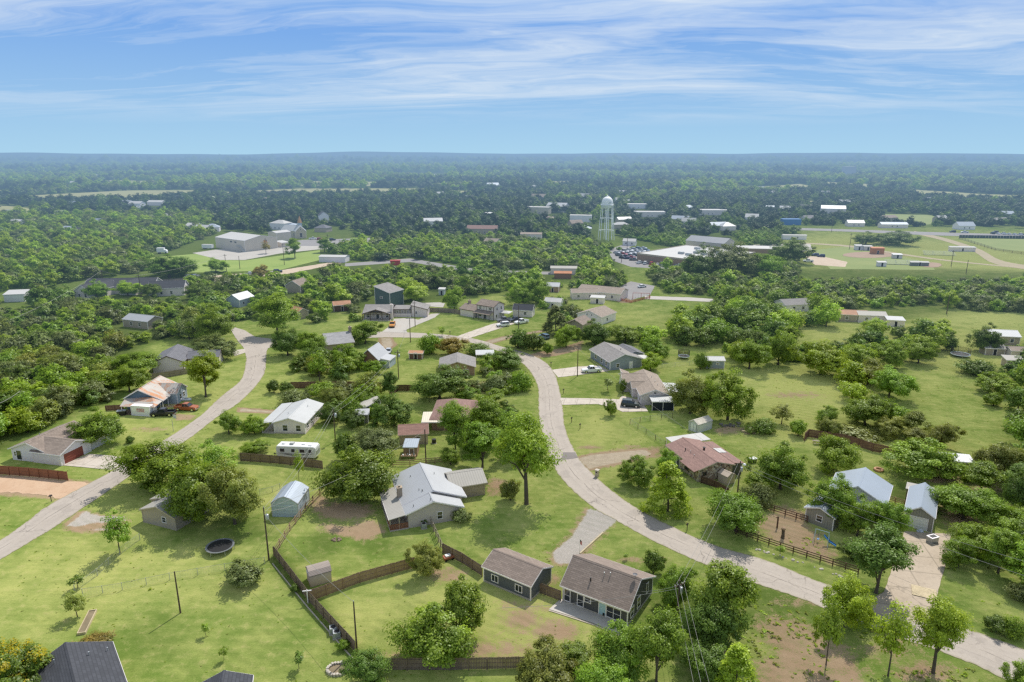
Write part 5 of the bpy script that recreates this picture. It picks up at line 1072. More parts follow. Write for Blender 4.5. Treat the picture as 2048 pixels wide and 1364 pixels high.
# rest of the far town: (label, kind, px, py, L, W, angle, eave, rise, roof kind, wall, roof)
FAR = [
 ('white house with pale metal roof at the foot of the water tower', 'house', 1260, 491, 9, 6, -20, 2.8, 1.6, 'gable', W_WHITE, RF_WHITED),
 ('long white portable classroom trailer by the ball fields', 'portable_building', 1589, 479, 17, 5, -6, 3.0, .4, 'gable', W_WHITE, RF_WHITED),
 ('long low building with bright white roof between the church lawn and the centre woods', 'building', 667, 524, 16, 8, -6, 3, .7, 'gable', W_WHITE, RF_WHITE),
 ('white victorian house with several pale roofs, left of the church steeple', 'house', 560, 459, 15, 11, -20, 5, 2.6, 'hip', W_WHITE, RF_WHITED),
 ('white two-storey gabled house on the wooded rise above the church', 'house', 646, 444, 11, 9, -70, 6, 3.4, 'gable', W_WHITE, SH_DARK),
 ('brown hip-roofed pavilion to the right of the church', 'pavilion', 645, 464, 11, 10, -15, 3.2, 2.6, 'hip', W_TAN, SH_GREY),
 ('pale stone block with flat parapets left of the broad grey-roofed hall', 'building', 1078, 428, 24, 12, -18, 7, .1, 'flat', W_LIME, RF_WHITED),
 ('hall with broad pale grey gable roof in the far town', 'building', 1116, 424, 22, 14, -24, 6, 3.5, 'gable', W_STUCCO, MT_GREY),
 ('white flat-roofed block in the trees between the grey-roofed hall and the water tower', 'building', 1162, 444, 20, 9, -10, 6, .1, 'flat', W_WHITE, RF_WHITED),
 ('long maroon-brown roof among trees left of the water tower', 'building', 965, 468, 24, 10, -6, 4, 2.4, 'gable', W_TAN, SH_RED),
 ('small pink-brown roof below the maroon roof in the middle woods', 'house', 985, 492, 10, 8, -25, 3, 1.8, 'gable', W_STUCCO, SH_TAN),
 ('tan shop roof along the road in the middle woods', 'building', 1063, 478, 16, 8, -8, 3.5, 1.0, 'gable', W_STUCCO, SH_TAN),
 ('barn with pale grey roof beyond the ball fields', 'barn', 1668, 427, 24, 12, -18, 5, 3, 'gable', W_STUCCO, MT_GREY),
 ('blue filling station canopy beyond the ball fields', 'canopy', 1583, 450, 16, 8, 0, 5, .1, 'flat', BLUEP, BLUEP),
 ('grey-roofed house behind the highway, left of the blue-roofed long house', 'house', 1712, 453, 14, 9, -8, 3, 2.2, 'gable', W_STUCCO, MT_GREY),
 ('long house with pale blue metal roof beside the highway', 'house', 1788, 456, 22, 8, -4, 3, 1.6, 'gable', W_STUCCO, MT_BLUE),
 ('white house with steep blue-grey roof along the highway on the right', 'house', 1931, 459, 14, 9, 0, 3, 3, 'gable', W_WHITE, MT_BLUE),
 ('brick house with hipped grey roof beyond the highway at far right', 'house', 2010, 447, 20, 12, 0, 3, 2.2, 'hip', W_BRICK, SH_LGREY),
 ('small house with pale grey roof in trees at the edge of the scrub', 'house', 1590, 622, 12, 8, 12, 2.8, 1.6, 'gable', W_WHITE, SH_LGREY),
 ('single-wide trailer home with half rusted roof in the scrub on the right', 'trailer_home', 1705, 643, 11, 6, -12, 2.7, 1.2, 'gable', W_TAN, MT_RUST2),
 ('trailer home with tan-white metal roof beside the rusted trailer home', 'trailer_home', 1744, 645, 10, 6, -10, 2.8, 1.0, 'gable', W_STUCCO, MT_TAN),
 ('pale flat shed with dark opening right of the trailer homes', 'shed', 1792, 653, 6, 4.5, -14, 2.4, .5, 'shed', W_STUCCO, MT_WHITE),
 ('house with pale metal roof at the right edge above the large trampoline', 'house', 2008, 688, 9, 7, -12, 2.8, 1.4, 'gable', W_TAN, MT_GREY),
 ('small tan hut with wavy pale roof right of the large trampoline', 'shed', 1988, 710, 6, 4, -8, 2.2, .8, 'gable', W_TAN, MT_TAN),
 ('low pink-roofed shed on the right edge below the large trampoline', 'shed', 2040, 716, 6, 5, -10, 2.3, .8, 'gable', W_STUCCO, SH_TAN),
 ('striped metal awning roof at the right edge', 'shed', 2030, 735, 5, 4, -14, 2.2, .5, 'shed', W_TAN, MT_TAN),
 ('grey open-sided animal shed behind the tyre ring, near the right edge', 'shed', 1914, 943, 5.6, 3.2, -14, 2.3, .35, 'shed', WOODW, MT_GREY),
 ('white pump house with ribbed front at the far left', 'shed', 30, 603, 8, 6, 12, 3.2, .9, 'shed', W_WHITEB, RF_WHITE),
 ('pale metal roof patch deep in the left woods', 'house', 281, 655, 12, 7, -20, 2.8, 1.4, 'gable', W_TAN, MT_GREY),
 ('silver-grey roof hidden by trees left of the dirt road', 'house', 478, 612, 9, 7, 70, 3, 2, 'gable', W_LBLUE, MT_GREY),
 ('rust-brown roof behind the bright green tree above the cul-de-sac', 'shed', 596, 637, 6, 5, -40, 2.6, 1.4, 'gable', W_TAN, MT_RUST2),
 ('brown chimneyed roof deep in the centre-left woods', 'house', 594, 584, 9, 8, 75, 3, 2.4, 'gable', W_TAN, SH_OLD),
 ('rust-topped shed with dark mouth left of the white timber-framed house', 'shed', 682, 622, 7, 5, 20, 2.5, 1.2, 'gable', WOODD, MT_RUST2),
 ('pale shed roof on the road through the centre woods', 'building', 1128, 548, 14, 7, -4, 3, .8, 'gable', W_STUCCO, MT_TAN),
 ('small orange-roofed hut in front of the pale roadside shed', 'shed', 1126, 557, 9, 5, -4, 2.6, .8, 'gable', W_REDBRICK, mat('roof_terracotta', (.45, .19, .09), .8, .15)),
 ('grey-blue cottage with pale roof left of the tan daycare building', 'shed', 1107, 584, 6, 5, -12, 2.6, 1.4, 'gable', W_BRICK, MT_GREY),
 ('white boxy shed in the yard between the two white houses', 'shed', 1108, 616, 7, 5, -18, 2.6, 1.2, 'gable', W_WHITE, RF_WHITED),
 ('little white-roofed carport above the white gable house', 'carport', 1196, 607, 6, 4, -15, 2.5, .3, 'shed', W_STUCCO, RF_WHITE),
 ('small white utility box by the fence of the white two-storey house', 'shed', 884, 590, 3, 2.6, -8, 2.6, .3, 'shed', W_LBLUE, RF_WHITE),
 ('weathered grey box shed under trees behind the brown garage', 'shed', 724, 846, 3.2, 2.6, 8, 2.1, .5, 'shed', W_GRN, MT_GREY),
 ('pale-roofed long shed hidden in trees above the weathered box shed', 'shed', 736, 826, 6.5, 3.0, 62, 2.3, .5, 'gable', W_GRN, MT_TAN),
 ('rusty open trailer shed in the weeds left of the brick gable house', 'shed', 832, 718, 4.5, 2.2, -4, 1.8, .3, 'shed', WOODRD, MT_RUST2),
 ('white hillside house far out on the left plain', 'house', 272, 414, 16, 10, -10, 4, 2.5, 'gable', W_WHITE, RF_WHITE),
 ('pale farm shed on the left plain beside the white hillside house', 'barn', 312, 411, 20, 10, -8, 4, 2, 'gable', W_STUCCO, RF_WHITED),
 ('white farmhouse in the far left forest', 'house', 155, 372, 30, 14, 0, 5, 4, 'gable', W_WHITE, RF_WHITE),
 ('pale blue-roofed barn far beyond the centre field', 'barn', 985, 377, 24, 12, 30, 5, 5, 'gable', W_STUCCO, MT_BLUE),
 ('white barn in the trees right of the centre field', 'barn', 1062, 380, 20, 12, -20, 5, 3, 'gable', W_STUCCO, RF_WHITE),
 ('tan roof in the trees above the pale stone parapet block', 'house', 1078, 402, 20, 12, -15, 5, 4, 'gable', W_STUCCO, SH_TAN),
 ('white steep-roofed house above the water tower, to its left', 'house', 1170, 401, 14, 10, -30, 5, 4, 'gable', W_WHITE, RF_WHITED),
 ('white flat store right of the water tower', 'building', 1274, 417, 24, 12, -6, 5, .1, 'flat', W_WHITE, RF_WHITE),
 ('pale store complex along the road right of the water tower', 'building', 1300, 434, 30, 14, -4, 5, .1, 'flat', W_STUCCO, RF_WHITED),
 ('long pale store roof in the far trees above the gymnasium', 'building', 1420, 430, 34, 14, -4, 5, .6, 'gable', W_STUCCO, RF_WHITE),
 ('grey hip-roofed pavilion just beyond the gymnasium', 'pavilion', 1455, 461, 12, 10, 10, 3.5, 3, 'hip', W_STUCCO, MT_GREY),
 ('white tank building on the far ridge at right', 'building', 1699, 352, 30, 26, 0, 26, .1, 'flat', RF_WHITE, RF_WHITE),
]
FAR_WINS = [('f', -2, 1.5, 1.0, 1.1, 'w'), ('f', 2, 1.5, 1.0, 1.1, 'w')]
for lab, nm, px, py, L_, W_, an, ze, ri, kd, wl, rf in FAR:
    p = G(px, py); f = Frame(p[0], p[1] + W_ * .3, R_(an), L_, W_)
    E = house_root(nm if nm != 'shed' else 'shed', lab, {'house': 'house', 'shed': 'shed'}.get(nm, nm.replace('_', ' ')), f)
    volume(E, f, ze, ri, kd, wl, rf, .25, .25, 0, TRIM if p[1] < 330 else None, FAR_WINS if nm in ('house', 'trailer_home', 'portable_building') or L_ > 20 else ([('f', 0, 1.05, .9, 1.9, 'd', DARKIN)] if L_ < 8 else []))
rnd = random.Random(14)
for i in range(46):
    px, py = rnd.choice([(rnd.uniform(500, 1180), rnd.uniform(388, 470)), (rnd.uniform(1240, 1560), rnd.uniform(384, 470)), (rnd.uniform(1560, 2040), rnd.uniform(398, 446)), (rnd.uniform(20, 430), rnd.uniform(398, 470))])
    p = G(px, py); f = Frame(p[0], p[1], R_(rnd.uniform(-35, 25)), rnd.uniform(9, 17), rnd.uniform(7, 10))
    E = house_root('town_house', 'small pale-roofed house poking out of the town trees', 'house', f, 'roofs among the town trees')
    volume(E, f, 3.4, rnd.uniform(1.6, 3.2), rnd.choice(['gable', 'gable', 'hip']), rnd.choice([W_WHITE, W_STUCCO, W_TAN]), rnd.choice([RF_WHITE, MT_GREY, RF_WHITED, SH_TAN, MT_BLUE, SH_LGREY]), .25, .25, 0, None, cap=False); TOWN.append((p[0], p[1]))
# specks of houses on the plain
spk = [(405, 320), (470, 327), (590, 329), (625, 329), (640, 331), (780, 322), (820, 322), (867, 354), (1320, 326), (1345, 328), (1362, 330), (1388, 327), (1404, 322), (1418, 322), (1430, 330), (1455, 324), (1310, 336), (1505, 316), (960, 349), (1105, 341), (1540, 390), (1780, 405), (530, 322), (200, 355), (880, 392), (1520, 380), (1240, 405), (1340, 380), (1650, 390), (940, 400), (1860, 404), (740, 398), (452, 318), (1700, 412)]
rnd = random.Random(4)
for i, (px, py) in enumerate(spk):
    p = G(px, py); k = max(1.0, p[1] / 1500); f = Frame(p[0], p[1], R_(rnd.uniform(-40, 40)), 13 * k, 7 * k)
    E = house_root('farmhouse', 'tiny pale farmhouse lost in the distant forest plain', 'house', f, 'scattered houses on the distant plain')
    volume(E, f, 3.6 * k, 2.6 * k, 'gable', W_STUCCO, RF_WHITED, .2, .2, 0, None, cap=False)
# ---------------------------------------------------------------- fences
fence('rail_fence', 'three-rail cedar fence running along the yard beside the pale blue steel garage', [(668, 968), (640, 992), (612, 1022), (580, 1062), (549, 1112)], 1.45, 'rail', WOODC, pm=WOODC, gap=2.2)
fence('privacy_fence', 'brown board fence running down the garden strip below the leaning transformer pole', [(549, 1112), (619, 1204), (712, 1306)], 1.75, 'privacy', WOODB)
fence('privacy_fence', 'brown board fence crossing from the small tan shed to the round olive tree', [(619, 1204), (720, 1166), (845, 1131)], 1.8, 'privacy', WOODC)
fence('privacy_fence', 'brown board fence between the olive tree and the slate grey outbuilding', [(886, 1107), (925, 1127), (965, 1153)], 1.8, 'privacy', WOODB)
fence('rail_fence', 'weathered leaning rail fence from the wall of the beige house to the yard corner', [(858, 1044), (872, 1074), (886, 1107)], 1.5, 'rail', WOODW, gap=1.6)
fence('privacy_fence', 'dark board fence along the bottom edge behind the large leafy tree', [(772, 1340), (900, 1340), (1048, 1337)], 1.7, 'privacy', WOODB)
fence('privacy_fence', 'short board fence joining the slate grey outbuilding to the charcoal house', [(1081, 1187), (1122, 1203)], 1.7, 'privacy', WOODB)
fence('privacy_fence', 'weathered board fence behind the parked white trailer', [(482, 922), (560, 928), (646, 938)], 1.8, 'privacy', WOODB)
fence('privacy_fence', 'long red-brown board fence in front of the steep silver-roofed cottage', [(582, 777), (680, 775), (762, 778)], 1.8, 'privacy', WOODRD)
fence('privacy_fence', 'dark board fence turning the corner beside the utility pole in the centre gardens', [(779, 796), (795, 782), (836, 782)], 1.7, 'privacy', WOODD)
fence('privacy_fence', 'bright red-stained board fence beside the orange dirt lot', [(-20, 947), (60, 953), (137, 961)], 1.85, 'privacy', WOODR)
fence('privacy_fence', 'dark red-brown board fence between the meadow and the back yards on the right', [(1608, 882), (1616, 874), (1690, 885), (1745, 903), (1802, 914), (1850, 922)], 1.85, 'privacy', WOODRD)
fence('ranch_fence', 'dark plank ranch fence along the road verge on the right', [(1472, 1068), (1560, 1098), (1640, 1124), (1716, 1148)], 1.15, 'rail', WOODD, gap=2.0)
fence('ranch_fence', 'dark plank ranch fence on the upper side of the bare earth paddock', [(1526, 1018), (1570, 1032), (1614, 1046)], 1.25, 'rail', WOODD, gap=2.0)
fence('picket_fence', 'brown picket fence in front of the tiny resin shed at the stone house', [(1402, 966), (1428, 974), (1457, 990)], 1.4, 'privacy', WOODD, pitch=.22)
fence('privacy_fence', 'grey board fence running between the white timber house and the two-storey house', [(853, 624), (900, 626), (945, 633)], 1.8, 'privacy', WOODW)
fence('privacy_fence', 'brown fence below the cream stucco house with dark roof', [(292, 760), (340, 754), (384, 746)], 1.7, 'privacy', WOODW)
fence('privacy_fence', 'low dark fence left of the storage container', [(212, 822), (248, 820)], 1.4, 'privacy', WOODRD)
fence('corral_fence', 'rough plank corral fence behind the beige metal-roofed house', [(786, 933), (820, 932), (852, 929), (888, 926)], 1.3, 'rail', WOODC, gap=2.4)
fence('wire_fence', 'chain-link fence slanting across the lawn toward the left street', [(150, 1184), (195, 1152), (240, 1110), (280, 1080)], 1.15, 'wire', WIREM, pm=GALV, gap=3.0)
fence('wire_fence', 'chain-link fence crossing the lower left lawn to the bare corner pole', [(166, 1192), (245, 1180), (340, 1160), (450, 1141), (530, 1128)], 1.15, 'wire', WIREM, pm=GALV, gap=3.0)
fence('wire_fence', 'thin wire fence on the lawn below the lone round street tree', [(1260, 848), (1292, 868), (1330, 893)], 1.2, 'wire', WIREM, pm=TRIMD, gap=3.0)
fence('wire_fence', 'thin wire fence from the lone round tree lawn back to the mossy shed', [(1260, 848), (1300, 841), (1345, 836)], 1.2, 'wire', WIREM, pm=TRIMD, gap=3.0)
fence('wire_fence', 'wire fence across the meadow behind the grey ranch house', [(1298, 738), (1350, 733), (1408, 727)], 1.2, 'wire', WIREM, pm=GALV, gap=4.0)
fence('wire_fence', 'wire fence beside the pale blue steel garage', [(520, 990), (545, 984), (560, 978)], 1.1, 'wire', WIREM, pm=GALV, gap=3.0)
fence('field_fence', 'dark mesh fence around the bright green practice field at far right', [(1918, 478), (1990, 501), (2060, 512)], 1.6, 'rail', WOODD, gap=6)
fence('field_fence', 'dark windscreen fence along the top of the practice field', [(1918, 476), (2060, 478)], 2.2, 'privacy', mat('windscreen_dark', (.06, .08, .07), .9, .1), gap=8, pitch=2.0)
fence('playground_fence', 'low red fence around the daycare playground', [(1236, 600), (1262, 606), (1300, 596)], 1.0, 'picket', mat('fence_red', (.40, .12, .07), .7, .1), gap=3, pitch=.5)
fence('rail_fence', 'short cedar deck railing left of the narrow grey-tan garage', [(1776, 1001), (1790, 1005), (1808, 1011)], 1.0, 'rail', WOODC, gap=1.5)
# ---------------------------------------------------------------- poles and wires
pole('bare', 'bare timber pole standing alone on the lower left lawn', (361, 1226), 1143, ins=False, r=.12)
pole('corner', 'leaning dark timber pole with transformer at the corner of the board fences', (538, 1120), 1015, transformer=True)
pole('yard', 'bare dark pole at the foot of the garden strip, near the leafy pair', (714, 1302), 1204, ins=True, r=.12)
pole('lamp', 'timber pole with a white street lamp head beside the stone house', (1474, 996), 934, h=7.2, lamp=True, transformer=True, arm_ang=20)
pole('hidden', 'utility pole with crossarm and transformer rising between trees right of the charcoal house', (1352, 1262), 1200, h=7.6, arm=1.8, arm_ang=30, transformer=True)
pole('street', 'dark timber pole beside the white pickup driveway', (1154.7, 752.7), 693, arm=1.2, arm_ang=10)
pole('trailer', 'dark timber pole with transformer right of the low white-roofed house', (671, 883), 846, h=7.6, transformer=True)
pole('garden', 'tall timber pole with crossarm and transformer at the end of the red-brown fence', (797.4, 758.7), 705, h=8.4, arm=1.6, transformer=True)
pole('shedpole', 'thin timber pole beside the tiny plank shed', (852, 927.6), 868, h=7.4, arm=0)
pole('drive', 'tall timber pole on the verge of the white timber-framed house', (830.4, 654), 603.5, h=9.5, arm=1.4)
pole('junction', 'dark timber pole at the road edge below the orange truck', (821, 684.7), 639, h=8.2)
pole('canopy', 'thin dark pole in front of the white pickup and dark-roofed garage', (1037, 658), 613.6, h=8.6)
for i, (bx, by, hh, lab) in enumerate([(568.9, 530, 12, 'tall pole on the church lawn near the lone tree'), (453, 542, 9, 'pole at the dirt road below the cream steel hall'), (480, 538, 7, 'short pole on the church lawn edge'), (208, 578, 9, 'dark pole in front of the long white building, its left one'), (283, 594, 10, 'dark pole in front of the long white building, its right one'),
        (657, 500, 10, 'pole among the parking-lot trees beyond the church lawn'), (1243, 525, 8, 'pole in the school car park'), (1254, 500, 9, 'pole on the street below the water tower'), (1663, 464, 11, 'pole along the highway above the ball fields'), (1699, 497, 10, 'light pole behind the ball diamond backstop'), (1723, 500, 10, 'light pole by the white dugout'), (1902, 533, 9, 'dark pole at the edge of the lower diamond'), (1932, 547, 7, 'short dark pole above the hedge on the right'), (1893, 628, 7, 'weathered pole in the scrub on the right')]):
    pole('f%d' % i, lab, (bx, by), h=hh, arm=1.8 if hh > 8 else 0, r=.17)
# bare-pole cross and yard things
wire('service wire from the corner pole to the pale blue steel garage', 'corner', (*G(592, 1008, 2.6), 2.6), .3, -.6)
wire('pair of sagging wires between the corner pole and the white-trailer pole, upper strand', 'corner', 'trailer', .9, -.2, -.2)
wire('pair of sagging wires between the corner pole and the white-trailer pole, lower strand', 'corner', 'trailer', 1.3, -1.0, -1.0)
wire('overhead wire from the white-trailer pole up to the garden pole, upper strand', 'trailer', 'garden', .8, -.1, -.5)
wire('overhead wire from the white-trailer pole up to the garden pole, lower strand', 'trailer', 'garden', 1.2, -1.2, -1.4)
wire('overhead wire from the corner pole down to the yard pole', 'corner', 'yard', .7, -1.0, 0)
wire('wire from the corner pole to the slender shed pole behind the beige house', 'corner', 'shedpole', 1.2, -.3, -.2)
wire('service drop from the hidden pole to the eave of the charcoal house', 'hidden', (*G(1272, 1183, 3.2), 3.2), .3, -.7)
wire('long service wire from the hidden pole across the yard to the big leafy tree', 'hidden', (*G(1000, 1216, 5.0), 5.0), .5, -1.2)
LN = thing; n0 = POLES['hidden']
for k, (px, py, z) in enumerate(((1420, 1400, 7.5), (1440, 1400, 7.6), (1462, 1400, 7.6))):
    wire('overhead line running from the hidden pole off the bottom edge', 'hidden', (*G(px, py + 120, z), z), .5, -.55, 0, (-.6 + .6 * k, 0), r=.016, group='lines off the bottom edge')
for k in range(2): wire('twin overhead line crossing the road from the hidden pole to the lamp pole', 'hidden', 'lamp', .9, -.55, -.3 - .4 * k, (-.4 + .8 * k, 0), r=.018, group='twin lines over the road')
for k, (px, py, z) in enumerate(((2075, 1130, 7.4), (2075, 1160, 7.2))):
    wire('overhead line from the lamp pole to the right edge', 'lamp', (*G(px, py, z), z), .8, -.3 - .5 * k, 0, r=.022, group='lines to the right edge')
wire('line between the street pole and the lamp pole', 'street', 'lamp', 1.0, -.6, -.4)
wire('line between the garden pole and the junction pole', 'garden', 'junction', .8, -.6, -.3)
wire('line between the junction pole and the tall verge pole', 'junction', 'drive', .5, -.3, -.6)
wire('line between the tall verge pole and the pole before the white pickup', 'drive', 'canopy', 1.0, -.6, -.3)
wire('cable strung between the two poles before the long white building', 'f3', 'f4', .8, -.5, -.5, r=.04)
wire('cable running left from the long white building', 'f3', (*G(20, 640, 7), 7), 1.2, -.5, 0, r=.04)
wire('cable from the long white building to the dirt-road pole', 'f4', 'f1', 1.2, -.5, -.5, r=.04)
wire('pale cable dropping through the far left woods', (*G(-10, 810, 7.0), 7.0), (*G(40, 782, 6.0), 6.0), .3, r=.04)
# ---------------------------------------------------------------- vehicles
WHT = paint('white', (.70, .70, .70)); SIL = paint('silver', (.46, .47, .49), .3); BLK = paint('black', (.012, .014, .02)); OLV = paint('dark_olive', (.035, .045, .042)); ORR = paint('burnt_orange', (.34, .095, .03)); ORG = paint('bright_orange', (.60, .24, .03)); BLU = paint('steel_blue', (.10, .17, .26)); RED = paint('red', (.42, .03, .03)); GRY = paint('grey', (.16, .17, .18)); NAVY = paint('navy', (.02, .03, .07))
vehicle('pickup_truck', 'white crew-cab pickup parked on the driveway of the grey ranch house', 'pickup', 'pickup', (1183, 744), (1120, 748), WHT)
vehicle('sport_utility_vehicle', 'dark olive off-road car parked on the driveway of the tan brick house', 'car', 'suv', (1261, 813), (1330, 819), OLV)
vehicle('pickup_truck', 'black pickup parked right of the white storage container', 'pickup', 'pickup', (327, 831), (290, 832), BLK)
vehicle('pickup_truck', 'burnt orange pickup on the grass beside the rusty-roofed house', 'pickup', 'pickup', (374, 820), (420, 822), ORR)
vehicle('car', 'silver car parked on the grass beside the steep cottage', 'car', 'sedan', (777, 706), (770, 722), SIL)
vehicle('utility_truck', 'bright orange truck on the pale driveway of the white timber-framed house', 'truck', 'utility', (785, 653), (778, 672), ORG)
vehicle('car', 'white car at the top of the branching driveway', 'car', 'suv', (1006, 653), (984, 655), WHT)
vehicle('pickup_truck', 'dark grey pickup parked behind the white car under the canopy', 'pickup', 'pickup', (1008, 643), (990, 645), GRY)
vehicle('pickup_truck', 'white pickup parked in front of the small dark-roofed garage', 'pickup', 'pickup', (1043, 647), (1020, 651), WHT)
vehicle('pickup_truck', 'black pickup with open bed between the canopy and the dark-roofed garage', 'pickup', 'pickup', (1031, 643), (1020, 645), BLK)
vehicle('car', 'steel blue car parked in tree shade by the dirt track', 'car', 'suv', (1088, 677), (1070, 670), BLU)
vehicle('car', 'red car parked behind the tan daycare building', 'car', 'sedan', (1197, 570), (1205, 566), RED, lite=True)
vehicle('car', 'dark car beside the red car behind the daycare building', 'car', 'suv', (1205, 571), (1212, 566), NAVY, lite=True)
vehicle('car', 'pale car under trees in the daycare car park', 'car', 'sedan', (1284, 575), (1292, 574), WHT, lite=True)
pal = [WHT, SIL, BLK, GRY, WHT, NAVY, SIL, WHT, RED, BLU]
rnd = random.Random(21); protos = {}
def lot_car(px, py, ang, lab, grp):
    x, y = G(px, py); kd = rnd.choice(['sedan', 'suv', 'suv', 'pickup']); pm = rnd.choice(pal); key = (kd, pm.name)
    if key not in protos: protos[key] = vehicle('parked_car', lab, 'car', kd, (px, py), (px + 5, py), pm, grp, True, ang)
    else: dup(protos[key], (x, y, 0), R_(ang), lab, grp)
for i in range(9): lot_car(1279 + i * 12.2, 527 + i * 1.35, 60 + rnd.uniform(-4, 4), 'small car parked in the row along the brick school wall', 'cars along the brick school wall')
for r in range(3):
    for i in range(7): lot_car(1233 + i * 9 + r * 6, 507 + r * 5 - i * 1.6, -40 + rnd.uniform(-5, 5), 'small car in the tight block of cars left of the flat-roofed school', 'cars in the school lot block')
for i, (px, py) in enumerate([(1256, 518), (1262, 517), (1268, 521)]): lot_car(px, py, -10, 'dark-roofed car at the left corner of the brick school', 'cars at the school corner')
for i in range(9): lot_car(1985 + i * 11, 468 + i * .5, 80, 'white vehicle in the row parked above the practice field', 'vehicles above the practice field')
for i, (px, py) in enumerate([(1905, 465), (1929, 466), (1990, 466)]): lot_car(px, py, 175, 'vehicle driving along the highway on the right', 'vehicles on the highway')
for i, (px, py) in enumerate([(1622, 510), (1630, 512), (1642, 514)]): lot_car(px, py, 160, 'dark car parked by the dirt lot of the ball fields', 'cars by the ball fields')
lot_car(1616, 524, 170, 'black car alone at the tree edge below the ball-field cars', None)
for i, (px, py) in enumerate([(626, 479), (640, 480), (665, 481), (690, 482)]): lot_car(px, py, 10 + 5 * i, 'car in the church car park', 'cars in the church car park')
for i, (px, py) in enumerate([(379, 556), (392, 555), (398, 557)]): lot_car(px, py, 60, 'car at the end of the dirt road beside the long white building', 'cars beside the long white building')
for i, (px, py) in enumerate([(500, 551), (536, 548), (556, 545)]): lot_car(px, py, 15, 'car parked along the dirt road below the church lawn', 'cars along the dirt road')
# travel trailer
p0, p1 = G(556, 917), G(634, 921); an = math.atan2(p1[1] - p0[1], p1[0] - p0[0])
E = thing('travel_trailer', 'white travel trailer with dark swoosh stripes parked inside the board fence', 'trailer', ((p0[0] + p1[0]) / 2, (p0[1] + p1[1]) / 2 + 1.1, 0), an)
b = MB(); sec = [(-4.2, .9, 2.5, 1.15), (-4.0, .6, 2.85, 1.2), (3.7, .55, 2.95, 1.2), (4.0, .6, 2.8, 1.2), (4.15, .8, 2.5, 1.15)]
b.loft([[(x, -w, z0), (x, -w, z1 - .08), (x, -w + .12, z1), (x, w - .12, z1), (x, w, z1 - .08), (x, w, z0)] for x, z0, z1, w in sec]); part(E, 'body', b, mat('trailer_gelcoat', (.66, .66, .64), .4, .05, .6, stain=.08))
for x, y, w_ in ((-1.2, 0, .4), (1.2, .2, .35), (2.8, -.3, .35), (-3, 0, .3)):
    b = MB(); b.box(x - w_, x + w_, y - w_, y + w_, 2.9, 3.08 if w_ < .4 else 3.25); part(E, 'roof_unit', b, TRIMG if w_ > .36 else WHITEP)
for x, w_ in ((-2.9, .9), (-.6, .7), (1.3, 1.0), (3.0, .6)):
    b = MB(); b.box(x - w_ / 2, x + w_ / 2, -1.235, -1.2, 1.65, 2.3); f_ = part(E, 'window', b, GLASS)
b = MB(); b.box(2.0, 2.6, -1.235, -1.2, .6, 2.45); part(E, 'door', b, TRIMG)
b = MB(); b.prism([(-4.0, 1.25), (-1.0, .9), (2.0, 1.1), (3.9, 1.5), (2.0, 1.32), (-1.0, 1.1)], -1.225, -1.202, 'y'); part(E, 'stripe', b, NAVY)
b = MB(); b.prism([(-3.9, 1.55), (-2, 1.2), (.4, 1.4), (-2, 1.33)], -1.225, -1.203, 'y'); part(E, 'stripe', b, GRY)
for x in (-.6, .3):
    for y in (-1.05, 1.05): b = MB(); b.tube([(x, y - .11, .36), (x, y + .11, .36)], .36, 14); part(E, 'wheel', b, RUBBER)
b = MB(); b.tube([(-4.2, -.5, .6), (-5.4, 0, .55)], .06, 5); b.tube([(-4.2, .5, .6), (-5.4, 0, .55)], .06, 5); b.tube([(-5.2, 0, 0), (-5.2, 0, .8)], .05, 5); part(E, 'hitch', b, BLACK)
b = MB(); b.box(4.16, 4.2, -.9, .9, 1.2, 2.0); part(E, 'rear_ladder_panel', b, GALV)
# ---------------------------------------------------------------- water tower
x, y = G(1212, 480)
E = thing('water_tower', 'pale white-green water tower with round tank on splayed legs above the town trees', 'water tower', (x, y, 0), R_(20))
b = MB(); prof = [(0, 21.9), (1.3, 22.1), (2.6, 22.9), (3.55, 24.0), (4.0, 25.2), (4.05, 26.4), (3.9, 27.6), (3.4, 28.9), (2.6, 29.9), (1.5, 30.6), (.5, 30.85), (0, 30.9)]; b.lathe(prof, 28); part(E, 'tank', b, STEELW, smooth=True)
b = MB(); b.lathe([(0, 30.8), (.55, 30.85), (.6, 31.3), (0, 31.7)], 12); part(E, 'vent_cap', b, STEELW)
b = MB(); b.lathe([(4.02, 24.9), (4.75, 24.9), (4.75, 25.02), (4.02, 25.02)], 28)
for k in range(20): a = 2 * math.pi * k / 20; b.tube([(4.7 * math.cos(a), 4.7 * math.sin(a), 25), (4.7 * math.cos(a), 4.7 * math.sin(a), 26)], .03, 4)
b.lathe([(4.68, 25.95), (4.73, 25.95), (4.73, 26.02), (4.68, 26.02), (4.68, 25.95)], 28); part(E, 'walkway', b, STEELW)
b = MB(); b.tube([(0, 0, 0), (0, 0, 22.2)], .5, 14); part(E, 'riser', b, STEELW)
for k in range(6):
    a = 2 * math.pi * k / 6 + .3
    b = MB(); b.tube([(6.0 * math.cos(a), 6.0 * math.sin(a), 0), (4.1 * math.cos(a), 4.1 * math.sin(a), 25.2)], .22, 8); part(E, 'leg', b, STEELW)
for z in (7.0, 15.5):
    r = 6.0 - 1.9 * z / 25.2; b = MB()
    for k in range(6):
        a = 2 * math.pi * k / 6 + .3; a2 = a + math.pi / 3; b.tube([(r * math.cos(a), r * math.sin(a), z), (r * math.cos(a2), r * math.sin(a2), z)], .13, 5)
    part(E, 'strut_ring', b, STEELW)
b = MB(); b.box(4.35, 4.75, -.3, -.22, 0, 25); b.box(4.35, 4.75, .22, .3, 0, 25)
for k in range(60): b.box(4.4, 4.6, -.25, .25, .4 * k + .5, .4 * k + .55)
part(E, 'ladder', b, STEELW)
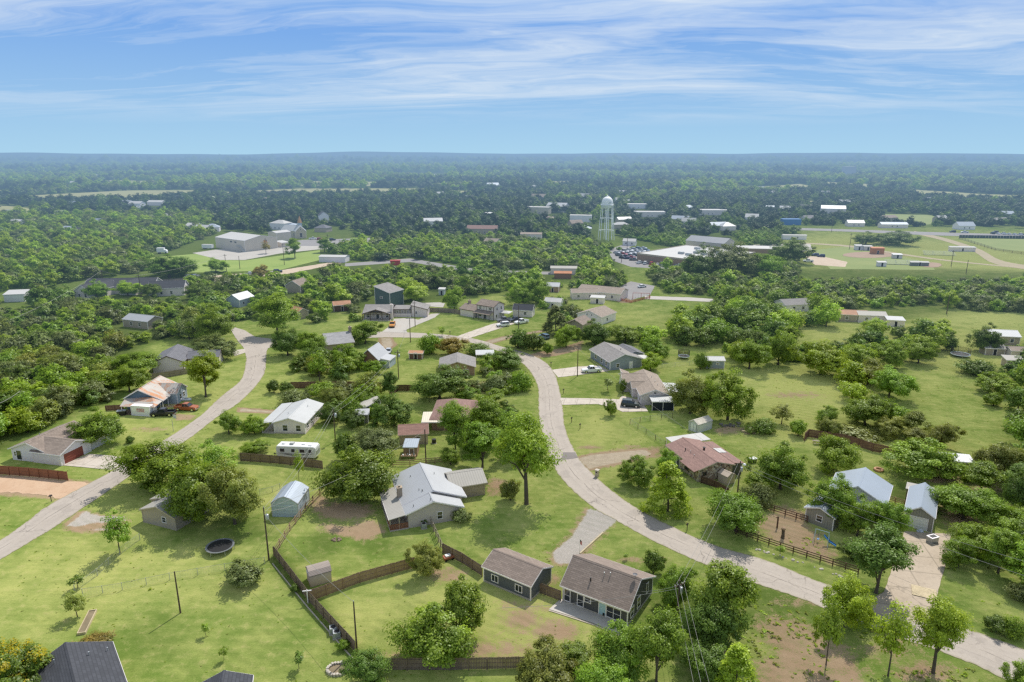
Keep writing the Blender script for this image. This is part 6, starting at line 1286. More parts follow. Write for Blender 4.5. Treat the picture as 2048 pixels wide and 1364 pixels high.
b = MB(); b.box(-1.0, 1.0, -4.1, -3.9, 26.2, 26.6); b.box(-.35, -.1, -4.1, -3.9, 26.6, 27.4); b.box(.15, .4, -4.1, -3.9, 26.6, 27.2); part(E, 'painted_mark', b, mat('tower_mark', (.40, .45, .46), .6, .1))
# ---------------------------------------------------------------- yard things
def trampoline(name, label, px, r, net=False):
    x, y = G(*px); E = thing(name, label, 'trampoline', (x, y, 0))
    b = MB(); b.lathe([(0, .84), (r - .3, .84)], 28); part(E, 'jumping_mat', b, BLACK)
    b = MB(); b.lathe([(r - .3, .86), (r, .89), (r, .80), (r - .3, .80), (r - .3, .86)], 28); part(E, 'rim_pad', b, GRY if not net else mat('pad_pale', (.42, .52, .58), .6, .1))
    for k in range(6):
        a = 2 * math.pi * k / 6 + .2; b = MB(); b.tube([(r * .97 * math.cos(a), r * .97 * math.sin(a), 0), (r * .97 * math.cos(a), r * .97 * math.sin(a), .82)], .04, 5); part(E, 'leg', b, GALV)
        if net: b = MB(); b.tube([(r * math.cos(a), r * math.sin(a), .8), (r * .98 * math.cos(a), r * .98 * math.sin(a), 2.7)], .04, 5); part(E, 'net_pole', b, GALV)
    if net:
        b = MB()
        for k in range(56): a = 2 * math.pi * k / 56; b.tube([(r * .97 * math.cos(a), r * .97 * math.sin(a), .85), (r * .97 * math.cos(a), r * .97 * math.sin(a), 2.65)], .022, 3)
        for z in np.arange(.95, 2.7, .16): b.lathe([(r * .965, z - .016), (r * .965, z + .016)], 28)
        part(E, 'safety_net', b, mat('net_black', (.03, .025, .022), .8, .1))
trampoline('trampoline', 'round black trampoline without a net on the lower left lawn', (441, 1101), 2.15)
trampoline('trampoline', 'small trampoline with dark safety net in the meadow left of the blue-grey shed', (1367, 717), 1.75, True)
trampoline('trampoline', 'large trampoline with pale blue rim and tall dark net in the far right yard', (1920, 713), 2.7, True)
def acunit(label, px, s=.8, name='air_conditioner', m=None):
    x, y = G(*px); E = thing(name, label, 'air conditioner', (x, y, 0), .3)
    b = MB(); b.box(-s / 2, s / 2, -s / 2, s / 2, .08, .9)
    for k in range(6): b.box(-s / 2 - .012, s / 2 + .012, -s / 2 - .012, s / 2 + .012, .2 + k * .1, .24 + k * .1)
    part(E, 'casing', b, m or GALV); b = MB(); b.lathe([(0, .93), (s * .38, .93), (s * .4, .9)], 14); part(E, 'fan_grille', b, BLACK); b = MB(); b.box(-s / 2 - .1, s / 2 + .1, -s / 2 - .1, s / 2 + .1, 0, .07); part(E, 'pad', b, CONC)
acunit('air conditioner with blue-grey casing against the gable wall of the beige house', (848, 1056))
acunit('grey air conditioner in the garden strip beside the board fence, upper one of two', (667, 1265), .9)
acunit('grey air conditioner in the garden strip beside the board fence, lower one of two', (674, 1274), .9)
acunit('air conditioner behind the garage with red-brown roof', (868, 886), .8, m=BLACK)
def mailbox(label, px, stone=False):
    x, y = G(*px); E = thing('mailbox', label, 'mailbox', (x, y, 0), 1.0)
    if stone:
        b = MB(); b.box(-.32, .32, -.32, .32, 0, 1.35); part(E, 'pillar', b, W_LIME); b = MB(); b.box(-.38, .38, -.38, .38, 1.35, 1.45); part(E, 'cap', b, CONC); b = MB(); b.box(-.36, -.32, -.13, .13, .9, 1.15); part(E, 'letter_door', b, BLACK)
    else:
        b = MB(); b.box(-.05, .05, -.05, .05, 0, 1.05); part(E, 'post', b, POLE); b = MB(); b.loft([[(xx, -.11, 1.05), (xx, -.11, 1.2), (xx, 0, 1.3), (xx, .11, 1.2), (xx, .11, 1.05)] for xx in (-.28, .28)]); part(E, 'box', b, BLACK); b = MB(); b.box(-.1, .1, .115, .135, 1.12, 1.32); part(E, 'flag', b, REDP)
mailbox('square stone mailbox pillar on the verge below the dirt driveway', (1194, 953), True)
mailbox('black mailbox on a post on the verge near the ranch fence', (1374, 1061))
mailbox('mailbox on the verge opposite the lone round street tree', (1143, 845)); mailbox('mailbox between the two right-hand concrete driveways', (1127, 787)); mailbox('mailbox on the lawn edge of the two-storey white house', (900, 670)); mailbox('mailbox at the end of the white pickup driveway', (1102, 733)); mailbox('mailbox beside the orange dirt lot', (103, 1003))
mailbox('small marker post on the lawn below the middle concrete driveway', (1160, 858))
# flag on a short pole
x, y = G(1159, 1108); E = thing('flag_pole', 'small flag hanging on a short pole beside the gravel drive', 'flag', (x, y, 0)); b = MB(); b.tube([(0, 0, 0), (0, 0, 2.6)], .025, 6); part(E, 'pole', b, GALV)
b = MB(); b.add([(0.03, 0, 2.5), (.32, .05, 2.2), (.36, .03, 1.5), (.06, 0, 1.75)], [(0, 1, 2, 3)]); f_ = part(E, 'flag', b, mat('flag_red_white', (.50, .12, .12), .8, .1, 1, 'siding', col2=(.7, .7, .7), ps=.8))
b = MB(); b.add([(0.035, -.01, 2.52), (.2, .02, 2.36), (.21, .015, 2.05), (.04, -.01, 2.2)], [(0, 1, 2, 3)]); b.add([(0.035, .02, 2.52), (.2, .05, 2.36), (.21, .045, 2.05), (.04, .02, 2.2)], [(0, 1, 2, 3)]); part(f_, 'canton', b, NAVY)
# kerb log beside gravel
a_, c_ = G(1160, 1108), G(1206, 1066); b = MB(); b.tube([(0, 0, .1), (c_[0] - a_[0], c_[1] - a_[1], .1)], .12, 6); o = b.build('landscape_timber', WOODP, None, (a_[0], a_[1], 0)); tag(o, 'long pale landscape timber edging the gravel drive', 'timber')
# basketball hoop
x, y = G(347, 863); E = thing('basketball_hoop', 'basketball hoop on a post beside the left street', 'basketball hoop', (x, y, 0), R_(60)); b = MB(); b.tube([(0, 0, 0), (0, 0, 2.9), (.7, 0, 3.2)], .055, 6); part(E, 'post', b, GALV)
b = MB(); b.box(.7, .75, -.6, .6, 2.9, 3.7); part(E, 'backboard', b, mat('backboard', (.45, .46, .48), .4, .1)); b = MB(); b.lathe([(.22, 0), (.25, .01), (.22, .02)], 12, (1.0, 0, 3.05)); part(E, 'rim', b, REDP)
# fire ring
x, y = G(1757, 941); E = thing('tyre_ring', 'orange-tan tyre ring lying on the grass behind the pale metal-roofed house', 'ring', (x, y, 0)); b = MB(); b.lathe([(.55, .05), (.8, 0), (.95, .2), (.85, .42), (.62, .45), (.5, .3), (.55, .05)], 18); part(E, 'tyre', b, mat('ring_terracotta', (.45, .25, .15), .8, .15), smooth=True)
# swing set
x, y = G(1642, 1086); E = thing('swing_set', 'pale blue swing set with a blue slide in the paddock', 'swing set', (x, y, 0), R_(-35)); b = MB()
for q in (-1.1, 1.1): b.tube([(q, -.8, 0), (q * .9, 0, 2.2)], .045, 5); b.tube([(q, .8, 0), (q * .9, 0, 2.2)], .045, 5)
b.tube([(-1.0, 0, 2.2), (1.0, 0, 2.2)], .045, 5); part(E, 'frame', b, mat('swing_pale_blue', (.38, .50, .58), .5, .1))
b = MB(); b.add([(.3, -.25, 1.5), (.3, .25, 1.5), (1.3, .25, .6), (1.3, -.25, .6), (2.2, .25, .25), (2.2, -.25, .25)], [(0, 1, 2, 3), (3, 2, 4, 5)]); b.add([(.3, -.25, 1.62), (1.3, -.25, .74), (2.2, -.25, .38), (2.2, -.25, .22), (1.3, -.25, .58), (.3, -.25, 1.48)], [(0, 1, 4, 5), (1, 2, 3, 4)]); b.add([(.3, .25, 1.62), (1.3, .25, .74), (2.2, .25, .38), (2.2, .25, .22), (1.3, .25, .58), (.3, .25, 1.48)], [(0, 1, 4, 5), (1, 2, 3, 4)]); part(E, 'slide', b, BLUEP)
b = MB(); b.tube([(-.5, -.2, 2.2), (-.5, -.2, .6)], .012, 3); b.tube([(-.5, .2, 2.2), (-.5, .2, .6)], .012, 3); b.box(-.65, -.35, -.25, .25, .55, .6); part(E, 'swing_seat', b, BLUEP)
# carved stump, post, appliances
x, y = G(1565, 1076); E = thing('carved_stump', 'upright carved tree stump with a capped top in the paddock', 'stump', (x, y, 0)); b = MB(); b.tube([(0, 0, 0), (.03, 0, .7), (-.02, .02, 1.5)], [.32, .24, .26], 9); part(E, 'stump', b, BARK); b = MB(); b.lathe([(.18, 1.5), (.36, 1.58), (.34, 1.8), (.15, 1.95), (0, 1.97)], 10); part(E, 'carved_cap', b, WOODC)
x, y = G(1554, 1056); E = thing('rail_post', 'lone short dark post with a bracket in the paddock', 'post', (x, y, 0)); b = MB(); b.box(-.1, .1, -.1, .1, 0, 2.1); part(E, 'shaft', b, WOODD); b = MB(); b.box(-.4, .15, -.05, .05, 1.9, 2.0); part(E, 'bracket', b, WOODD)
x, y = G(1864, 1084); E = thing('metal_chest', 'grey metal chest with a bright lid standing on the wide driveway', 'chest', (x, y, 0), R_(20)); b = MB(); b.box(-.75, .75, -.5, .5, .1, .95); part(E, 'body', b, GALV); b = MB(); b.box(-.8, .8, -.55, .55, .95, 1.05); part(E, 'lid', b, TRIM); b = MB(); b.box(-.5, .5, -.3, .3, 1.05, 1.12); part(E, 'tray', b, BLACK)
x, y = G(1840, 1064); E = thing('tarp_pile', 'crumpled pale tarp on the ground by the white garage door', 'tarp', (x, y, 0)); b = MB()
for k in range(9): a = k * .7; b.tube([(.5 * math.cos(a), .3 * math.sin(a), .1), (.2 * math.cos(a * 1.7), .2 * math.sin(a * 2.1), .35), (-.4 * math.cos(a), .3, .08)], [.12, .16, .1], 5)
part(E, 'folds', b, mat('tarp_pale', (.55, .60, .70), .7, .2, 3))
x, y = G(1504, 925); E = thing('yard_cart', 'black and white cart on the lawn right of the stone house', 'cart', (x, y, 0), .4); b = MB(); b.box(-.8, .8, -.45, .45, .35, .8); part(E, 'tub', b, BLACK); b = MB(); b.box(-.85, .85, -.5, .5, .8, .95); part(E, 'cover', b, WHITEP); b = MB()
for q in (-.5, .5): b.tube([(q, -.5, .22), (q, .5, .22)], .22, 10)
part(E, 'wheels', b, RUBBER); b = MB(); b.tube([(.8, 0, .5), (1.5, 0, .9)], .03, 4); part(E, 'handle', b, GALV)
x, y = G(1496, 864); E = thing('lumber_pile', 'stack of pale boards on the yard edge right of the mossy shed', 'lumber', (x, y, 0), -.3); b = MB(); rnd = random.Random(3)
for k in range(14): b.cbox((rnd.uniform(-.1, .1), -.6 + (k % 5) * .3, .1 + .14 * (k // 5)), (2.6 + rnd.uniform(-.4, .4), .2, .1), rnd.uniform(-.06, .06))
part(E, 'boards', b, WOODP); b = MB(); b.box(-.9, -.7, -.7, .7, 0, .06); b.box(.7, .9, -.7, .7, 0, .06); part(E, 'bearers', b, WOODD)
x, y = G(1462, 851); E = thing('junk_pile', 'heap of grey scrap in the shade beside the mossy shed', 'scrap', (x, y, 0)); b = MB()
for k in range(16): b.cbox((rnd.uniform(-2.4, 2.4), rnd.uniform(-1, 1), rnd.uniform(.1, .4)), (rnd.uniform(.2, .9), rnd.uniform(.1, .5), rnd.uniform(.1, .5)), rnd.uniform(0, 3))
part(E, 'scrap', b, mat('scrap_grey', (.22, .20, .18), .8, .4, 3)); 
x, y = G(1635, 888); E = thing('picnic_table', 'weathered picnic table against the dark red-brown board fence', 'table', (x, y, 0), -.1)
def table_parts(E, m):
    b = MB(); b.box(-.9, .9, -.4, .4, .7, .76); part(E, 'tabletop', b, m)
    for q in (-1, 1): b = MB(); b.box(-.9, .9, min(q * .6, q * .85), max(q * .6, q * .85), .42, .46); part(E, 'bench', b, m)
    for q in (-.65, .65): b = MB(); b.tube([(q, -.8, 0), (q, -.2, .7)], .05, 4); b.tube([(q, .8, 0), (q, .2, .7)], .05, 4); b.box(q - .03, q + .03, -.75, .75, .36, .42); part(E, 'leg_frame', b, m)
table_parts(E, WOODW)
x, y = G(1900, 958); E = thing('picnic_table', 'dark picnic table beside the grey open animal shed', 'table', (x, y, 0), -.2); table_parts(E, WOODD)
x, y = G(820, 918); E = thing('workbench', 'cluttered wooden table in front of the tiny plank shed', 'table', (x, y, 0)); b = MB(); b.box(-1.8, 1.2, -.4, .4, .75, .82); part(E, 'tabletop', b, WOODC)
for q in (-1.7, 1.1): b = MB(); b.box(q - .05, q + .05, -.35, .35, 0, .75); part(E, 'leg', b, WOODC)
for k in range(6): b = MB(); q = -1.5 + k * .45; b.box(q, q + .25, -.15, .15, .82, 1.02 + .05 * (k % 3)); o = part(None, 'crate', b, [WHITEP, WOODC, GRY][k % 3], (x, y, 0)); tag(o, 'small box among the clutter on the wooden table by the plank shed', 'box', 'boxes on the cluttered table')
x, y = G(897, 1119); E = thing('garden_cart', 'rusty red garden cart with a pale cover by the fence corner beside the olive tree', 'cart', (x, y, 0), .5); b = MB(); b.box(-.8, .8, -.45, .45, .3, .65); part(E, 'tray', b, mat('cart_rust', (.33, .12, .07), .8, .2)); b = MB(); b.box(-.5, .3, -.3, .3, .65, .85); part(E, 'cover', b, WHITEP); b = MB()
for q in (-.55, .55): b.tube([(q, -.5, .2), (q, .5, .2)], .2, 9)
part(E, 'wheels', b, RUBBER)
x, y = G(673, 1080); b = MB()
for k in range(7): a = k * 1.1; b.loft([[(r * math.cos(t + a) + .6 * math.cos(a), r * math.sin(t + a) + .35 * math.sin(a), z) for t in np.linspace(0, 5.3, 6)] for r, z in ((.22, 0), (.28, .12), (.12, .26))])
o = b.build('rock_pile', ROCKD, None, (x, y, 0)); tag(o, 'small heap of dark stones on the bare soil patch of the back yard', 'rocks')
x, y = G(676, 1340); E = thing('stone_bed', 'round stone-edged planting bed at the bottom of the garden strip', 'planter', (x, y, 0)); b = MB()
for k in range(22): a = 2 * math.pi * k / 22; b.cbox((1.25 * math.cos(a), 1.0 * math.sin(a), .14), (.34, .26, .3 + .08 * (k % 3)), a + .3)
part(E, 'stone_edging', b, ROCK); b = MB(); b.lathe([(0, .12), (1.15, .1)], 18); part(E, 'soil', b, MULCH)
for px, py, lab in ((922, 0, 0),): pass
b = MB(); rnd = random.Random(9); W = [G(1508, 1098), G(1560, 1112), G(1640, 1138), G(1700, 1160)]
for (p, q) in zip(W, W[1:]):
    for k in range(9):
        t = rnd.random(); r = rnd.uniform(.12, .3); x, y = p[0] + (q[0] - p[0]) * t + rnd.uniform(-.3, .3), p[1] + (q[1] - p[1]) * t + rnd.uniform(-.3, .3)
        b.lathe([(0, -.05), (r, 0), (r * .9, r * .5), (r * .4, r * .8), (0, r * .85)], 6, (x - W[0][0], y - W[0][1], 0))
o = b.build('border_rocks', ROCK, None, (W[0][0], W[0][1], 0)); tag(o, 'loose line of pale rocks along the foot of the verge ranch fence', 'rocks'); o['kind'] = 'stuff'
# low lumber mat on driveway
x, y = G(1848, 1186); A0, B0, C0 = G(1828, 1164), G(1870, 1174), G(1862, 1206); an = math.atan2(B0[1] - A0[1], B0[0] - A0[0])
E = thing('pallet_floor', 'pale yellow slatted wooden platform lying on the wide driveway', 'platform', (x, y, 0), an); b = MB()
for k in range(9): b.box(-1.55, 1.55, -1.35 + k * .3, -1.09 + k * .3, .12, .16)
part(E, 'boards', b, WOODP); b = MB()
for q in (-1.4, 0, 1.4): b.box(q - .06, q + .06, -1.35, 1.35, .06, .118)
part(E, 'bearers', b, WOODW)
# raised bed rails, cross post
x, y = G(175, 1246); E = thing('garden_bed', 'long narrow raised garden bed frame below the two small lawn trees', 'planter', (x, y, 0), R_(105)); b = MB(); b.box(-2.4, 2.4, -.5, -.42, 0, .35); b.box(-2.4, 2.4, .42, .5, 0, .35); b.box(-2.4, -2.3, -.42, .42, 0, .35); b.box(2.3, 2.4, -.42, .42, 0, .35); part(E, 'frame', b, WOODP); b = MB(); b.box(-2.3, 2.3, -.42, .42, 0, .25); part(E, 'soil', b, MULCH)
x, y = G(616, 1206); E = thing('clothesline_post', 'white T-shaped post at the corner where two board fences meet', 'post', (x, y, 0), .2); b = MB(); b.box(-.06, .06, -.06, .06, 0, 2.1); part(E, 'upright', b, TRIM); b = MB(); b.box(-.6, .6, -.05, .05, 1.9, 2.0); part(E, 'crossbar', b, TRIM)
# garden edging and edging in front of board fence
a_ = [G(545, 1128), (G(615, 1215)), G(705, 1318)]; b = MB()
for p, q in zip(a_, a_[1:]): b.cbox(((p[0] + q[0]) / 2 - a_[0][0], (p[1] + q[1]) / 2 - a_[0][1], .08), (math.dist(p, q), .12, .16), math.atan2(q[1] - p[1], q[0] - p[0]))
o = b.build('garden_edging', CONC, None, (a_[0][0], a_[0][1], 0)); tag(o, 'pale concrete edging along the garden strip of the board fence', 'edging')
# ball field buildings
for px, py, L_, W_, h_, wl, rf, lab, nm, cat in ((1718, 500, 7, 5, 3.2, W_WHITE, RF_WHITE, 'white block hut behind the upper diamond', 'field_hut', 'hut'), (1736, 501, 8, 4, 3.0, W_STUCCO, RF_WHITED, 'white trailer hut with blue door between the block hut and the orange stand', 'field_hut', 'hut'), (1755, 508, 11, 5, 4.2, mat('stand_orange', (.50, .22, .10), .8, .1, 1, 'siding'), mat('roof_terracotta', (0, 0, 0)), 'orange concession stand beside the upper diamond', 'concession_stand', 'stand'),
        (1764, 533, 7, 4, 2.6, W_WHITE, RF_WHITE, 'small white dugout at the near edge of the ball fields, left one', 'dugout', 'dugout'), (1795, 517, 8, 4, 2.6, W_STUCCO, MT_GREY, 'grey dugout between the two diamonds', 'dugout', 'dugout'), (1840, 532, 14, 3, 2.2, GRY, RF_WHITED, 'long low white-roofed dugout right of the bleachers', 'dugout', 'dugout'), (1925, 503, 22, 4, 3.0, W_STUCCO, RF_WHITED, 'long pale roofed shelter on the far diamond', 'shelter', 'shelter')):
    p = G(px, py); f = Frame(p[0], p[1] + 1, R_(-6), L_, W_); f.L *= .72; f.W *= .8; E = house_root(nm, lab, cat, f); volume(E, f, h_ * .85, .4, 'shed', wl, rf, .3, .3, 0, None, [('f', 0, 1.1, 1.0, 2.0, 'd', DARKIN)])
for px, py, lab in ((1806, 530, 'silver bleachers at the near side of the diamonds'), (1880, 511, 'dark bleachers beside the far diamond')):
    p = G(px, py); E = thing('bleachers', lab, 'bleachers', (p[0], p[1], 0), R_(-12)); b = MB()
    for k in range(5): b.box(-9, 9, k * .8, k * .8 + .4, .4 + k * .45, .46 + k * .45)
    part(E, 'benches', b, GALV)
    for q in (-8, -3, 3, 8): b = MB(); b.tube([(q, 0, 0), (q, 3.6, 2.2)], .06, 4); b.tube([(q, 3.6, 0), (q, 3.6, 2.2)], .06, 4); part(E, 'frame', b, GALV)
p = G(1282, 598); E = thing('playground_set', 'red swing frame on the daycare playground', 'playground', (p[0], p[1], 0), R_(-8)); b = MB(); b.box(-3.6, 3.6, -.08, .08, 2.5, 2.65)
for q in (-3.5, 0, 3.5): b.tube([(q, -1, 0), (q, 0, 2.6)], .09, 5); b.tube([(q, 1, 0), (q, 0, 2.6)], .09, 5)
part(E, 'frame', b, mat('play_red', (.42, .10, .07), .6, .1)); b = MB()
for q in (-2.4, -1.2, 1.2, 2.4): b.tube([(q - .2, 0, 2.5), (q - .2, 0, .6)], .02, 3); b.tube([(q + .2, 0, 2.5), (q + .2, 0, .6)], .02, 3); b.box(q - .25, q + .25, -.12, .12, .55, .6)
part(E, 'swings', b, BLACK)
p = G(791, 530); E = thing('dumpster', 'red metal container standing in the clearing of the middle woods', 'container', (p[0], p[1], 0), .1); b = MB(); b.prism([(-2.4, 0), (2.4, 0), (2.8, 2.6), (-2.8, 2.6)], -1.6, 1.6, 'y'); part(E, 'bin', b, mat('dumpster_red', (.40, .05, .04), .6, .1)); b = MB(); b.box(-2.85, 2.85, -1.65, 1.65, 2.6, 2.75); part(E, 'rim', b, mat('dumpster_red', (0, 0, 0)))
p = G(326, 507); E = thing('box_truck', 'white box truck at the far end of the church lawn', 'truck', (p[0], p[1], 0), .1); b = MB(); b.box(-3.2, 1.2, -1.2, 1.2, .9, 3.6); part(E, 'cargo_box', b, WHITEP); b = MB(); b.loft([ring(x_, .5, 1.4, zt_, 1.0, 1.1, 1.0) for x_, zt_ in ((1.3, 2.5), (2.2, 2.4), (2.8, 1.6))]); part(E, 'cab', b, WHITEP)
for q in (-2, 2.1): b = MB(); b.tube([(q, -1.15, .5), (q, 1.15, .5)], .5, 12); part(E, 'wheel', b, RUBBER)
p = G(376, 806); E = thing('small_boat', 'small white covered boat or tub on the grass above the burnt orange pickup', 'boat', (p[0] - 1, p[1] + 1.5, 0), .1); b = MB(); b.loft([[(x_, -w_, .5), (x_, -w_ * .7, .15), (x_, w_ * .7, .15), (x_, w_, .5), (x_, 0, .75)] for x_, w_ in ((-1.2, .35), (-.6, .6), (.5, .62), (1.1, .35))]); part(E, 'hull', b, WHITEP); b = MB(); b.box(-.5, .5, -.3, .3, .7, .8); part(E, 'hatch', b, TRIMG)
p = G(244, 830); E = thing('trash_bin', 'dark dumpster-like bin left of the storage container', 'bin', (p[0], p[1], 0), .3); b = MB(); b.prism([(-.8, 0), (.8, 0), (1.0, 1.1), (-1.0, 1.1)], -.6, .6, 'y'); part(E, 'bin', b, BLACK); b = MB(); b.box(-1.02, 1.02, -.64, .64, 1.1, 1.18); part(E, 'lid', b, GRY)
# ---------------------------------------------------------------- foliage
def leaf_mat(name, dark, light, trans=.32, bloom=None):
    m, t = newmat(name)
    tone = nd(t, 'ShaderNodeVertexColor', layer_name='tone').outputs[0]
    s = nd(t, 'ShaderNodeSeparateColor', {0: tone}).outputs
    rnd = nd(t, 'ShaderNodeObjectInfo').outputs['Random']
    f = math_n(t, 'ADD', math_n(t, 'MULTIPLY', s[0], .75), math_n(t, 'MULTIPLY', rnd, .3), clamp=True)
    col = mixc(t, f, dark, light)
    if bloom: col = mixc(t, ramp(t, s[0], .72, .78), col, bloom)
    hs = nd(t, 'ShaderNodeHueSaturation', {'Hue': math_n(t, 'ADD', .472, math_n(t, 'MULTIPLY', rnd, .030)), 'Saturation': 1.05, 'Value': math_n(t, 'ADD', math_n(t, 'ADD', .56, math_n(t, 'MULTIPLY', nd(t, 'ShaderNodeTexWhiteNoise', {'W': rnd}, noise_dimensions='1D').outputs[0], .42)), math_n(t, 'MULTIPLY', s[1], .5)), 'Color': col}).outputs[0]
    d = nd(t, 'ShaderNodeBsdfDiffuse', {'Color': hs})
    tr = nd(t, 'ShaderNodeBsdfTranslucent', {'Color': mixc(t, .5, hs, (min(1, light[0] * 1.5), min(1, light[1] * 1.45), light[2] * .7))})
    mx = nd(t, 'ShaderNodeMixShader', {0: trans, 1: d.outputs[0], 2: tr.outputs[0]})
    gl = nd(t, 'ShaderNodeBsdfGlossy', {'Color': (.6, .65, .6, 1), 'Roughness': .45})
    mx2 = nd(t, 'ShaderNodeMixShader', {0: .035, 1: mx.outputs[0], 2: gl.outputs[0]})
    return finish(m, t, mx2.outputs[0])
LM = {'green': leaf_mat('foliage_green', (0.081, 0.152, 0.017), (0.250, 0.388, 0.048), .34), 'dark': leaf_mat('foliage_dark_oak', (0.051, 0.102, 0.017), (0.156, 0.249, 0.043), .28), 'bright': leaf_mat('foliage_bright', (0.127, 0.215, 0.021), (0.353, 0.496, 0.059), .38),
      'grey': leaf_mat('foliage_grey_green', (0.079, 0.113, 0.038), (0.212, 0.261, 0.085), .28), 'yellow': leaf_mat('foliage_yellow_green', (0.119, 0.201, 0.018), (0.343, 0.443, 0.045), .38), 'olive': leaf_mat('foliage_olive', (0.112, 0.147, 0.030), (0.297, 0.343, 0.076), .4),
      'russet': leaf_mat('foliage_russet', (0.127, 0.116, 0.027), (0.333, 0.267, 0.068), .35), 'blue': leaf_mat('foliage_cloud_shaded_oak', (.018, .042, .022), (.056, .098, .044), .26), 'flower': leaf_mat('foliage_yellow_bloom', (.075, .150, .018), (.200, .320, .045), .36, (.48, .44, .03))}  # 'blue': far foliage colour darkened to imitate a cloud shadow over the town
def make_crown(name, seed, R, H, zb, nclump, nleaf, leaf, shape='round', clump=.30, fill=.5, droop=0.0, nrand=.40):
    """leaf-sized faces gathered in clumps through the crown's volume; R radius, H top height, zb underside (metres)"""
    g = np.random.default_rng(seed)
    # lobed outline: several sub-crowns
    nl = {'round': 5, 'oak': 7, 'tall': 8, 'open': 9, 'cone': 1, 'shrub': 5, 'column': 2}[shape]
    lob = []
    cz = (H + zb) / 2; hz = (H - zb) / 2
    for i in range(nl):
        a = 2 * math.pi * i / nl + g.uniform(-.4, .4); q = g.uniform(.25, .58) if nl > 1 else 0
        if shape == 'oak': lob.append((R * q * math.cos(a), R * q * math.sin(a), cz + hz * g.uniform(-.45, .25), R * g.uniform(.40, .58), hz * g.uniform(.5, .7)))
        elif shape in ('tall', 'open'): lob.append((R * q * math.cos(a) * .9, R * q * math.sin(a) * .9, zb + (H - zb) * g.uniform(.22, .8), R * g.uniform(.34, .50), hz * g.uniform(.28, .44)))
        else: lob.append((R * q * math.cos(a), R * q * math.sin(a), cz + hz * g.uniform(-.3, .25), R * g.uniform(.48, .66), hz * g.uniform(.55, .72)))
    if shape != 'open': lob.append((0, 0, cz + hz * .12, R * .60, hz * .86))
    if shape in ('tall', 'open'): lob.append((0, 0, H - hz * .42, R * .42, hz * .42))
    C = []
    while len(C) < nclump:
        k = g.integers(len(lob)); lx, ly, lz, lr, lh = lob[k]
        d = g.normal(size=3); d /= np.linalg.norm(d)
        r = 1 - fill * g.random() ** 1.6
        p = np.array([lx + d[0] * lr * r, ly + d[1] * lr * r, lz + d[2] * lh * r])
        if shape == 'cone':
            z = zb + (H - zb) * g.random() ** 1.35; rr = R * (1 - (z - zb) / (H - zb)) ** .8 * (1 - fill * g.random() ** 2) + .1; a = g.uniform(0, 6.283); p = np.array([rr * math.cos(a), rr * math.sin(a), z])
        if shape == 'column':
            z = zb + (H - zb) * g.random(); rr = R * math.sqrt(max(.05, 1 - ((z - cz) / hz) ** 2)) * (1 - fill * g.random() ** 2); a = g.uniform(0, 6.283); p = np.array([rr * math.cos(a), rr * math.sin(a), z])
        if p[2] < zb * .9: continue
        C.append(p)
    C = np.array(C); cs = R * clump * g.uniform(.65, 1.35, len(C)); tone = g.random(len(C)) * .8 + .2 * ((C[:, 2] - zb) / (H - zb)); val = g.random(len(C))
    n = nclump * nleaf
    ci = np.repeat(np.arange(nclump), nleaf)
    off = g.normal(size=(n, 3)); off /= np.linalg.norm(off, axis=1)[:, None]; off *= (g.random((n, 1)) ** .45); off[:, 2] *= .62
    pos = C[ci] + off * cs[ci][:, None]
    if droop: pos[:, 2] -= droop * (np.hypot(pos[:, 0], pos[:, 1]) / R) ** 2
    out = pos - np.array([0, 0, zb + (H - zb) * .35]); out /= np.linalg.norm(out, axis=1)[:, None] + 1e-6
    nr = out * .6 + off / (np.linalg.norm(off, axis=1)[:, None] + 1e-6) * .45 + np.array([0, 0, .85]) + g.normal(size=(n, 3)) * nrand
    nr /= np.linalg.norm(nr, axis=1)[:, None]
    t1 = np.cross(nr, g.normal(size=(n, 3))); t1 /= np.linalg.norm(t1, axis=1)[:, None] + 1e-9; t2 = np.cross(nr, t1)
    sz = leaf * g.uniform(.6, 1.35, (n, 1)); asp = g.uniform(.45, .75, (n, 1))
    a = t1 * sz * .6; b = t2 * sz * asp * .6
    V = np.stack([pos - a, pos + b - a * .1 + nr * sz * .08, pos + a, pos - b - a * .1 + nr * sz * .08], 1).reshape(-1, 3)
    me = bpy.data.meshes.new(name); me.vertices.add(4 * n); me.loops.add(4 * n); me.polygons.add(n)
    me.vertices.foreach_set('co', V.astype(np.float32).ravel()); me.loops.foreach_set('vertex_index', np.arange(4 * n, dtype=np.int32)); me.polygons.foreach_set('loop_start', np.arange(0, 4 * n, 4, dtype=np.int32))
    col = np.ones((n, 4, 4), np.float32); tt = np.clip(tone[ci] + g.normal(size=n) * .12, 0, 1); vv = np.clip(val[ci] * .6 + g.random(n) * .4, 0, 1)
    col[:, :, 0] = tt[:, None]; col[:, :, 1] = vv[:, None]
    at = me.color_attributes.new('tone', 'FLOAT_COLOR', 'POINT'); at.data.foreach_set('color', col.ravel()); me.update(); me.validate()
    return me, C
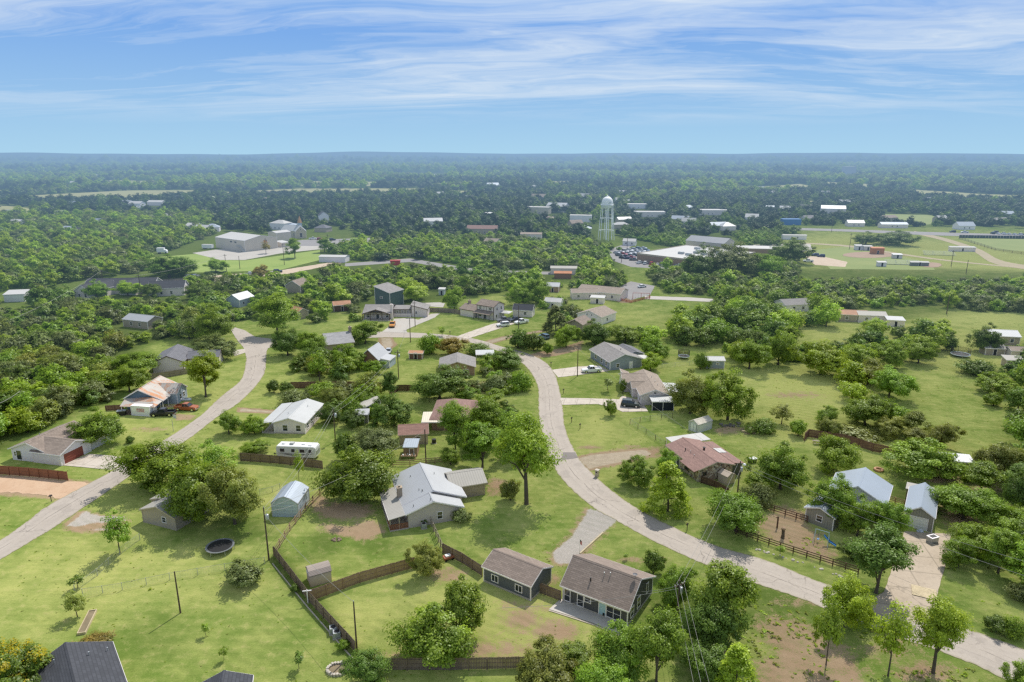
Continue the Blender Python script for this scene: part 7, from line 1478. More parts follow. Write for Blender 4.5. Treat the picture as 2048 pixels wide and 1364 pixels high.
def make_trunk(name, C, R, H, zb, r0, seed, nlimb=7, multi=1):
    g = random.Random(seed); b = MB()
    for q in range(multi):
        ox, oy = (0, 0) if multi == 1 else (g.uniform(-.3, .3), g.uniform(-.3, .3))
        top = (g.uniform(-.12, .12) * R + ox, g.uniform(-.12, .12) * R + oy, zb + (H - zb) * .55); fk = (ox + g.uniform(-.08, .08), oy + g.uniform(-.08, .08), max(.4, zb * .95))
        b.tube([(ox, oy, -.25), (ox, oy, .12), fk, top], [r0 * 1.35, r0, r0 * .78, r0 * .3], 8)
        for k in range(nlimb):
            c = C[g.randrange(len(C))]; s = tuple(fk[i] + (top[i] - fk[i]) * g.uniform(0, .6) for i in range(3))
            mid = tuple(s[i] * .45 + c[i] * .55 + g.uniform(-.1, .1) * R * (.5 if i < 2 else .2) for i in range(3)); mid = (mid[0], mid[1], mid[2] + .06 * H)
            b.tube([s, mid, tuple(c)], [r0 * .45, r0 * .28, r0 * .08], 5)
    return b.mesh(name, BARK)
PR = {}
def proto(key, seed, R, H, zb, ncl, nlf, leaf, shape, r0, clump=.30, fill=.5, nlimb=7, droop=0, multi=1):
    cm, C = make_crown('crown_' + key, seed, R, H, zb, ncl, nlf, leaf, shape, clump, fill, droop); cm.materials.append(LM['green'])
    PR[key] = (cm, make_trunk('trunk_' + key, C, R, H, zb, r0, seed, nlimb, multi), R, H)
# near-field kinds (fine leaves)
proto('oakA', 1, 5.0, 8.0, .75, 120, 190, .24, 'oak', .30, .215, .42); proto('oakB', 2, 5.0, 7.6, .6, 115, 195, .24, 'oak', .28, .22, .42); proto('oakC', 12, 5.0, 8.4, .8, 105, 195, .25, 'round', .28, .22, .42); proto('oakD', 13, 5.0, 8.2, .7, 130, 175, .24, 'oak', .28, .20, .4); proto('elmC', 14, 4.4, 8.8, 1.1, 90, 185, .25, 'tall', .24, .24, .4)
proto('elmA', 3, 4.2, 8.6, 1.0, 95, 180, .24, 'tall', .24, .235, .42); proto('elmB', 4, 4.2, 9.0, .9, 95, 180, .24, 'tall', .24, .23, .42)
proto('pecan', 5, 5.0, 10.5, 2.9, 120, 115, .25, 'open', .30, .22, .45, 14); proto('thin', 6, 3.2, 7.0, 2.0, 64, 46, .25, 'open', .12, .24, .5, 12)
proto('shrubA', 7, 2.0, 2.6, .12, 90, 60, .20, 'shrub', .08, .26, .4, 4, 0, 2); proto('shrubB', 8, 2.2, 2.4, .1, 80, 60, .20, 'shrub', .07, .30, .4, 4, 0, 3)
proto('cone', 9, 2.6, 6.6, .5, 130, 62, .22, 'cone', .16, .22, .35, 3); proto('column', 10, 1.8, 5.0, .3, 100, 60, .22, 'column', .12, .26, .35, 3); proto('sapling', 11, .8, 2.2, .7, 14, 30, .16, 'round', .035, .42, .6, 4)
# middle-distance kinds
for i in range(5): proto('mid%d' % i, 30 + i, 4.4, 6.8 + .5 * (i % 3), .35, 78, 52, .46, ['oak', 'round', 'tall', 'oak', 'round'][i], .22, .30)
TREES = []; USED = []
def plant(key, colour, x, y, R, H, label, group=None, name='tree', rz=None, cat=None):
    cm, tm, r, h = PR[key]; rnd_ = RNG.random() * 6.28 if rz is None else rz
    E = thing(name, label, cat or {'tree': 'tree', 'shrub': 'shrub', 'conifer': 'tree', 'sapling': 'tree', 'hedge': 'hedge'}[name], (x, y, 0), rnd_, group); s = R / r; sz = H / h; q = RNG.uniform(.9, 1.1); E.scale = (s * q, s / q, sz); E.rotation_euler = (RNG.uniform(-.05, .05), RNG.uniform(-.05, .05), rnd_)
    t = link('trunk', tm, E); c = link('crown', cm, E); c.material_slots[0].link = 'OBJECT'; c.material_slots[0].material = LM[colour]
    USED.append((x, y, R, H)); return E
def tpx(key, colour, box, label, group=None, name='tree', base=None, sq=1.0):
    """box = crown outline in the survey photo (x0, y0, x1, y1), base = foot if it shows"""
    x0, y0, x1, y1 = box; cx = (x0 + x1) / 2
    if base is None: base = (cx, y1 - (y1 - y0) * .10)
    x, y = G(*base); d = PX(x, y, 2)[2]; R = (x1 - x0) / 2 * d / FOC * (.98 if key in ('thin', 'pecan') else 1.0 if x0 > 1600 and y0 > 860 else 1.12)
    lo, hi = .5, 30.0
    for _ in range(40):      # crown top: the far shoulder of the crown reaches the upper edge of the outline
        H = (lo + hi) / 2; ty = min(PX(x, y, H)[1], PX(x, y + R * .72, H * .80)[1])
        if ty > y0: lo = H
        else: hi = H
    return plant(key, colour, x, y, R, H * 1.04 * sq, label, group, name)
N = [
 ('pecan', 'bright', (968, 836, 1124, 960), 'tall open-crowned tree with bare grey trunk in front of the beige house, beside the road', 'tree', (1053, 1008)),
 ('oakA', 'green', (640, 893, 788, 1008), 'large rounded oak overhanging the left end of the beige metal-roofed house', 'tree', (722, 1000)),
 ('oakB', 'grey', (708, 850, 804, 925), 'grey-green spreading tree behind the large rounded oak', 'tree', None),
 ('shrubA', 'dark', (668, 868, 716, 930), 'dark bushy tree squeezed between the white trailer and the rounded oak', 'tree', None),
 ('elmB', 'green', (876, 806, 942, 916), 'left tree of the tall clump hiding the brown hip-roofed house', 'tree', (912, 908)), ('elmA', 'green', (938, 790, 1012, 898), 'topmost tree of the tall clump hiding the brown hip-roofed house', 'tree', (972, 888)), ('elmB', 'green', (925, 850, 1008, 948), 'front right tree of the tall clump behind the open-crowned tree', 'tree', (965, 936)), ('oakC', 'green', (995, 830, 1062, 920), 'dense tree between the tall clump and the curve of the road', 'tree', None), ('shrubA', 'olive', (1000, 960, 1040, 1004), 'low olive bush under the open-crowned tree', 'shrub', None),
 ('oakB', 'green', (246, 882, 390, 990), 'broad oak leaning over the left street, left of the two', 'tree', (318, 978)), ('oakA', 'green', (330, 912, 470, 1052), 'broad oak over the small tan house, centre of the trio', 'tree', (398, 1036)), ('oakC', 'olive', (420, 925, 526, 1060), 'right-hand oak of the trio over the small tan house', 'tree', (470, 1048)), ('oakA', 'green', (385, 885, 470, 975), 'oak crown behind the trio over the small tan house', 'tree', None),
 ('thin', 'green', (214, 1022, 292, 1092), 'thin leaning tree at the gravel pull-in by the small tan house', 'tree', (240, 1106)),
 ('sapling', 'dark', (140, 1148, 168, 1172), 'tiny dark round tree at the top of the garden bed', 'tree', (156, 1176)), ('thin', 'olive', (118, 1182, 173, 1226), 'small airy tree above the narrow garden bed, casting a shadow to its left', 'tree', (155, 1234)),
 ('shrubA', 'grey', (455, 1122, 523, 1176), 'big round pale-leaved bush on the lower left lawn', 'shrub', None), ('shrubB', 'russet', (150, 1262, 218, 1294), 'reddish dark hedge bush behind the charcoal corner roof', 'shrub', None),
 ('oakC', 'flower', (-40, 1272, 98, 1400), 'yellow-blossomed tree in the lower left corner', 'tree', (30, 1400)),
 ('sapling', 'green', (402, 1246, 420, 1270), 'faint young sapling on the lower left lawn, upper one', 'sapling', (412, 1272)), ('sapling', 'green', (438, 1292, 456, 1314), 'faint young sapling on the lower left lawn, lower one', 'sapling', (448, 1320)), ('sapling', 'dark', (586, 1302, 612, 1332), 'small dark-leaved sapling in a mulch spot on the lawn', 'sapling', (598, 1338)),
 ('thin', 'bright', (583, 903, 612, 955), 'slim bright sapling in front of the board fence by the white trailer', 'sapling', (598, 962)), ('oakC', 'olive', (824, 1084, 886, 1138), 'round olive-coloured tree on a short trunk at the fence junction', 'tree', (855, 1150)),
 ('elmA', 'green', (880, 1158, 980, 1265), 'upper right half of the big leafy pair in the fenced yard', 'tree', (925, 1268)), ('oakA', 'green', (788, 1196, 945, 1326), 'large drooping lower half of the big leafy pair in the fenced yard', 'tree', (868, 1316)), ('oakB', 'dark', (697, 1296, 778, 1376), 'dark dense tree at the foot of the garden strip', 'tree', None),
 ('oakA', 'green', (1172, 1240, 1300, 1372), 'large tree covering the patio corner of the charcoal house', 'tree', (1238, 1360)), ('elmB', 'green', (1262, 1232, 1368, 1400), 'tall tree just left of the hidden utility pole at the bottom edge', 'tree', (1312, 1372)), ('oakC', 'olive', (1040, 1290, 1160, 1400), 'olive tree at the bottom edge below the orange yard patches', 'tree', (1100, 1392)), ('oakB', 'green', (1150, 1310, 1262, 1420), 'leafy tree cut by the bottom edge under the charcoal house', 'tree', (1206, 1420)),
 ('oakC', 'green', (1312, 1134, 1388, 1216), 'light tree against the right gable of the charcoal house', 'tree', (1352, 1220)), ('elmA', 'green', (1372, 1120, 1505, 1268), 'big dark-bellied tree between the charcoal house and the road', 'tree', (1436, 1272)), ('oakB', 'dark', (1366, 1188, 1470, 1296), 'dark shadowed tree below the big tree by the road', 'tree', (1410, 1300)), ('shrubA', 'dark', (1290, 1104, 1330, 1152), 'round clipped dark bush on the front lawn of the charcoal house', 'shrub', None),
 ('cone', 'bright', (1428, 1296, 1516, 1400), 'feathery bright tree rising from the bottom edge beside the bare earth', 'tree', (1470, 1400)), ('sapling', 'green', (1246, 1106, 1258, 1120), 'tiny bush in a ring of mulch on the front lawn', 'shrub', (1252, 1120)),
 ('oakC', 'yellow', (1640, 1152, 1748, 1226), 'bright yellow-green tree at the road edge by the wide driveway', 'tree', (1690, 1254)), ('thin', 'green', (1622, 1196, 1702, 1300), 'thin tree standing in the bare earth at lower right', 'tree', (1652, 1330)), ('thin', 'bright', (1728, 1206, 1830, 1312), 'airy multi-limbed tree at lower right, middle of the roadside three', 'tree', (1776, 1352)), ('pecan', 'bright', (1824, 1206, 1946, 1322), 'wider airy tree at lower right, rightmost of the roadside three', 'tree', (1866, 1346)), ('oakC', 'green', (2008, 1318, 2090, 1400), 'leafy tree clipped by the lower right corner', 'tree', None),
 ('elmB', 'dark', (1694, 1062, 1832, 1184), 'dark ragged cedar elm hanging over the wide driveway entrance', 'tree', (1752, 1186)), ('oakC', 'green', (1676, 1000, 1752, 1080), 'soft round tree in front of the pale metal roof, left of the two', 'tree', None), ('oakB', 'green', (1738, 1000, 1818, 1084), 'soft round tree in front of the pale metal roof, right of the two', 'tree', None), ('oakA', 'green', (1612, 950, 1720, 1052), 'tree hiding the left wing of the pale metal-roofed house', 'tree', None),
 ('oakB', 'green', (1414, 978, 1530, 1072), 'leafy tree at the foot of the lamp pole', 'tree', None), ('shrubB', 'grey', (1490, 966, 1546, 1012), 'grey-green bush between the lamp-pole tree and the paddock', 'shrub', None), ('cone', 'bright', (1296, 930, 1376, 1026), 'bright feathery conical tree before the stone house', 'conifer', (1335, 1022)), ('oakC', 'green', (1246, 915, 1310, 978), 'round tree at the edge of the dirt driveway, left of the feathery tree', 'tree', None), ('oakB', 'green', (1306, 900, 1352, 962), 'dense tree tight against the corner of the stone house', 'tree', None),
 ('oakA', 'green', (1512, 886, 1614, 976), 'broad tree in the back yard right of the stone house, with dark base', 'tree', (1560, 978)), ('oakB', 'green', (1616, 876, 1712, 954), 'broad tree in front of the dark red-brown fence', 'tree', None), ('oakA', 'green', (1796, 872, 1948, 948), 'wide dark-trunked tree behind the tyre ring', 'tree', (1842, 950)), ('oakC', 'olive', (1944, 884, 2040, 966), 'olive tree at the end of the meadow right of the animal shed', 'tree', None), ('oakB', 'green', (1862, 962, 1990, 1046), 'dense round tree right of the narrow grey-tan garage', 'tree', None), ('oakC', 'green', (1876, 1072, 1954, 1142), 'round tree on the right bank of the wide driveway', 'tree', None), ('elmA', 'green', (1952, 1056, 2040, 1156), 'tall tree on the right bank of the wide driveway', 'tree', None), ('oakB', 'green', (1958, 1012, 2060, 1084), 'spreading tree at the right edge above the driveway bank', 'tree', None), ('oakA', 'dark', (2000, 930, 2080, 1030), 'dark tree at the right edge below the meadow', 'tree', None),
 ('shrubA', 'dark', (1966, 1228, 2012, 1266), 'dark hedge bush beside the right-hand road, left one', 'shrub', None), ('shrubB', 'green', (2000, 1232, 2050, 1276), 'dark hedge bush beside the right-hand road, right one', 'shrub', None), ('shrubB', 'grey', (2008, 1164, 2060, 1204), 'silvery bush at the right edge', 'shrub', None),
 ('oakC', 'green', (1736, 734, 1818, 804), 'feathery tree in the middle of the meadow, upper one', 'tree', None), ('oakB', 'green', (1686, 790, 1772, 858), 'feathery tree in the middle of the meadow, lower left one', 'tree', None), ('shrubA', 'green', (1768, 814, 1826, 862), 'compact bush in the middle of the meadow, lower right one', 'shrub', None), ('shrubB', 'olive', (1656, 842, 1742, 872), 'low bush patch above the dark red-brown fence', 'shrub', None), ('oakC', 'yellow', (1596, 684, 1686, 756), 'bright yellow-green tree clump at the top of the mown meadow', 'tree', None), ('oakB', 'bright', (1684, 688, 1752, 740), 'bright bush tree right of the yellow-green clump', 'tree', None), ('oakC', 'green', (1746, 682, 1810, 738), 'green bush tree right of the bright bush tree', 'tree', None), ('oakB', 'green', (1806, 678, 1866, 732), 'dark-edged tree beside the open meadow lane', 'tree', None), ('oakA', 'green', (1528, 656, 1584, 738), 'tall shrubby tree left of the yellow-green clump', 'tree', None), ('oakC', 'green', (1462, 680, 1534, 744), 'tree in the meadow right of the blue-grey shed', 'tree', None),
 ('shrubB', 'dark', (1916, 718, 1984, 752), 'dark spreading bush below the large trampoline', 'shrub', None), ('oakC', 'green', (1960, 748, 2030, 792), 'low spreading tree in the right meadow', 'tree', None), ('shrubA', 'green', (1968, 786, 2002, 814), 'round bush alone in the right meadow', 'shrub', None), ('oakA', 'dark', (1942, 648, 2000, 706), 'dark live oak behind the large trampoline', 'tree', (1968, 704)), ('thin', 'olive', (1536, 808, 1590, 852), 'thin tree on the fence line below the mown meadow', 'tree', None), ('shrubB', 'dark', (1500, 836, 1552, 868), 'dark hedge along the fence line, left part', 'shrub', None), ('shrubA', 'green', (1578, 840, 1612, 874), 'dark hedge along the fence line, right part', 'shrub', None),
 ('oakA', 'olive', (1336, 742, 1424, 836), 'broad grey-green tree beside the dark-screened carport, left of the pair', 'tree', None), ('oakC', 'green', (1408, 744, 1502, 850), 'broad dense tree beside the dark-screened carport, right of the pair', 'tree', None), ('oakC', 'green', (1284, 678, 1336, 722), 'upper tree behind the grey ranch house', 'tree', None), ('oakB', 'bright', (1278, 706, 1324, 746), 'lower bright tree behind the grey ranch house', 'tree', None), ('oakC', 'green', (1208, 798, 1234, 824), 'lone small round street tree beside the parked dark truck', 'tree', (1221, 831)), ('sapling', 'grey', (1204, 755, 1228, 776), 'bare-looking sapling on the lawn of the tan brick house', 'sapling', (1216, 784)), ('shrubB', 'dark', (1388, 706, 1416, 742), 'small dark tree against the blue-grey shed', 'shrub', None), ('shrubA', 'dark', (1238, 758, 1252, 790), 'dark shrub at the left wall of the tan brick house', 'shrub', None),
 ('oakA', 'dark', (978, 694, 1048, 742), 'dark round tree inside the curve of the road', 'tree', None), ('shrubB', 'green', (1018, 744, 1066, 784), 'garden bush on the inner verge of the road curve', 'shrub', None), ('shrubB', 'grey', (968, 752, 1014, 784), 'pale weedy bush in the garden plot', 'shrub', None), ('oakB', 'dark', (830, 732, 928, 806), 'big dark tree left of the garden plot', 'tree', None), ('cone', 'grey', (1088, 614, 1136, 674), 'dark grey-green cedar beside the dirt track', 'conifer', None), ('oakC', 'green', (1108, 650, 1156, 700), 'round tree with visible trunk right of the blue car', 'tree', None), ('oakA', 'dark', (1158, 640, 1220, 696), 'dark tree behind the roof of the grey ranch house', 'tree', None), ('oakB', 'green', (1216, 648, 1284, 690), 'pale bush trees behind the grey ranch house', 'tree', None), ('shrubB', 'dark', (1014, 660, 1062, 700), 'dark hedge mass at the road bend, left part', 'hedge', None), ('shrubA', 'dark', (1048, 668, 1092, 706), 'dark hedge mass at the road bend, right part', 'hedge', None), ('shrubA', 'green', (1086, 686, 1108, 712), 'small bush at the mouth of the dirt road', 'shrub', None),
 ('oakC', 'green', (886, 574, 932, 626), 'dense round tree left of the two-storey white house', 'tree', None), ('oakA', 'green', (1014, 566, 1062, 616), 'green tree behind the small dark-roofed garage, left one', 'tree', None), ('oakB', 'green', (1052, 558, 1100, 612), 'green tree behind the small dark-roofed garage, right one', 'tree', None), ('oakC', 'bright', (788, 558, 856, 606), 'yellowing tree behind the white timber-framed house', 'tree', None), ('oakA', 'dark', (546, 646, 606, 718), 'dark oak at the edge of the cul-de-sac', 'tree', None), ('oakB', 'green', (592, 664, 650, 724), 'green tree right of the cul-de-sac oak', 'tree', None), ('elmA', 'bright', (524, 586, 606, 668), 'large bright tree on the lawn above the cul-de-sac', 'tree', (555, 668)), ('oakA', 'green', (394, 612, 468, 690), 'dark rounded tree on the left side of the cul-de-sac', 'tree', None), ('oakC', 'green', (700, 642, 762, 692), 'bushy tree left of the orange truck driveway', 'tree', None), ('shrubB', 'green', (838, 668, 884, 712), 'tall bush on the verge above the brick gable house', 'shrub', None), ('shrubA', 'russet', (876, 676, 928, 714), 'russet-topped hedge above the brick gable house', 'hedge', None), ('shrubB', 'dark', (930, 686, 980, 710), 'dark hedge beside the white carport roof', 'hedge', None), ('sapling', 'green', (872, 652, 892, 668), 'small open sapling on the lawn across from the orange truck', 'sapling', (884, 672)),
 ('thin', 'green', (612, 704, 668, 758), 'leafy tree with dark trunk on the lawn behind the long red-brown fence', 'tree', (640, 764)), ('oakC', 'green', (670, 690, 730, 742), 'round tree beside the steep cottage', 'tree', None), ('shrubA', 'green', (728, 722, 766, 752), 'bush in front of the steep cottage', 'shrub', None), ('oakB', 'olive', (644, 772, 700, 810), 'small olive tree behind the low white-roofed house', 'tree', None), ('oakA', 'dark', (638, 806, 684, 850), 'dark round tree against the right wall of the low white-roofed house', 'tree', None), ('shrubB', 'green', (680, 796, 726, 838), 'small tree right of the dark round tree', 'shrub', None), ('oakC', 'dark', (752, 792, 826, 858), 'dark leafy tree above the red-brown garage roof', 'tree', None), ('elmA', 'dark', (762, 740, 800, 800), 'dark narrow tree beside the garden utility pole', 'tree', None), ('shrubA', 'dark', (535, 760, 559, 788), 'dark round bush at the end of the red-brown fence, left one', 'shrub', None), ('shrubA', 'dark', (558, 764, 584, 788), 'dark round bush at the end of the red-brown fence, right one', 'shrub', None), ('shrubB', 'grey', (558, 778, 608, 808), 'grey garden bush above the low white-roofed house', 'shrub', None), ('shrubB', 'grey', (606, 772, 644, 788), 'grey shrub row against the long red-brown fence', 'shrub', None), ('oakB', 'green', (482, 878, 534, 908), 'small spreading tree on the lawn left of the white trailer', 'tree', None), ('oakA', 'green', (484, 830, 534, 872), 'shady tree left of the low white-roofed house', 'tree', None),
 ('oakC', 'green', (434, 822, 482, 866), 'round tree on the verge of the left street', 'tree', (458, 868)), ('oakA', 'green', (152, 818, 248, 896), 'round dark tree in front of the white ranch house', 'tree', None), ('elmB', 'yellow', (374, 708, 444, 790), 'airy yellow-green tree beside the cream stucco house', 'tree', (412, 794)), ('oakC', 'grey', (400, 670, 474, 722), 'grey-green tree between the cream stucco house and the street', 'tree', None), ('oakB', 'green', (230, 706, 314, 758), 'tree left of the cream stucco house', 'tree', None), ('oakC', 'green', (228, 732, 290, 790), 'tree above the rusty-roofed house', 'tree', None), ('oakA', 'dark', (1364, 497, 1440, 562), 'big dark oak covering the right front of the flat-roofed brick school', 'tree', None), ('oakC', 'grey', (1424, 487, 1512, 562), 'big grey-green oak below the gymnasium, right of the dark oak', 'tree', None), ('oakB', 'green', (1490, 506, 1560, 560), 'tree in the grove before the right wing of the school', 'tree', None), ('oakD', 'dark', (1542, 478, 1622, 532), 'broad dark live oak between the school and the ball-field cars', 'tree', None), ('oakA', 'dark', (1708, 464, 1755, 492), 'small dark live oak behind the ball-field huts', 'tree', None), ('oakD', 'dark', (1756, 462, 1830, 494), 'wide dark live oak standing in the middle of the ball fields', 'tree', None),
 ('oakA', 'green', (172, 560, 218, 600), 'leafy tree before the left gable of the long dark-roofed building', 'tree', None), ('oakC', 'bright', (230, 562, 282, 596), 'bright tree before the middle of the long dark-roofed building', 'tree', None), ('oakB', 'dark', (288, 566, 324, 600), 'dark tree before the right wing of the long dark-roofed building', 'tree', None), ('oakD', 'dark', (288, 510, 390, 560), 'huge dark oak rising behind the long dark-roofed building', 'tree', None), ('oakA', 'dark', (372, 562, 428, 602), 'dark tree at the right end of the long dark-roofed building', 'tree', None), ('oakC', 'green', (408, 516, 456, 548), 'round tree alone on the near edge of the church lawn', 'tree', None), ('elmC', 'green', (572, 478, 608, 520), 'tall tree on the church lawn beside the tall pole', 'tree', None), ('elmA', 'green', (634, 474, 664, 508), 'tree in the church parking lot', 'tree', None), ('thin', 'russet', (520, 482, 544, 510), 'thin brownish tree against the gable of the cream hall', 'tree', None), ('oakC', 'russet', (506, 530, 540, 562), 'reddish-brown tree on the dirt road below the church lawn', 'tree', None),
 ('shrubB', 'grey', (902, 1016, 940, 1046), 'grey cactus-like bush at the corner of the beige house', 'shrub', None), ('shrubA', 'dark', (840, 1034, 858, 1050), 'dark shrub behind the air conditioner of the beige house', 'shrub', None), ('shrubB', 'green', (586, 1254, 596, 1262), '', None, None), ('shrubA', 'green', (676, 1278, 700, 1300), 'leafy plant in the garden strip below the air conditioners', 'shrub', None), ('shrubA', 'dark', (582, 1168, 598, 1186), 'small dark plant beside the little tan shed', 'shrub', None), ('shrubB', 'dark', (252, 872, 268, 888), 'small dark shrub on the lawn right of the round dark tree', 'shrub', None), ('sapling', 'green', (1552, 1090, 1570, 1108), 'small plant on the verge by the ranch fence', 'shrub', (1560, 1110)),
]
for k, col, box, lab, nm, base in N:
    if lab: tpx(k, col, box, lab, None, nm, base)
NEAR_TREES = len(USED)
# ---------------------------------------------------------------- woods: individuals while they read as trees, the rest as one wood
# (outline in survey pixels, density, colours, where it is)
WOODS = [
 ([(-140, 640), (60, 632), (215, 610), (390, 600), (400, 660), (320, 680), (300, 688), (225, 705), (222, 800), (150, 830), (60, 862), (0, 905), (-160, 960)], 5.6, ['green', 'dark', 'green', 'grey', 'bright', 'olive'], 'in the dense woods left of the rusty-roofed and ranch houses'),
 ([(-200, 470), (0, 440), (240, 430), (420, 432), (428, 470), (300, 515), (290, 545), (160, 560), (100, 575), (-200, 600)], 7.0, ['green', 'dark', 'bright', 'grey'], 'in the far woods on the upper left'),
 ([(-200, 600), (20, 612), (60, 590), (150, 590), (150, 600), (360, 600), (380, 575), (420, 560), (520, 556), (640, 535), (700, 545), (860, 545), (880, 560), (750, 575), (760, 600), (720, 615), (725, 640), (670, 650), (600, 650), (520, 600), (520, 640), (460, 640), (390, 680), (300, 685), (0, 650), (-200, 660)], 6.2, ['green', 'dark', 'bright', 'green', 'grey'], 'in the woods between the cul-de-sac and the church lawn'),
 ([(760, 540), (900, 552), (1010, 556), (1010, 580), (940, 595), (870, 580), (800, 572)], 7, ['green', 'dark', 'grey'], 'in the woods behind the white houses in the centre'),
 ([(650, 500), (760, 488), (900, 478), (1180, 482), (1240, 500), (1215, 540), (1240, 560), (1150, 540), (960, 536), (820, 516), (700, 524)], 6.2, ['green', 'green', 'bright', 'dark', 'olive'], 'in the woods below the water tower'),
 ([(960, 556), (1100, 552), (1230, 548), (1235, 566), (1150, 562), (1110, 575), (1060, 610), (1010, 590)], 7, ['green', 'dark', 'bright'], 'in the trees around the tan daycare building'),
 ([(1290, 545), (1400, 536), (1500, 530), (1600, 540), (1640, 552), (1760, 552), (2080, 560), (2080, 590), (2080, 628), (1960, 622), (1860, 612), (1700, 618), (1600, 610), (1500, 596), (1420, 592), (1330, 586)], 5.6, ['green', 'dark', 'olive', 'green', 'grey', 'bright'], 'in the broad scrub below the school and ball fields'),
 ([(1380, 600), (1560, 608), (1690, 640), (1800, 655), (1905, 660), (1890, 716), (1800, 735), (1690, 742), (1600, 745), (1540, 738), (1440, 720), (1400, 660)], 7.6, ['green', 'bright', 'green', 'dark'], 'in the scrub strip around the trailer homes'),
 ([(1270, 612), (1350, 596), (1420, 606), (1440, 700), (1340, 690), (1284, 690)], 8.5, ['green', 'dark', 'bright'], 'in the upper meadow left of the scrub strip'),
 ([(2000, 700), (2100, 690), (2100, 960), (2040, 960), (2030, 830), (2025, 760)], 6.0, ['green', 'dark'], 'along the right edge of the meadow'),
 ([(1940, 1010), (2100, 960), (2100, 1230), (2040, 1230), (2050, 1160), (2030, 1050)], 6.5, ['green', 'dark'], 'on the right-hand bank below the meadow'),
 ([(1300, 1330), (1440, 1300), (1440, 1400), (1300, 1400)], 6, ['green', 'dark'], 'in the shady corner at the bottom edge'),
 ([(1270, 480), (1370, 468), (1380, 500), (1330, 492)], 6, ['dark', 'green'], 'in the dark grove left of the gymnasium'),
 ([(1380, 505), (1470, 498), (1560, 505), (1630, 530), (1560, 535), (1420, 535)], 6.0, ['dark', 'grey', 'green'], 'in the grove in front of the brick school'),
 ([(1470, 470), (1560, 465), (1610, 485), (1600, 495), (1480, 490)], 7, ['dark', 'green'], 'in the grove right of the gymnasium'),
 ([(596, 690), (720, 690), (724, 760), (640, 765), (596, 750)], 5.2, ['green', 'dark', 'olive'], 'on the lawn between the cul-de-sac and the steep cottage'),
 ([(644, 775), (730, 778), (765, 800), (760, 860), (690, 862), (650, 850)], 5.2, ['green', 'dark', 'olive'], 'in the gardens behind the low white-roofed house'),
 ([(880, 800), (1000, 800), (1062, 835), (1040, 900), (1000, 945), (900, 940)], 5.0, ['green', 'green', 'dark'], 'in the tall clump over the brown hip-roofed house'),
 ([(1664, 1030), (1806, 1012), (1826, 1150), (1770, 1184), (1690, 1110)], 7.5, ['green', 'dark', 'green'], 'around the wide driveway left side'),
 ([(1470, 985), (1530, 970), (1600, 975), (1540, 1008)], 4.6, ['grey', 'green'], 'above the bare earth paddock'),
 ([(1876, 960), (1990, 945), (1990, 1060), (1960, 1160), (1882, 1140)], 7.0, ['green', 'dark', 'green'], 'on the bank right of the wide driveway'),
 ([(1370, 1268), (1410, 1240), (1490, 1240), (1490, 1290), (1400, 1390), (1320, 1390)], 6.6, ['green', 'dark', 'green'], 'in the shady cluster between the charcoal house and the road'),
 ([(1050, 1310), (1150, 1290), (1240, 1290), (1340, 1290), (1350, 1410), (1050, 1410)], 6.5, ['green', 'olive', 'green'], 'along the bottom edge below the charcoal house'),
 ([(1000, 556), (1240, 552), (1250, 600), (1330, 610), (1290, 690), (1160, 690), (1110, 640), (1060, 600)], 5.2, ['green', 'dark', 'bright', 'olive'], 'around the daycare and white gable house'),
 ([(940, 730), (1030, 740), (1050, 790), (960, 790), (930, 770)], 4.6, ['grey', 'green', 'olive'], 'in the weedy garden plot inside the road curve'),
 ([(1640, 840), (1800, 860), (1900, 905), (1800, 905), (1640, 872)], 5.4, ['green', 'olive'], 'along the dark red-brown fence'),
 ([(1540, 690), (1700, 690), (1760, 740), (1720, 850), (1680, 850), (1700, 760), (1560, 735)], 7.5, ['green', 'bright', 'olive'], 'in the middle of the mown meadow'),
]
# sight lines that stay open in the photo: buildings, roads, lawns (x0, y0, x1, y1)
CLEAR = [(722, 688, 772, 745), (640, 664, 712, 694), (874, 698, 955, 750), (550, 886, 640, 922), (528, 796, 652, 870), (792, 848, 862, 905), (868, 786, 912, 850), (1012, 700, 1080, 740), (1806, 962, 1874, 1066), (1800, 1060, 1902, 1215), (1720, 936, 1786, 1010), (1116, 1108, 1312, 1240), (960, 1090, 1110, 1205), (1560, 870, 1800, 912), (1750, 930, 1765, 946), (428, 458, 572, 510), (560, 434, 632, 478), (380, 500, 640, 545), (638, 505, 694, 530), (145, 545, 370, 592), (8, 578, 56, 608), (240, 640, 300, 658), (464, 590, 496, 614), (578, 615, 614, 640), (670, 605, 694, 625), (722, 566, 860, 664), (860, 596, 1072, 680), (1136, 562, 1250, 608), (1240, 560, 1312, 604), (1094, 545, 1150, 562), (1096, 572, 1118, 590), (1098, 606, 1116, 620), (1166, 608, 1240, 648), (1268, 484, 1384, 540), (1372, 464, 1470, 495), (1222, 484, 1318, 532), (1495, 486, 1570, 520), (1600, 455, 2048, 552), (1560, 462, 1620, 486), (1680, 624, 1770, 638), (1780, 640, 1810, 650), (1570, 610, 1612, 616), (1895, 690, 2010, 722), (1990, 662, 2030, 695), (788, 518, 812, 534), (578, 570, 606, 588), (1100, 505, 1101, 506), (1193, 392, 1230, 482), (1245, 478, 1278, 494), (940, 452, 990, 472), (640, 420, 662, 446), (636, 440, 668, 466), (245, 745, 400, 840), (305, 680, 410, 750), (28, 838, 168, 930), (305, 498, 345, 512), (690, 527, 760, 540), (1290, 590, 1420, 606), (1590, 610, 1610, 622), (1060, 455, 1092, 484), (1900, 622, 2048, 655), (1225, 598, 1330, 650), (1600, 652, 1690, 676), (1400, 690, 1450, 735), (1340, 690, 1400, 725)]
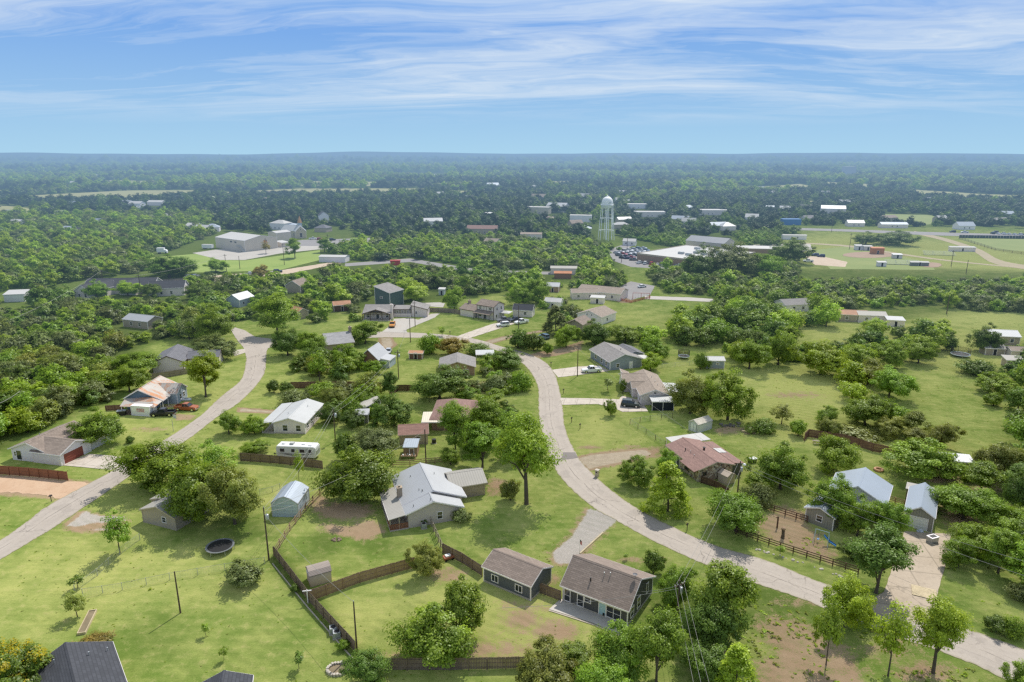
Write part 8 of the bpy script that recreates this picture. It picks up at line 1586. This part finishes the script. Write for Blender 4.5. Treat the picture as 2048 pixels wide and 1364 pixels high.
def visible_ok(x, y, R, H):
    bx, by, d = PX(x, y, 0); _, ty, _ = PX(x, y, H); w = R * FOC / d
    for (x0, y0, x1, y1) in CLEAR:
        if bx + w * .8 > x0 and bx - w * .8 < x1 and by + w * .25 > y0 and ty + (by - ty) * .08 < (y1 if y1 > 540 or y1 - y0 > 1.5 * (x1 - x0) else y0 + (y1 - y0) * .62) and by > y0 + (y1 - y0) * .35: return False
    return True
rw = np.random.default_rng(77); cand = []; cells = {}
def free(x, y, r):
    cx, cy = int(x // 12), int(y // 12)
    for i in range(cx - 1, cx + 2):
        for j in range(cy - 1, cy + 2):
            for (a, b, q) in cells.get((i, j), ()):
                if (a - x) ** 2 + (b - y) ** 2 < (r + q) ** 2: return False
    return True
def occupy(x, y, r): cells.setdefault((int(x // 12), int(y // 12)), []).append((x, y, r))
for (x, y, R, H) in USED: occupy(x, y, R * .7)
for o in list(bpy.data.objects):     # keep trees out of buildings
    if o.name in E_FR:
        f = E_FR[o.name]
        if f.cy < 700:
            n = max(1, int(f.L / 4))
            for i in range(-n, n + 1): occupy(f.cx + math.cos(f.ang) * f.L * .46 * i / n, f.cy + math.sin(f.ang) * f.L * .46 * i / n, f.W * .42)
for wi, (px, sp, cols, where) in enumerate(WOODS):
    wp = world_poly(px); a = np.array(wp); area = (a[:, 0].max() - a[:, 0].min()) * (a[:, 1].max() - a[:, 1].min())
    n = int(area / (sp * sp) * 9); P = np.stack([rw.uniform(a[:, 0].min(), a[:, 0].max(), n), rw.uniform(a[:, 1].min(), a[:, 1].max(), n)], 1); P = P[poly_sd(P, wp) > 0]
    for x, y in P:
        R = sp * rw.uniform(.42, .78); r = R * .62
        if not free(x, y, r): continue
        H = R * rw.uniform(1.35, 1.85); H = min(H, 9.5)
        if rw.random() < .18: R *= .62; H *= .55
        if not visible_ok(x, y, R, H): continue
        occupy(x, y, r); bx, by, d = PX(x, y, 0)
        if bx < -60 or bx > 2110: 
            if y > 200: continue
        cand.append((R * FOC / d, x, y, R, H, cols[rw.integers(len(cols))], wi))
cand.sort(key=lambda c: -c[0])
NIND = 298 - NEAR_TREES
word = {'green': 'mid-green', 'dark': 'dark green', 'bright': 'bright light-green', 'grey': 'grey-green', 'olive': 'olive-green', 'yellow': 'yellow-green'}
MIDK = ['mid0', 'mid1', 'mid2', 'mid3', 'mid4']
for c in cand[:NIND]:
    _, x, y, R, H, col, wi = c; w = WOODS[wi][3]; d = math.hypot(x, y)
    plant((['oakA', 'oakB', 'oakC', 'elmA', 'oakD', 'elmC'] if d < 165 else MIDK)[rw.integers(6 if d < 165 else 5)], col, x, y, R, H, '%s tree %s' % (word[col], w), '%s trees %s' % (word[col], w))
# distant wood: one object, crowns set on points
FARP = []
for i, (sd, shp, col, R, H) in enumerate([(51, 'oak', 'green', 4.4, 6.6), (52, 'round', 'dark', 4.4, 7.2), (53, 'tall', 'bright', 4.0, 7.4), (54, 'oak', 'grey', 4.6, 6.4), (55, 'oak', 'blue', 5.0, 7.2), (56, 'round', 'blue', 4.6, 7.6)]):
    me, C = make_crown('wood_crown_%d' % i, sd, R, H, .2, 40, 46, .66, shp, .30, .3, 0, .16); me.materials.append(LM[col]); FARP.append(me)
pts, kinds, scl = [], [], []
kmap = {'green': [0], 'dark': [1], 'bright': [2], 'grey': [3], 'olive': [3, 0], 'yellow': [2]}
for c in cand[NIND:]:
    _, x, y, R, H, col, wi = c; pts.append((x, y)); kinds.append(kmap[col][0]); scl.append((R / 4.4, H / 6.9))
FIELDS = [world_poly([(px, py + (6.0 if py > 364 and py < 430 and py > min(q[1] for q in f) + 1.5 else 0)) for px, py in f]) for f in ([(22, 387), (250, 381), (398, 380), (390, 386), (300, 392), (140, 397), (40, 396)], [(-80, 379), (24, 380), (22, 383), (-80, 384)], [(205, 360.5), (250, 360.5), (350, 363.5), (360, 366), (200, 365)], [(0, 411), (90, 413), (120, 416), (40, 424), (-20, 425)], [(580, 361), (690, 364), (780, 363), (780, 366), (600, 366)], [(420, 380), (600, 377), (870, 377), (870, 380), (640, 384), (440, 384)],
          [(870, 379), (1035, 381), (1030, 385), (900, 384)], [(1078, 363), (1200, 361), (1210, 364), (1095, 367)], [(1480, 371), (1600, 368), (1640, 370), (1600, 376), (1510, 376)], [(1640, 363), (1790, 365), (1800, 369), (1660, 369)], [(1826, 379), (1960, 382), (2150, 388), (2150, 400), (1960, 393), (1828, 387)], [(1762, 428), (1860, 430), (1900, 444), (1850, 450), (1760, 446)],
          [(1590, 450), (2200, 462), (2200, 560), (1640, 545), (1600, 500)], [(590, 470), (740, 474), (742, 490), (640, 505), (590, 510)], [(1610, 400), (1700, 402), (1700, 405), (1610, 404)])]
FCLEAR = [(1066, 418, 1134, 432), (1146, 434, 1180, 450), (566, 436, 628, 478), (536, 440, 580, 460), (634, 424, 662, 446), (632, 442, 668, 466), (946, 456, 990, 470), (1640, 412, 1700, 428), (1562, 440, 1600, 452), (1260, 410, 1290, 418), (1284, 424, 1320, 436), (1404, 424, 1440, 432), (1562, 464, 1618, 482), (1372, 466, 1470, 484), (1440, 450, 1470, 464), (1194, 394, 1230, 480), (260, 404, 326, 414), (1050, 465, 1080, 480), (1690, 338, 1708, 354), (428, 458, 560, 505), (1700, 442, 2030, 462)]
def far_ok(x, y, R, H):
    bx, by, d = PX(x, y, 0); ty = PX(x, y, H)[1]; w = R * FOC / d
    for (x0, y0, x1, y1) in FCLEAR:
        if bx + w * .7 > x0 and bx - w * .7 < x1 and by > y0 + (y1 - y0) * .6 and ty < y0 + (y1 - y0) * (.94 if y1 - y0 > 1.5 * (x1 - x0) else .5): return False
    return True
def band(D0, D1, sp, smin, smax, keep=1.0):
    hw = 1.0
    n = int((D1 - D0) * (D0 + D1) / 2 * .82 * 2 / (sp * sp) * keep)
    D = np.sqrt(rw.uniform(D0 ** 2, D1 ** 2, n)); u = rw.uniform(-.82, .82, n)
    P = np.stack([D * u, D], 1); ok = np.ones(n, bool)
    for f in FIELDS: ok &= poly_sd(P, f) < -1
    for wp in WPOLY: ok &= poly_sd(P, wp) < 0
    from mathutils import noise as mn
    for (x, y) in P[ok]:
        st = mn.noise((x / 260 * (1 + 0 * y), y / 420, 3.1)) + .5 * mn.noise((x / 90, y / 120, 9.7)); cl_ = mn.noise((x / 420, y / 900, 21.3))
        if D0 >= 1200 and (cl_ > .5 or rw.random() < max(0, st - .45)): continue
        s = rw.uniform(smin, smax) * (1 + .18 * st); R = 4.4 * s
        if D0 < 700:
            if not free(x, y, R * .45): continue
            occupy(x, y, R * .5)
        if not far_ok(x, y, R, 7 * s) or any(abs(x - a) < 9 and -10 < y - b < 8 for a, b in TOWN): continue
        pts.append((x, y)); kinds.append(int(rw.choice([4, 5, 1], p=[.4, .35, .25]) if st < (.45 if D0 < 1200 else -.1) else rw.choice([0, 3, 2, 4], p=[.4, .22, .2, .18]))); scl.append((s, s * rw.uniform(.85, 1.2)))  # nearer bands mostly take dark kinds, the bluish ones standing for cloud shadow
WPOLY = [world_poly(w[0]) for w in WOODS] + [world_poly(p) for p in ([(290, 510), (430, 460), (640, 478), (640, 545), (300, 560)], [(1215, 486), (1300, 484), (1640, 480), (1640, 545), (1215, 540)], [(640, 500), (700, 500), (700, 530), (640, 530)])]
band(395, 700, 8.6, .75, 1.25); band(700, 1200, 10.5, .85, 1.4); band(1200, 2200, 17, 1.2, 2.1); band(2200, 4200, 31, 1.8, 3.4); band(4200, 9000, 75, 3.0, 6.5)
# scattered bushes in the scrub meadow
def build_stuff(name, label, cat, P, K, S, protos):
    me = bpy.data.meshes.new(name); me.vertices.add(len(P)); me.vertices.foreach_set('co', np.array([(x, y, 0) for x, y in P], np.float32).ravel())
    a = me.attributes.new('kind_id', 'INT', 'POINT'); a.data.foreach_set('value', np.array(K, np.int32))
    a = me.attributes.new('spread', 'FLOAT_VECTOR', 'POINT'); a.data.foreach_set('vector', np.array([(s, s, z) for s, z in S], np.float32).ravel())
    a = me.attributes.new('turn', 'FLOAT_VECTOR', 'POINT'); a.data.foreach_set('vector', np.array([(0, 0, t) for t in rw.uniform(0, 6.28, len(P))], np.float32).ravel())
    o = link(name, me); o['kind'] = 'stuff'; tag(o, label, cat)
    ng = bpy.data.node_groups.new(name, 'GeometryNodeTree'); ng.interface.new_socket('Geometry', in_out='INPUT', socket_type='NodeSocketGeometry'); ng.interface.new_socket('Geometry', in_out='OUTPUT', socket_type='NodeSocketGeometry')
    gi = ng.nodes.new('NodeGroupInput'); go = ng.nodes.new('NodeGroupOutput'); jn = ng.nodes.new('GeometryNodeJoinGeometry')
    kid = ng.nodes.new('GeometryNodeInputNamedAttribute'); kid.data_type = 'INT'; kid.inputs[0].default_value = 'kind_id'
    sp = ng.nodes.new('GeometryNodeInputNamedAttribute'); sp.data_type = 'FLOAT_VECTOR'; sp.inputs[0].default_value = 'spread'
    tn = ng.nodes.new('GeometryNodeInputNamedAttribute'); tn.data_type = 'FLOAT_VECTOR'; tn.inputs[0].default_value = 'turn'
    e2r = ng.nodes.new('FunctionNodeEulerToRotation'); ng.links.new(tn.outputs[0], e2r.inputs[0])
    for k, src in enumerate(protos):
        cmp_ = ng.nodes.new('FunctionNodeCompare'); cmp_.data_type = 'INT'; cmp_.operation = 'EQUAL'; ng.links.new(kid.outputs[0], cmp_.inputs[2]); cmp_.inputs[3].default_value = k
        oi = ng.nodes.new('GeometryNodeObjectInfo'); oi.inputs[0].default_value = src; oi.transform_space = 'ORIGINAL'; oi.inputs[1].default_value = True
        ip = ng.nodes.new('GeometryNodeInstanceOnPoints'); ng.links.new(gi.outputs[0], ip.inputs['Points']); ng.links.new(cmp_.outputs[0], ip.inputs['Selection']); ng.links.new(oi.outputs['Geometry'], ip.inputs['Instance']); ng.links.new(e2r.outputs[0], ip.inputs['Rotation']); ng.links.new(sp.outputs[0], ip.inputs['Scale']); ng.links.new(ip.outputs[0], jn.inputs[0])
    ng.links.new(jn.outputs[0], go.inputs[0])
    md = o.modifiers.new('wood', 'NODES'); md.node_group = ng; return o
# the source crowns stand in the wood as its first trees
srcs = []
for k, me in enumerate(FARP):
    i = next(i for i, q in enumerate(kinds) if q == k and pts[i][1] > 300)
    E = thing('tree', 'far %s tree in the wooded town below the water tower' % ['mid-green', 'dark green', 'light-green', 'grey-green', 'bluish cloud-shaded oak', 'bluish cloud-shaded round'][k], 'tree', (pts[i][0], pts[i][1], 0), 0)
    E.scale = (scl[i][0], scl[i][0], scl[i][1]); c = link('crown', me, E); b = MB(); b.tube([(0, 0, -.2), (0, 0, 3.5)], [.25, .12], 6); part(E, 'trunk', b, BARK); srcs.append(c); kinds[i] = 99
build_stuff('distant_wood', 'continuous dark oak forest spreading from the town to the horizon', 'forest', pts, kinds, scl, srcs)
TUF = []
for k, (sd, ht, col) in enumerate(((91, .24, 'bright'), (92, .20, 'bright'), (93, .28, 'olive'))):
    me, C = make_crown('tuft_leaves_%d' % k, sd, .34, ht, .0, 5, 9, .17, 'round', .5); me.materials.append(LM[col])
    x, y = G(*((300, 1180), (640, 1240), (1330, 1120))[k]); E = thing('weed_tuft', ['olive weed tuft on the lower left lawn', 'pale weed tuft in the fenced lawn strip', 'green weed tuft on the front lawn by the road'][k], 'weed', (x, y, 0)); TUF.append(link('leaves', me, E))
tp, tk, ts = [], [], []
def scatter(px, n, s0, s1):
    wp = world_poly(px); a = np.array(wp); P = np.stack([rw.uniform(a[:, 0].min(), a[:, 0].max(), n), rw.uniform(a[:, 1].min(), a[:, 1].max(), n)], 1)
    for x, y in P[poly_sd(P, wp) > 0]:
        if mnoise((x / 5, y / 5, 1)) + mnoise((x / 19, y / 19, 4)) < rw.uniform(-.35, .6): continue
        q = PX(x, y, 0)
        if any(poly_hit(q[0], q[1], r) for r in NOTUFT): continue
        tp.append((x, y)); tk.append(int(rw.integers(3))); s_ = rw.uniform(s0, s1); ts.append((s_, s_ * rw.uniform(.5, 1.1)))
from mathutils.noise import noise as mnoise
def poly_hit(px, py, poly):
    c = False; n = len(poly)
    for i in range(n):
        x0, y0 = poly[i]; x1, y1 = poly[(i + 1) % n]
        if (y0 > py) != (y1 > py) and px < (x1 - x0) * (py - y0) / (y1 - y0) + x0: c = not c
    return c
NOTUFT = [[(2120, 1410), (1921, 1318), (1760, 1262), (1605, 1199), (1501, 1164), (1407, 1128), (1297, 1077), (1232, 1041), (1178, 1009), (1118, 950), (1093, 893), (1080, 845), (1077, 805), (1076, 775), (1065, 750), (1045, 727), (1086, 721), (1106, 742), (1117, 770), (1125, 812), (1130, 855), (1146, 895), (1168, 930), (1215, 974), (1262, 1009), (1325, 1044), (1428, 1090), (1535, 1122), (1640, 1164), (1795, 1213), (1952, 1264), (2135, 1330)],
  [(-90, 1130), (0, 1081), (56, 1042), (102, 1008), (217, 946), (264, 918), (331, 878), (398, 833), (442, 793), (480, 762), (490, 735), (493, 712), (533, 703), (531, 738), (518, 764), (480, 804), (436, 833), (373, 881), (302, 922), (248, 960), (120, 1047), (72, 1077), (0, 1120), (-90, 1180)], [(124, 931), (178, 908), (266, 917), (224, 940)], [(1104, 740), (1219, 731), (1219, 742), (1116, 755)], [(1120, 796), (1262, 796), (1296, 823), (1245, 824), (1196, 808), (1124, 810)], [(1809, 1063), (1902, 1068), (1868, 1214), (1838, 1250), (1718, 1228), (1795, 1110)], [(1121, 1199), (1098, 1220), (1240, 1272), (1262, 1252)], [(-40, 951), (184, 967), (124, 1000), (-40, 983)], [(1180, 1018), (1233, 1041), (1160, 1108), (1112, 1126)], [(1152, 916), (1290, 897), (1310, 908), (1176, 941)]]
scatter([(-60, 1400), (-60, 1000), (480, 760), (1060, 740), (1110, 940), (1500, 1180), (2100, 1400)], 5500, .2, .55); scatter([(1110, 760), (1300, 740), (1500, 760), (1640, 880), (1480, 1080), (1180, 960)], 2000, .2, .6); scatter([(1480, 700), (2100, 640), (2100, 960), (1620, 880)], 5000, .3, .8); scatter([(1440, 1180), (1700, 1240), (2100, 1400), (1440, 1400)], 1800, .4, 1.2); scatter([(1480, 1060), (2060, 1130), (2060, 1330), (1700, 1180)], 1000, .4, 1.0)
build_stuff('lawn_weeds', 'short weeds and grass tufts growing through the lawns and meadow', 'grass', tp, tk, ts, TUF)
print('TREES near', NEAR_TREES, 'cand', len(cand), 'points', len(pts))
# ---------------------------------------------------------------- sky, sun, camera
w = bpy.data.worlds.new('World'); SC.world = w; w.use_nodes = True; t = w.node_tree; t.nodes.clear()
az = math.atan2(SUN_AZ[0], SUN_AZ[1])      # clockwise from +Y
sky = nd(t, 'ShaderNodeTexSky', sky_type='NISHITA'); sky.sun_disc = False; sky.sun_elevation = SUN_EL; sky.sun_rotation = az; sky.altitude = 300; sky.air_density = 1.0; sky.dust_density = .6; sky.ozone_density = 2.2
gen = nd(t, 'ShaderNodeTexCoord').outputs['Generated']
s = nd(t, 'ShaderNodeSeparateXYZ', {0: gen}).outputs
zz = math_n(t, 'MAXIMUM', s[2], 0.0)
den = math_n(t, 'ADD', zz, .085)
pl = nd(t, 'ShaderNodeCombineXYZ', {0: math_n(t, 'DIVIDE', s[0], den), 1: math_n(t, 'DIVIDE', s[1], den), 2: 0.0}).outputs[0]
rot = nd(t, 'ShaderNodeMapping', {0: pl, 1: (2.7, 5.2, 0), 2: (0, 0, R_(18)), 3: (.34, .72, 1)}).outputs[0]
warp = nd(t, 'ShaderNodeTexNoise', {'Vector': rot, 'Scale': .8, 'Detail': 5.0}).outputs[1]
rv = nd(t, 'ShaderNodeVectorMath', {0: rot, 1: nd(t, 'ShaderNodeVectorMath', {0: warp, 1: (2.2, 2.2, 0)}, operation='MULTIPLY').outputs[0]}, operation='ADD').outputs[0]
c1 = noise(t, rv, .85, 8, .58); fib = noise(t, nd(t, 'ShaderNodeMapping', {0: rv, 2: (0, 0, R_(28)), 3: (.8, 3.6, 1)}).outputs[0], 1.5, 8, .66)
cl = math_n(t, 'ADD', math_n(t, 'MULTIPLY', c1, .7), math_n(t, 'MULTIPLY', fib, .3))
cm = ramp(t, cl, .44, .63)
cm = math_n(t, 'MULTIPLY', cm, ramp(t, s[2], .035, .085)); fill_veil = ramp(t, s[2], .22, .42)  # unseen bright cloud overhead, added for neutral fill light
cm = math_n(t, 'MAXIMUM', math_n(t, 'MULTIPLY', cm, .9), math_n(t, 'MULTIPLY', fill_veil, math_n(t, 'ADD', .35, math_n(t, 'MULTIPLY', cl, .5))))
blue = mixc(t, ramp(t, s[2], .0, .16), (3.0, 4.85, 6.25), (1.45, 3.0, 6.05))
col2 = mixc(t, ramp(t, s[2], .45, .15), sky.outputs[0], blue)
fin = mixc(t, cm, col2, (5.5, 6.15, 6.8))
bg = nd(t, 'ShaderNodeBackground', {'Color': fin, 'Strength': .135}); t.links.new(bg.outputs[0], t.nodes.new('ShaderNodeOutputWorld').inputs[0])
ld = bpy.data.lights.new('sun', 'SUN'); ld.energy = 4.9; ld.angle = R_(.5); ld.color = (1.0, .95, .87)
lo = bpy.data.objects.new('sun', ld); COL.objects.link(lo); lo.location = (40, 80, 120)
dv = Vector((-math.sin(az) * math.cos(SUN_EL), -math.cos(az) * math.cos(SUN_EL), -math.sin(SUN_EL))); lo.rotation_euler = dv.to_track_quat('-Z', 'Y').to_euler()
cd = bpy.data.cameras.new('camera'); co = bpy.data.objects.new('camera', cd); COL.objects.link(co); co.location = (0, 0, CAM_H); co.rotation_euler = (math.pi / 2 - PITCH, 0, 0)
cd.sensor_width = 36; cd.lens = 36 * FOC / 2048; cd.clip_start = 1; cd.clip_end = 200000; SC.camera = co
SC.view_settings.view_transform = 'Standard'; SC.view_settings.look = 'None'; SC.view_settings.exposure = 0; SC.view_settings.gamma = 1
SC.render.engine = 'CYCLES'; cy = SC.cycles; cy.max_bounces = 5; cy.diffuse_bounces = 3; cy.transmission_bounces = 4; cy.transparent_max_bounces = 8; cy.caustics_reflective = False; cy.caustics_refractive = False; cy.use_denoising = False; cy.sample_clamp_indirect = 4; cy.pixel_filter_type = 'BLACKMAN_HARRIS'; cy.filter_width = 1.4
for lab, lst in LABELS.items():
    if len(lst) > 1 and len({g for _, g in lst}) > 1 or (len(lst) > 1 and not lst[0][1]): print('DUP LABEL', lab, lst[:3])
    n = len(lab.split())
    if n < 4 or n > 16: print('LABEL LEN', n, lab)
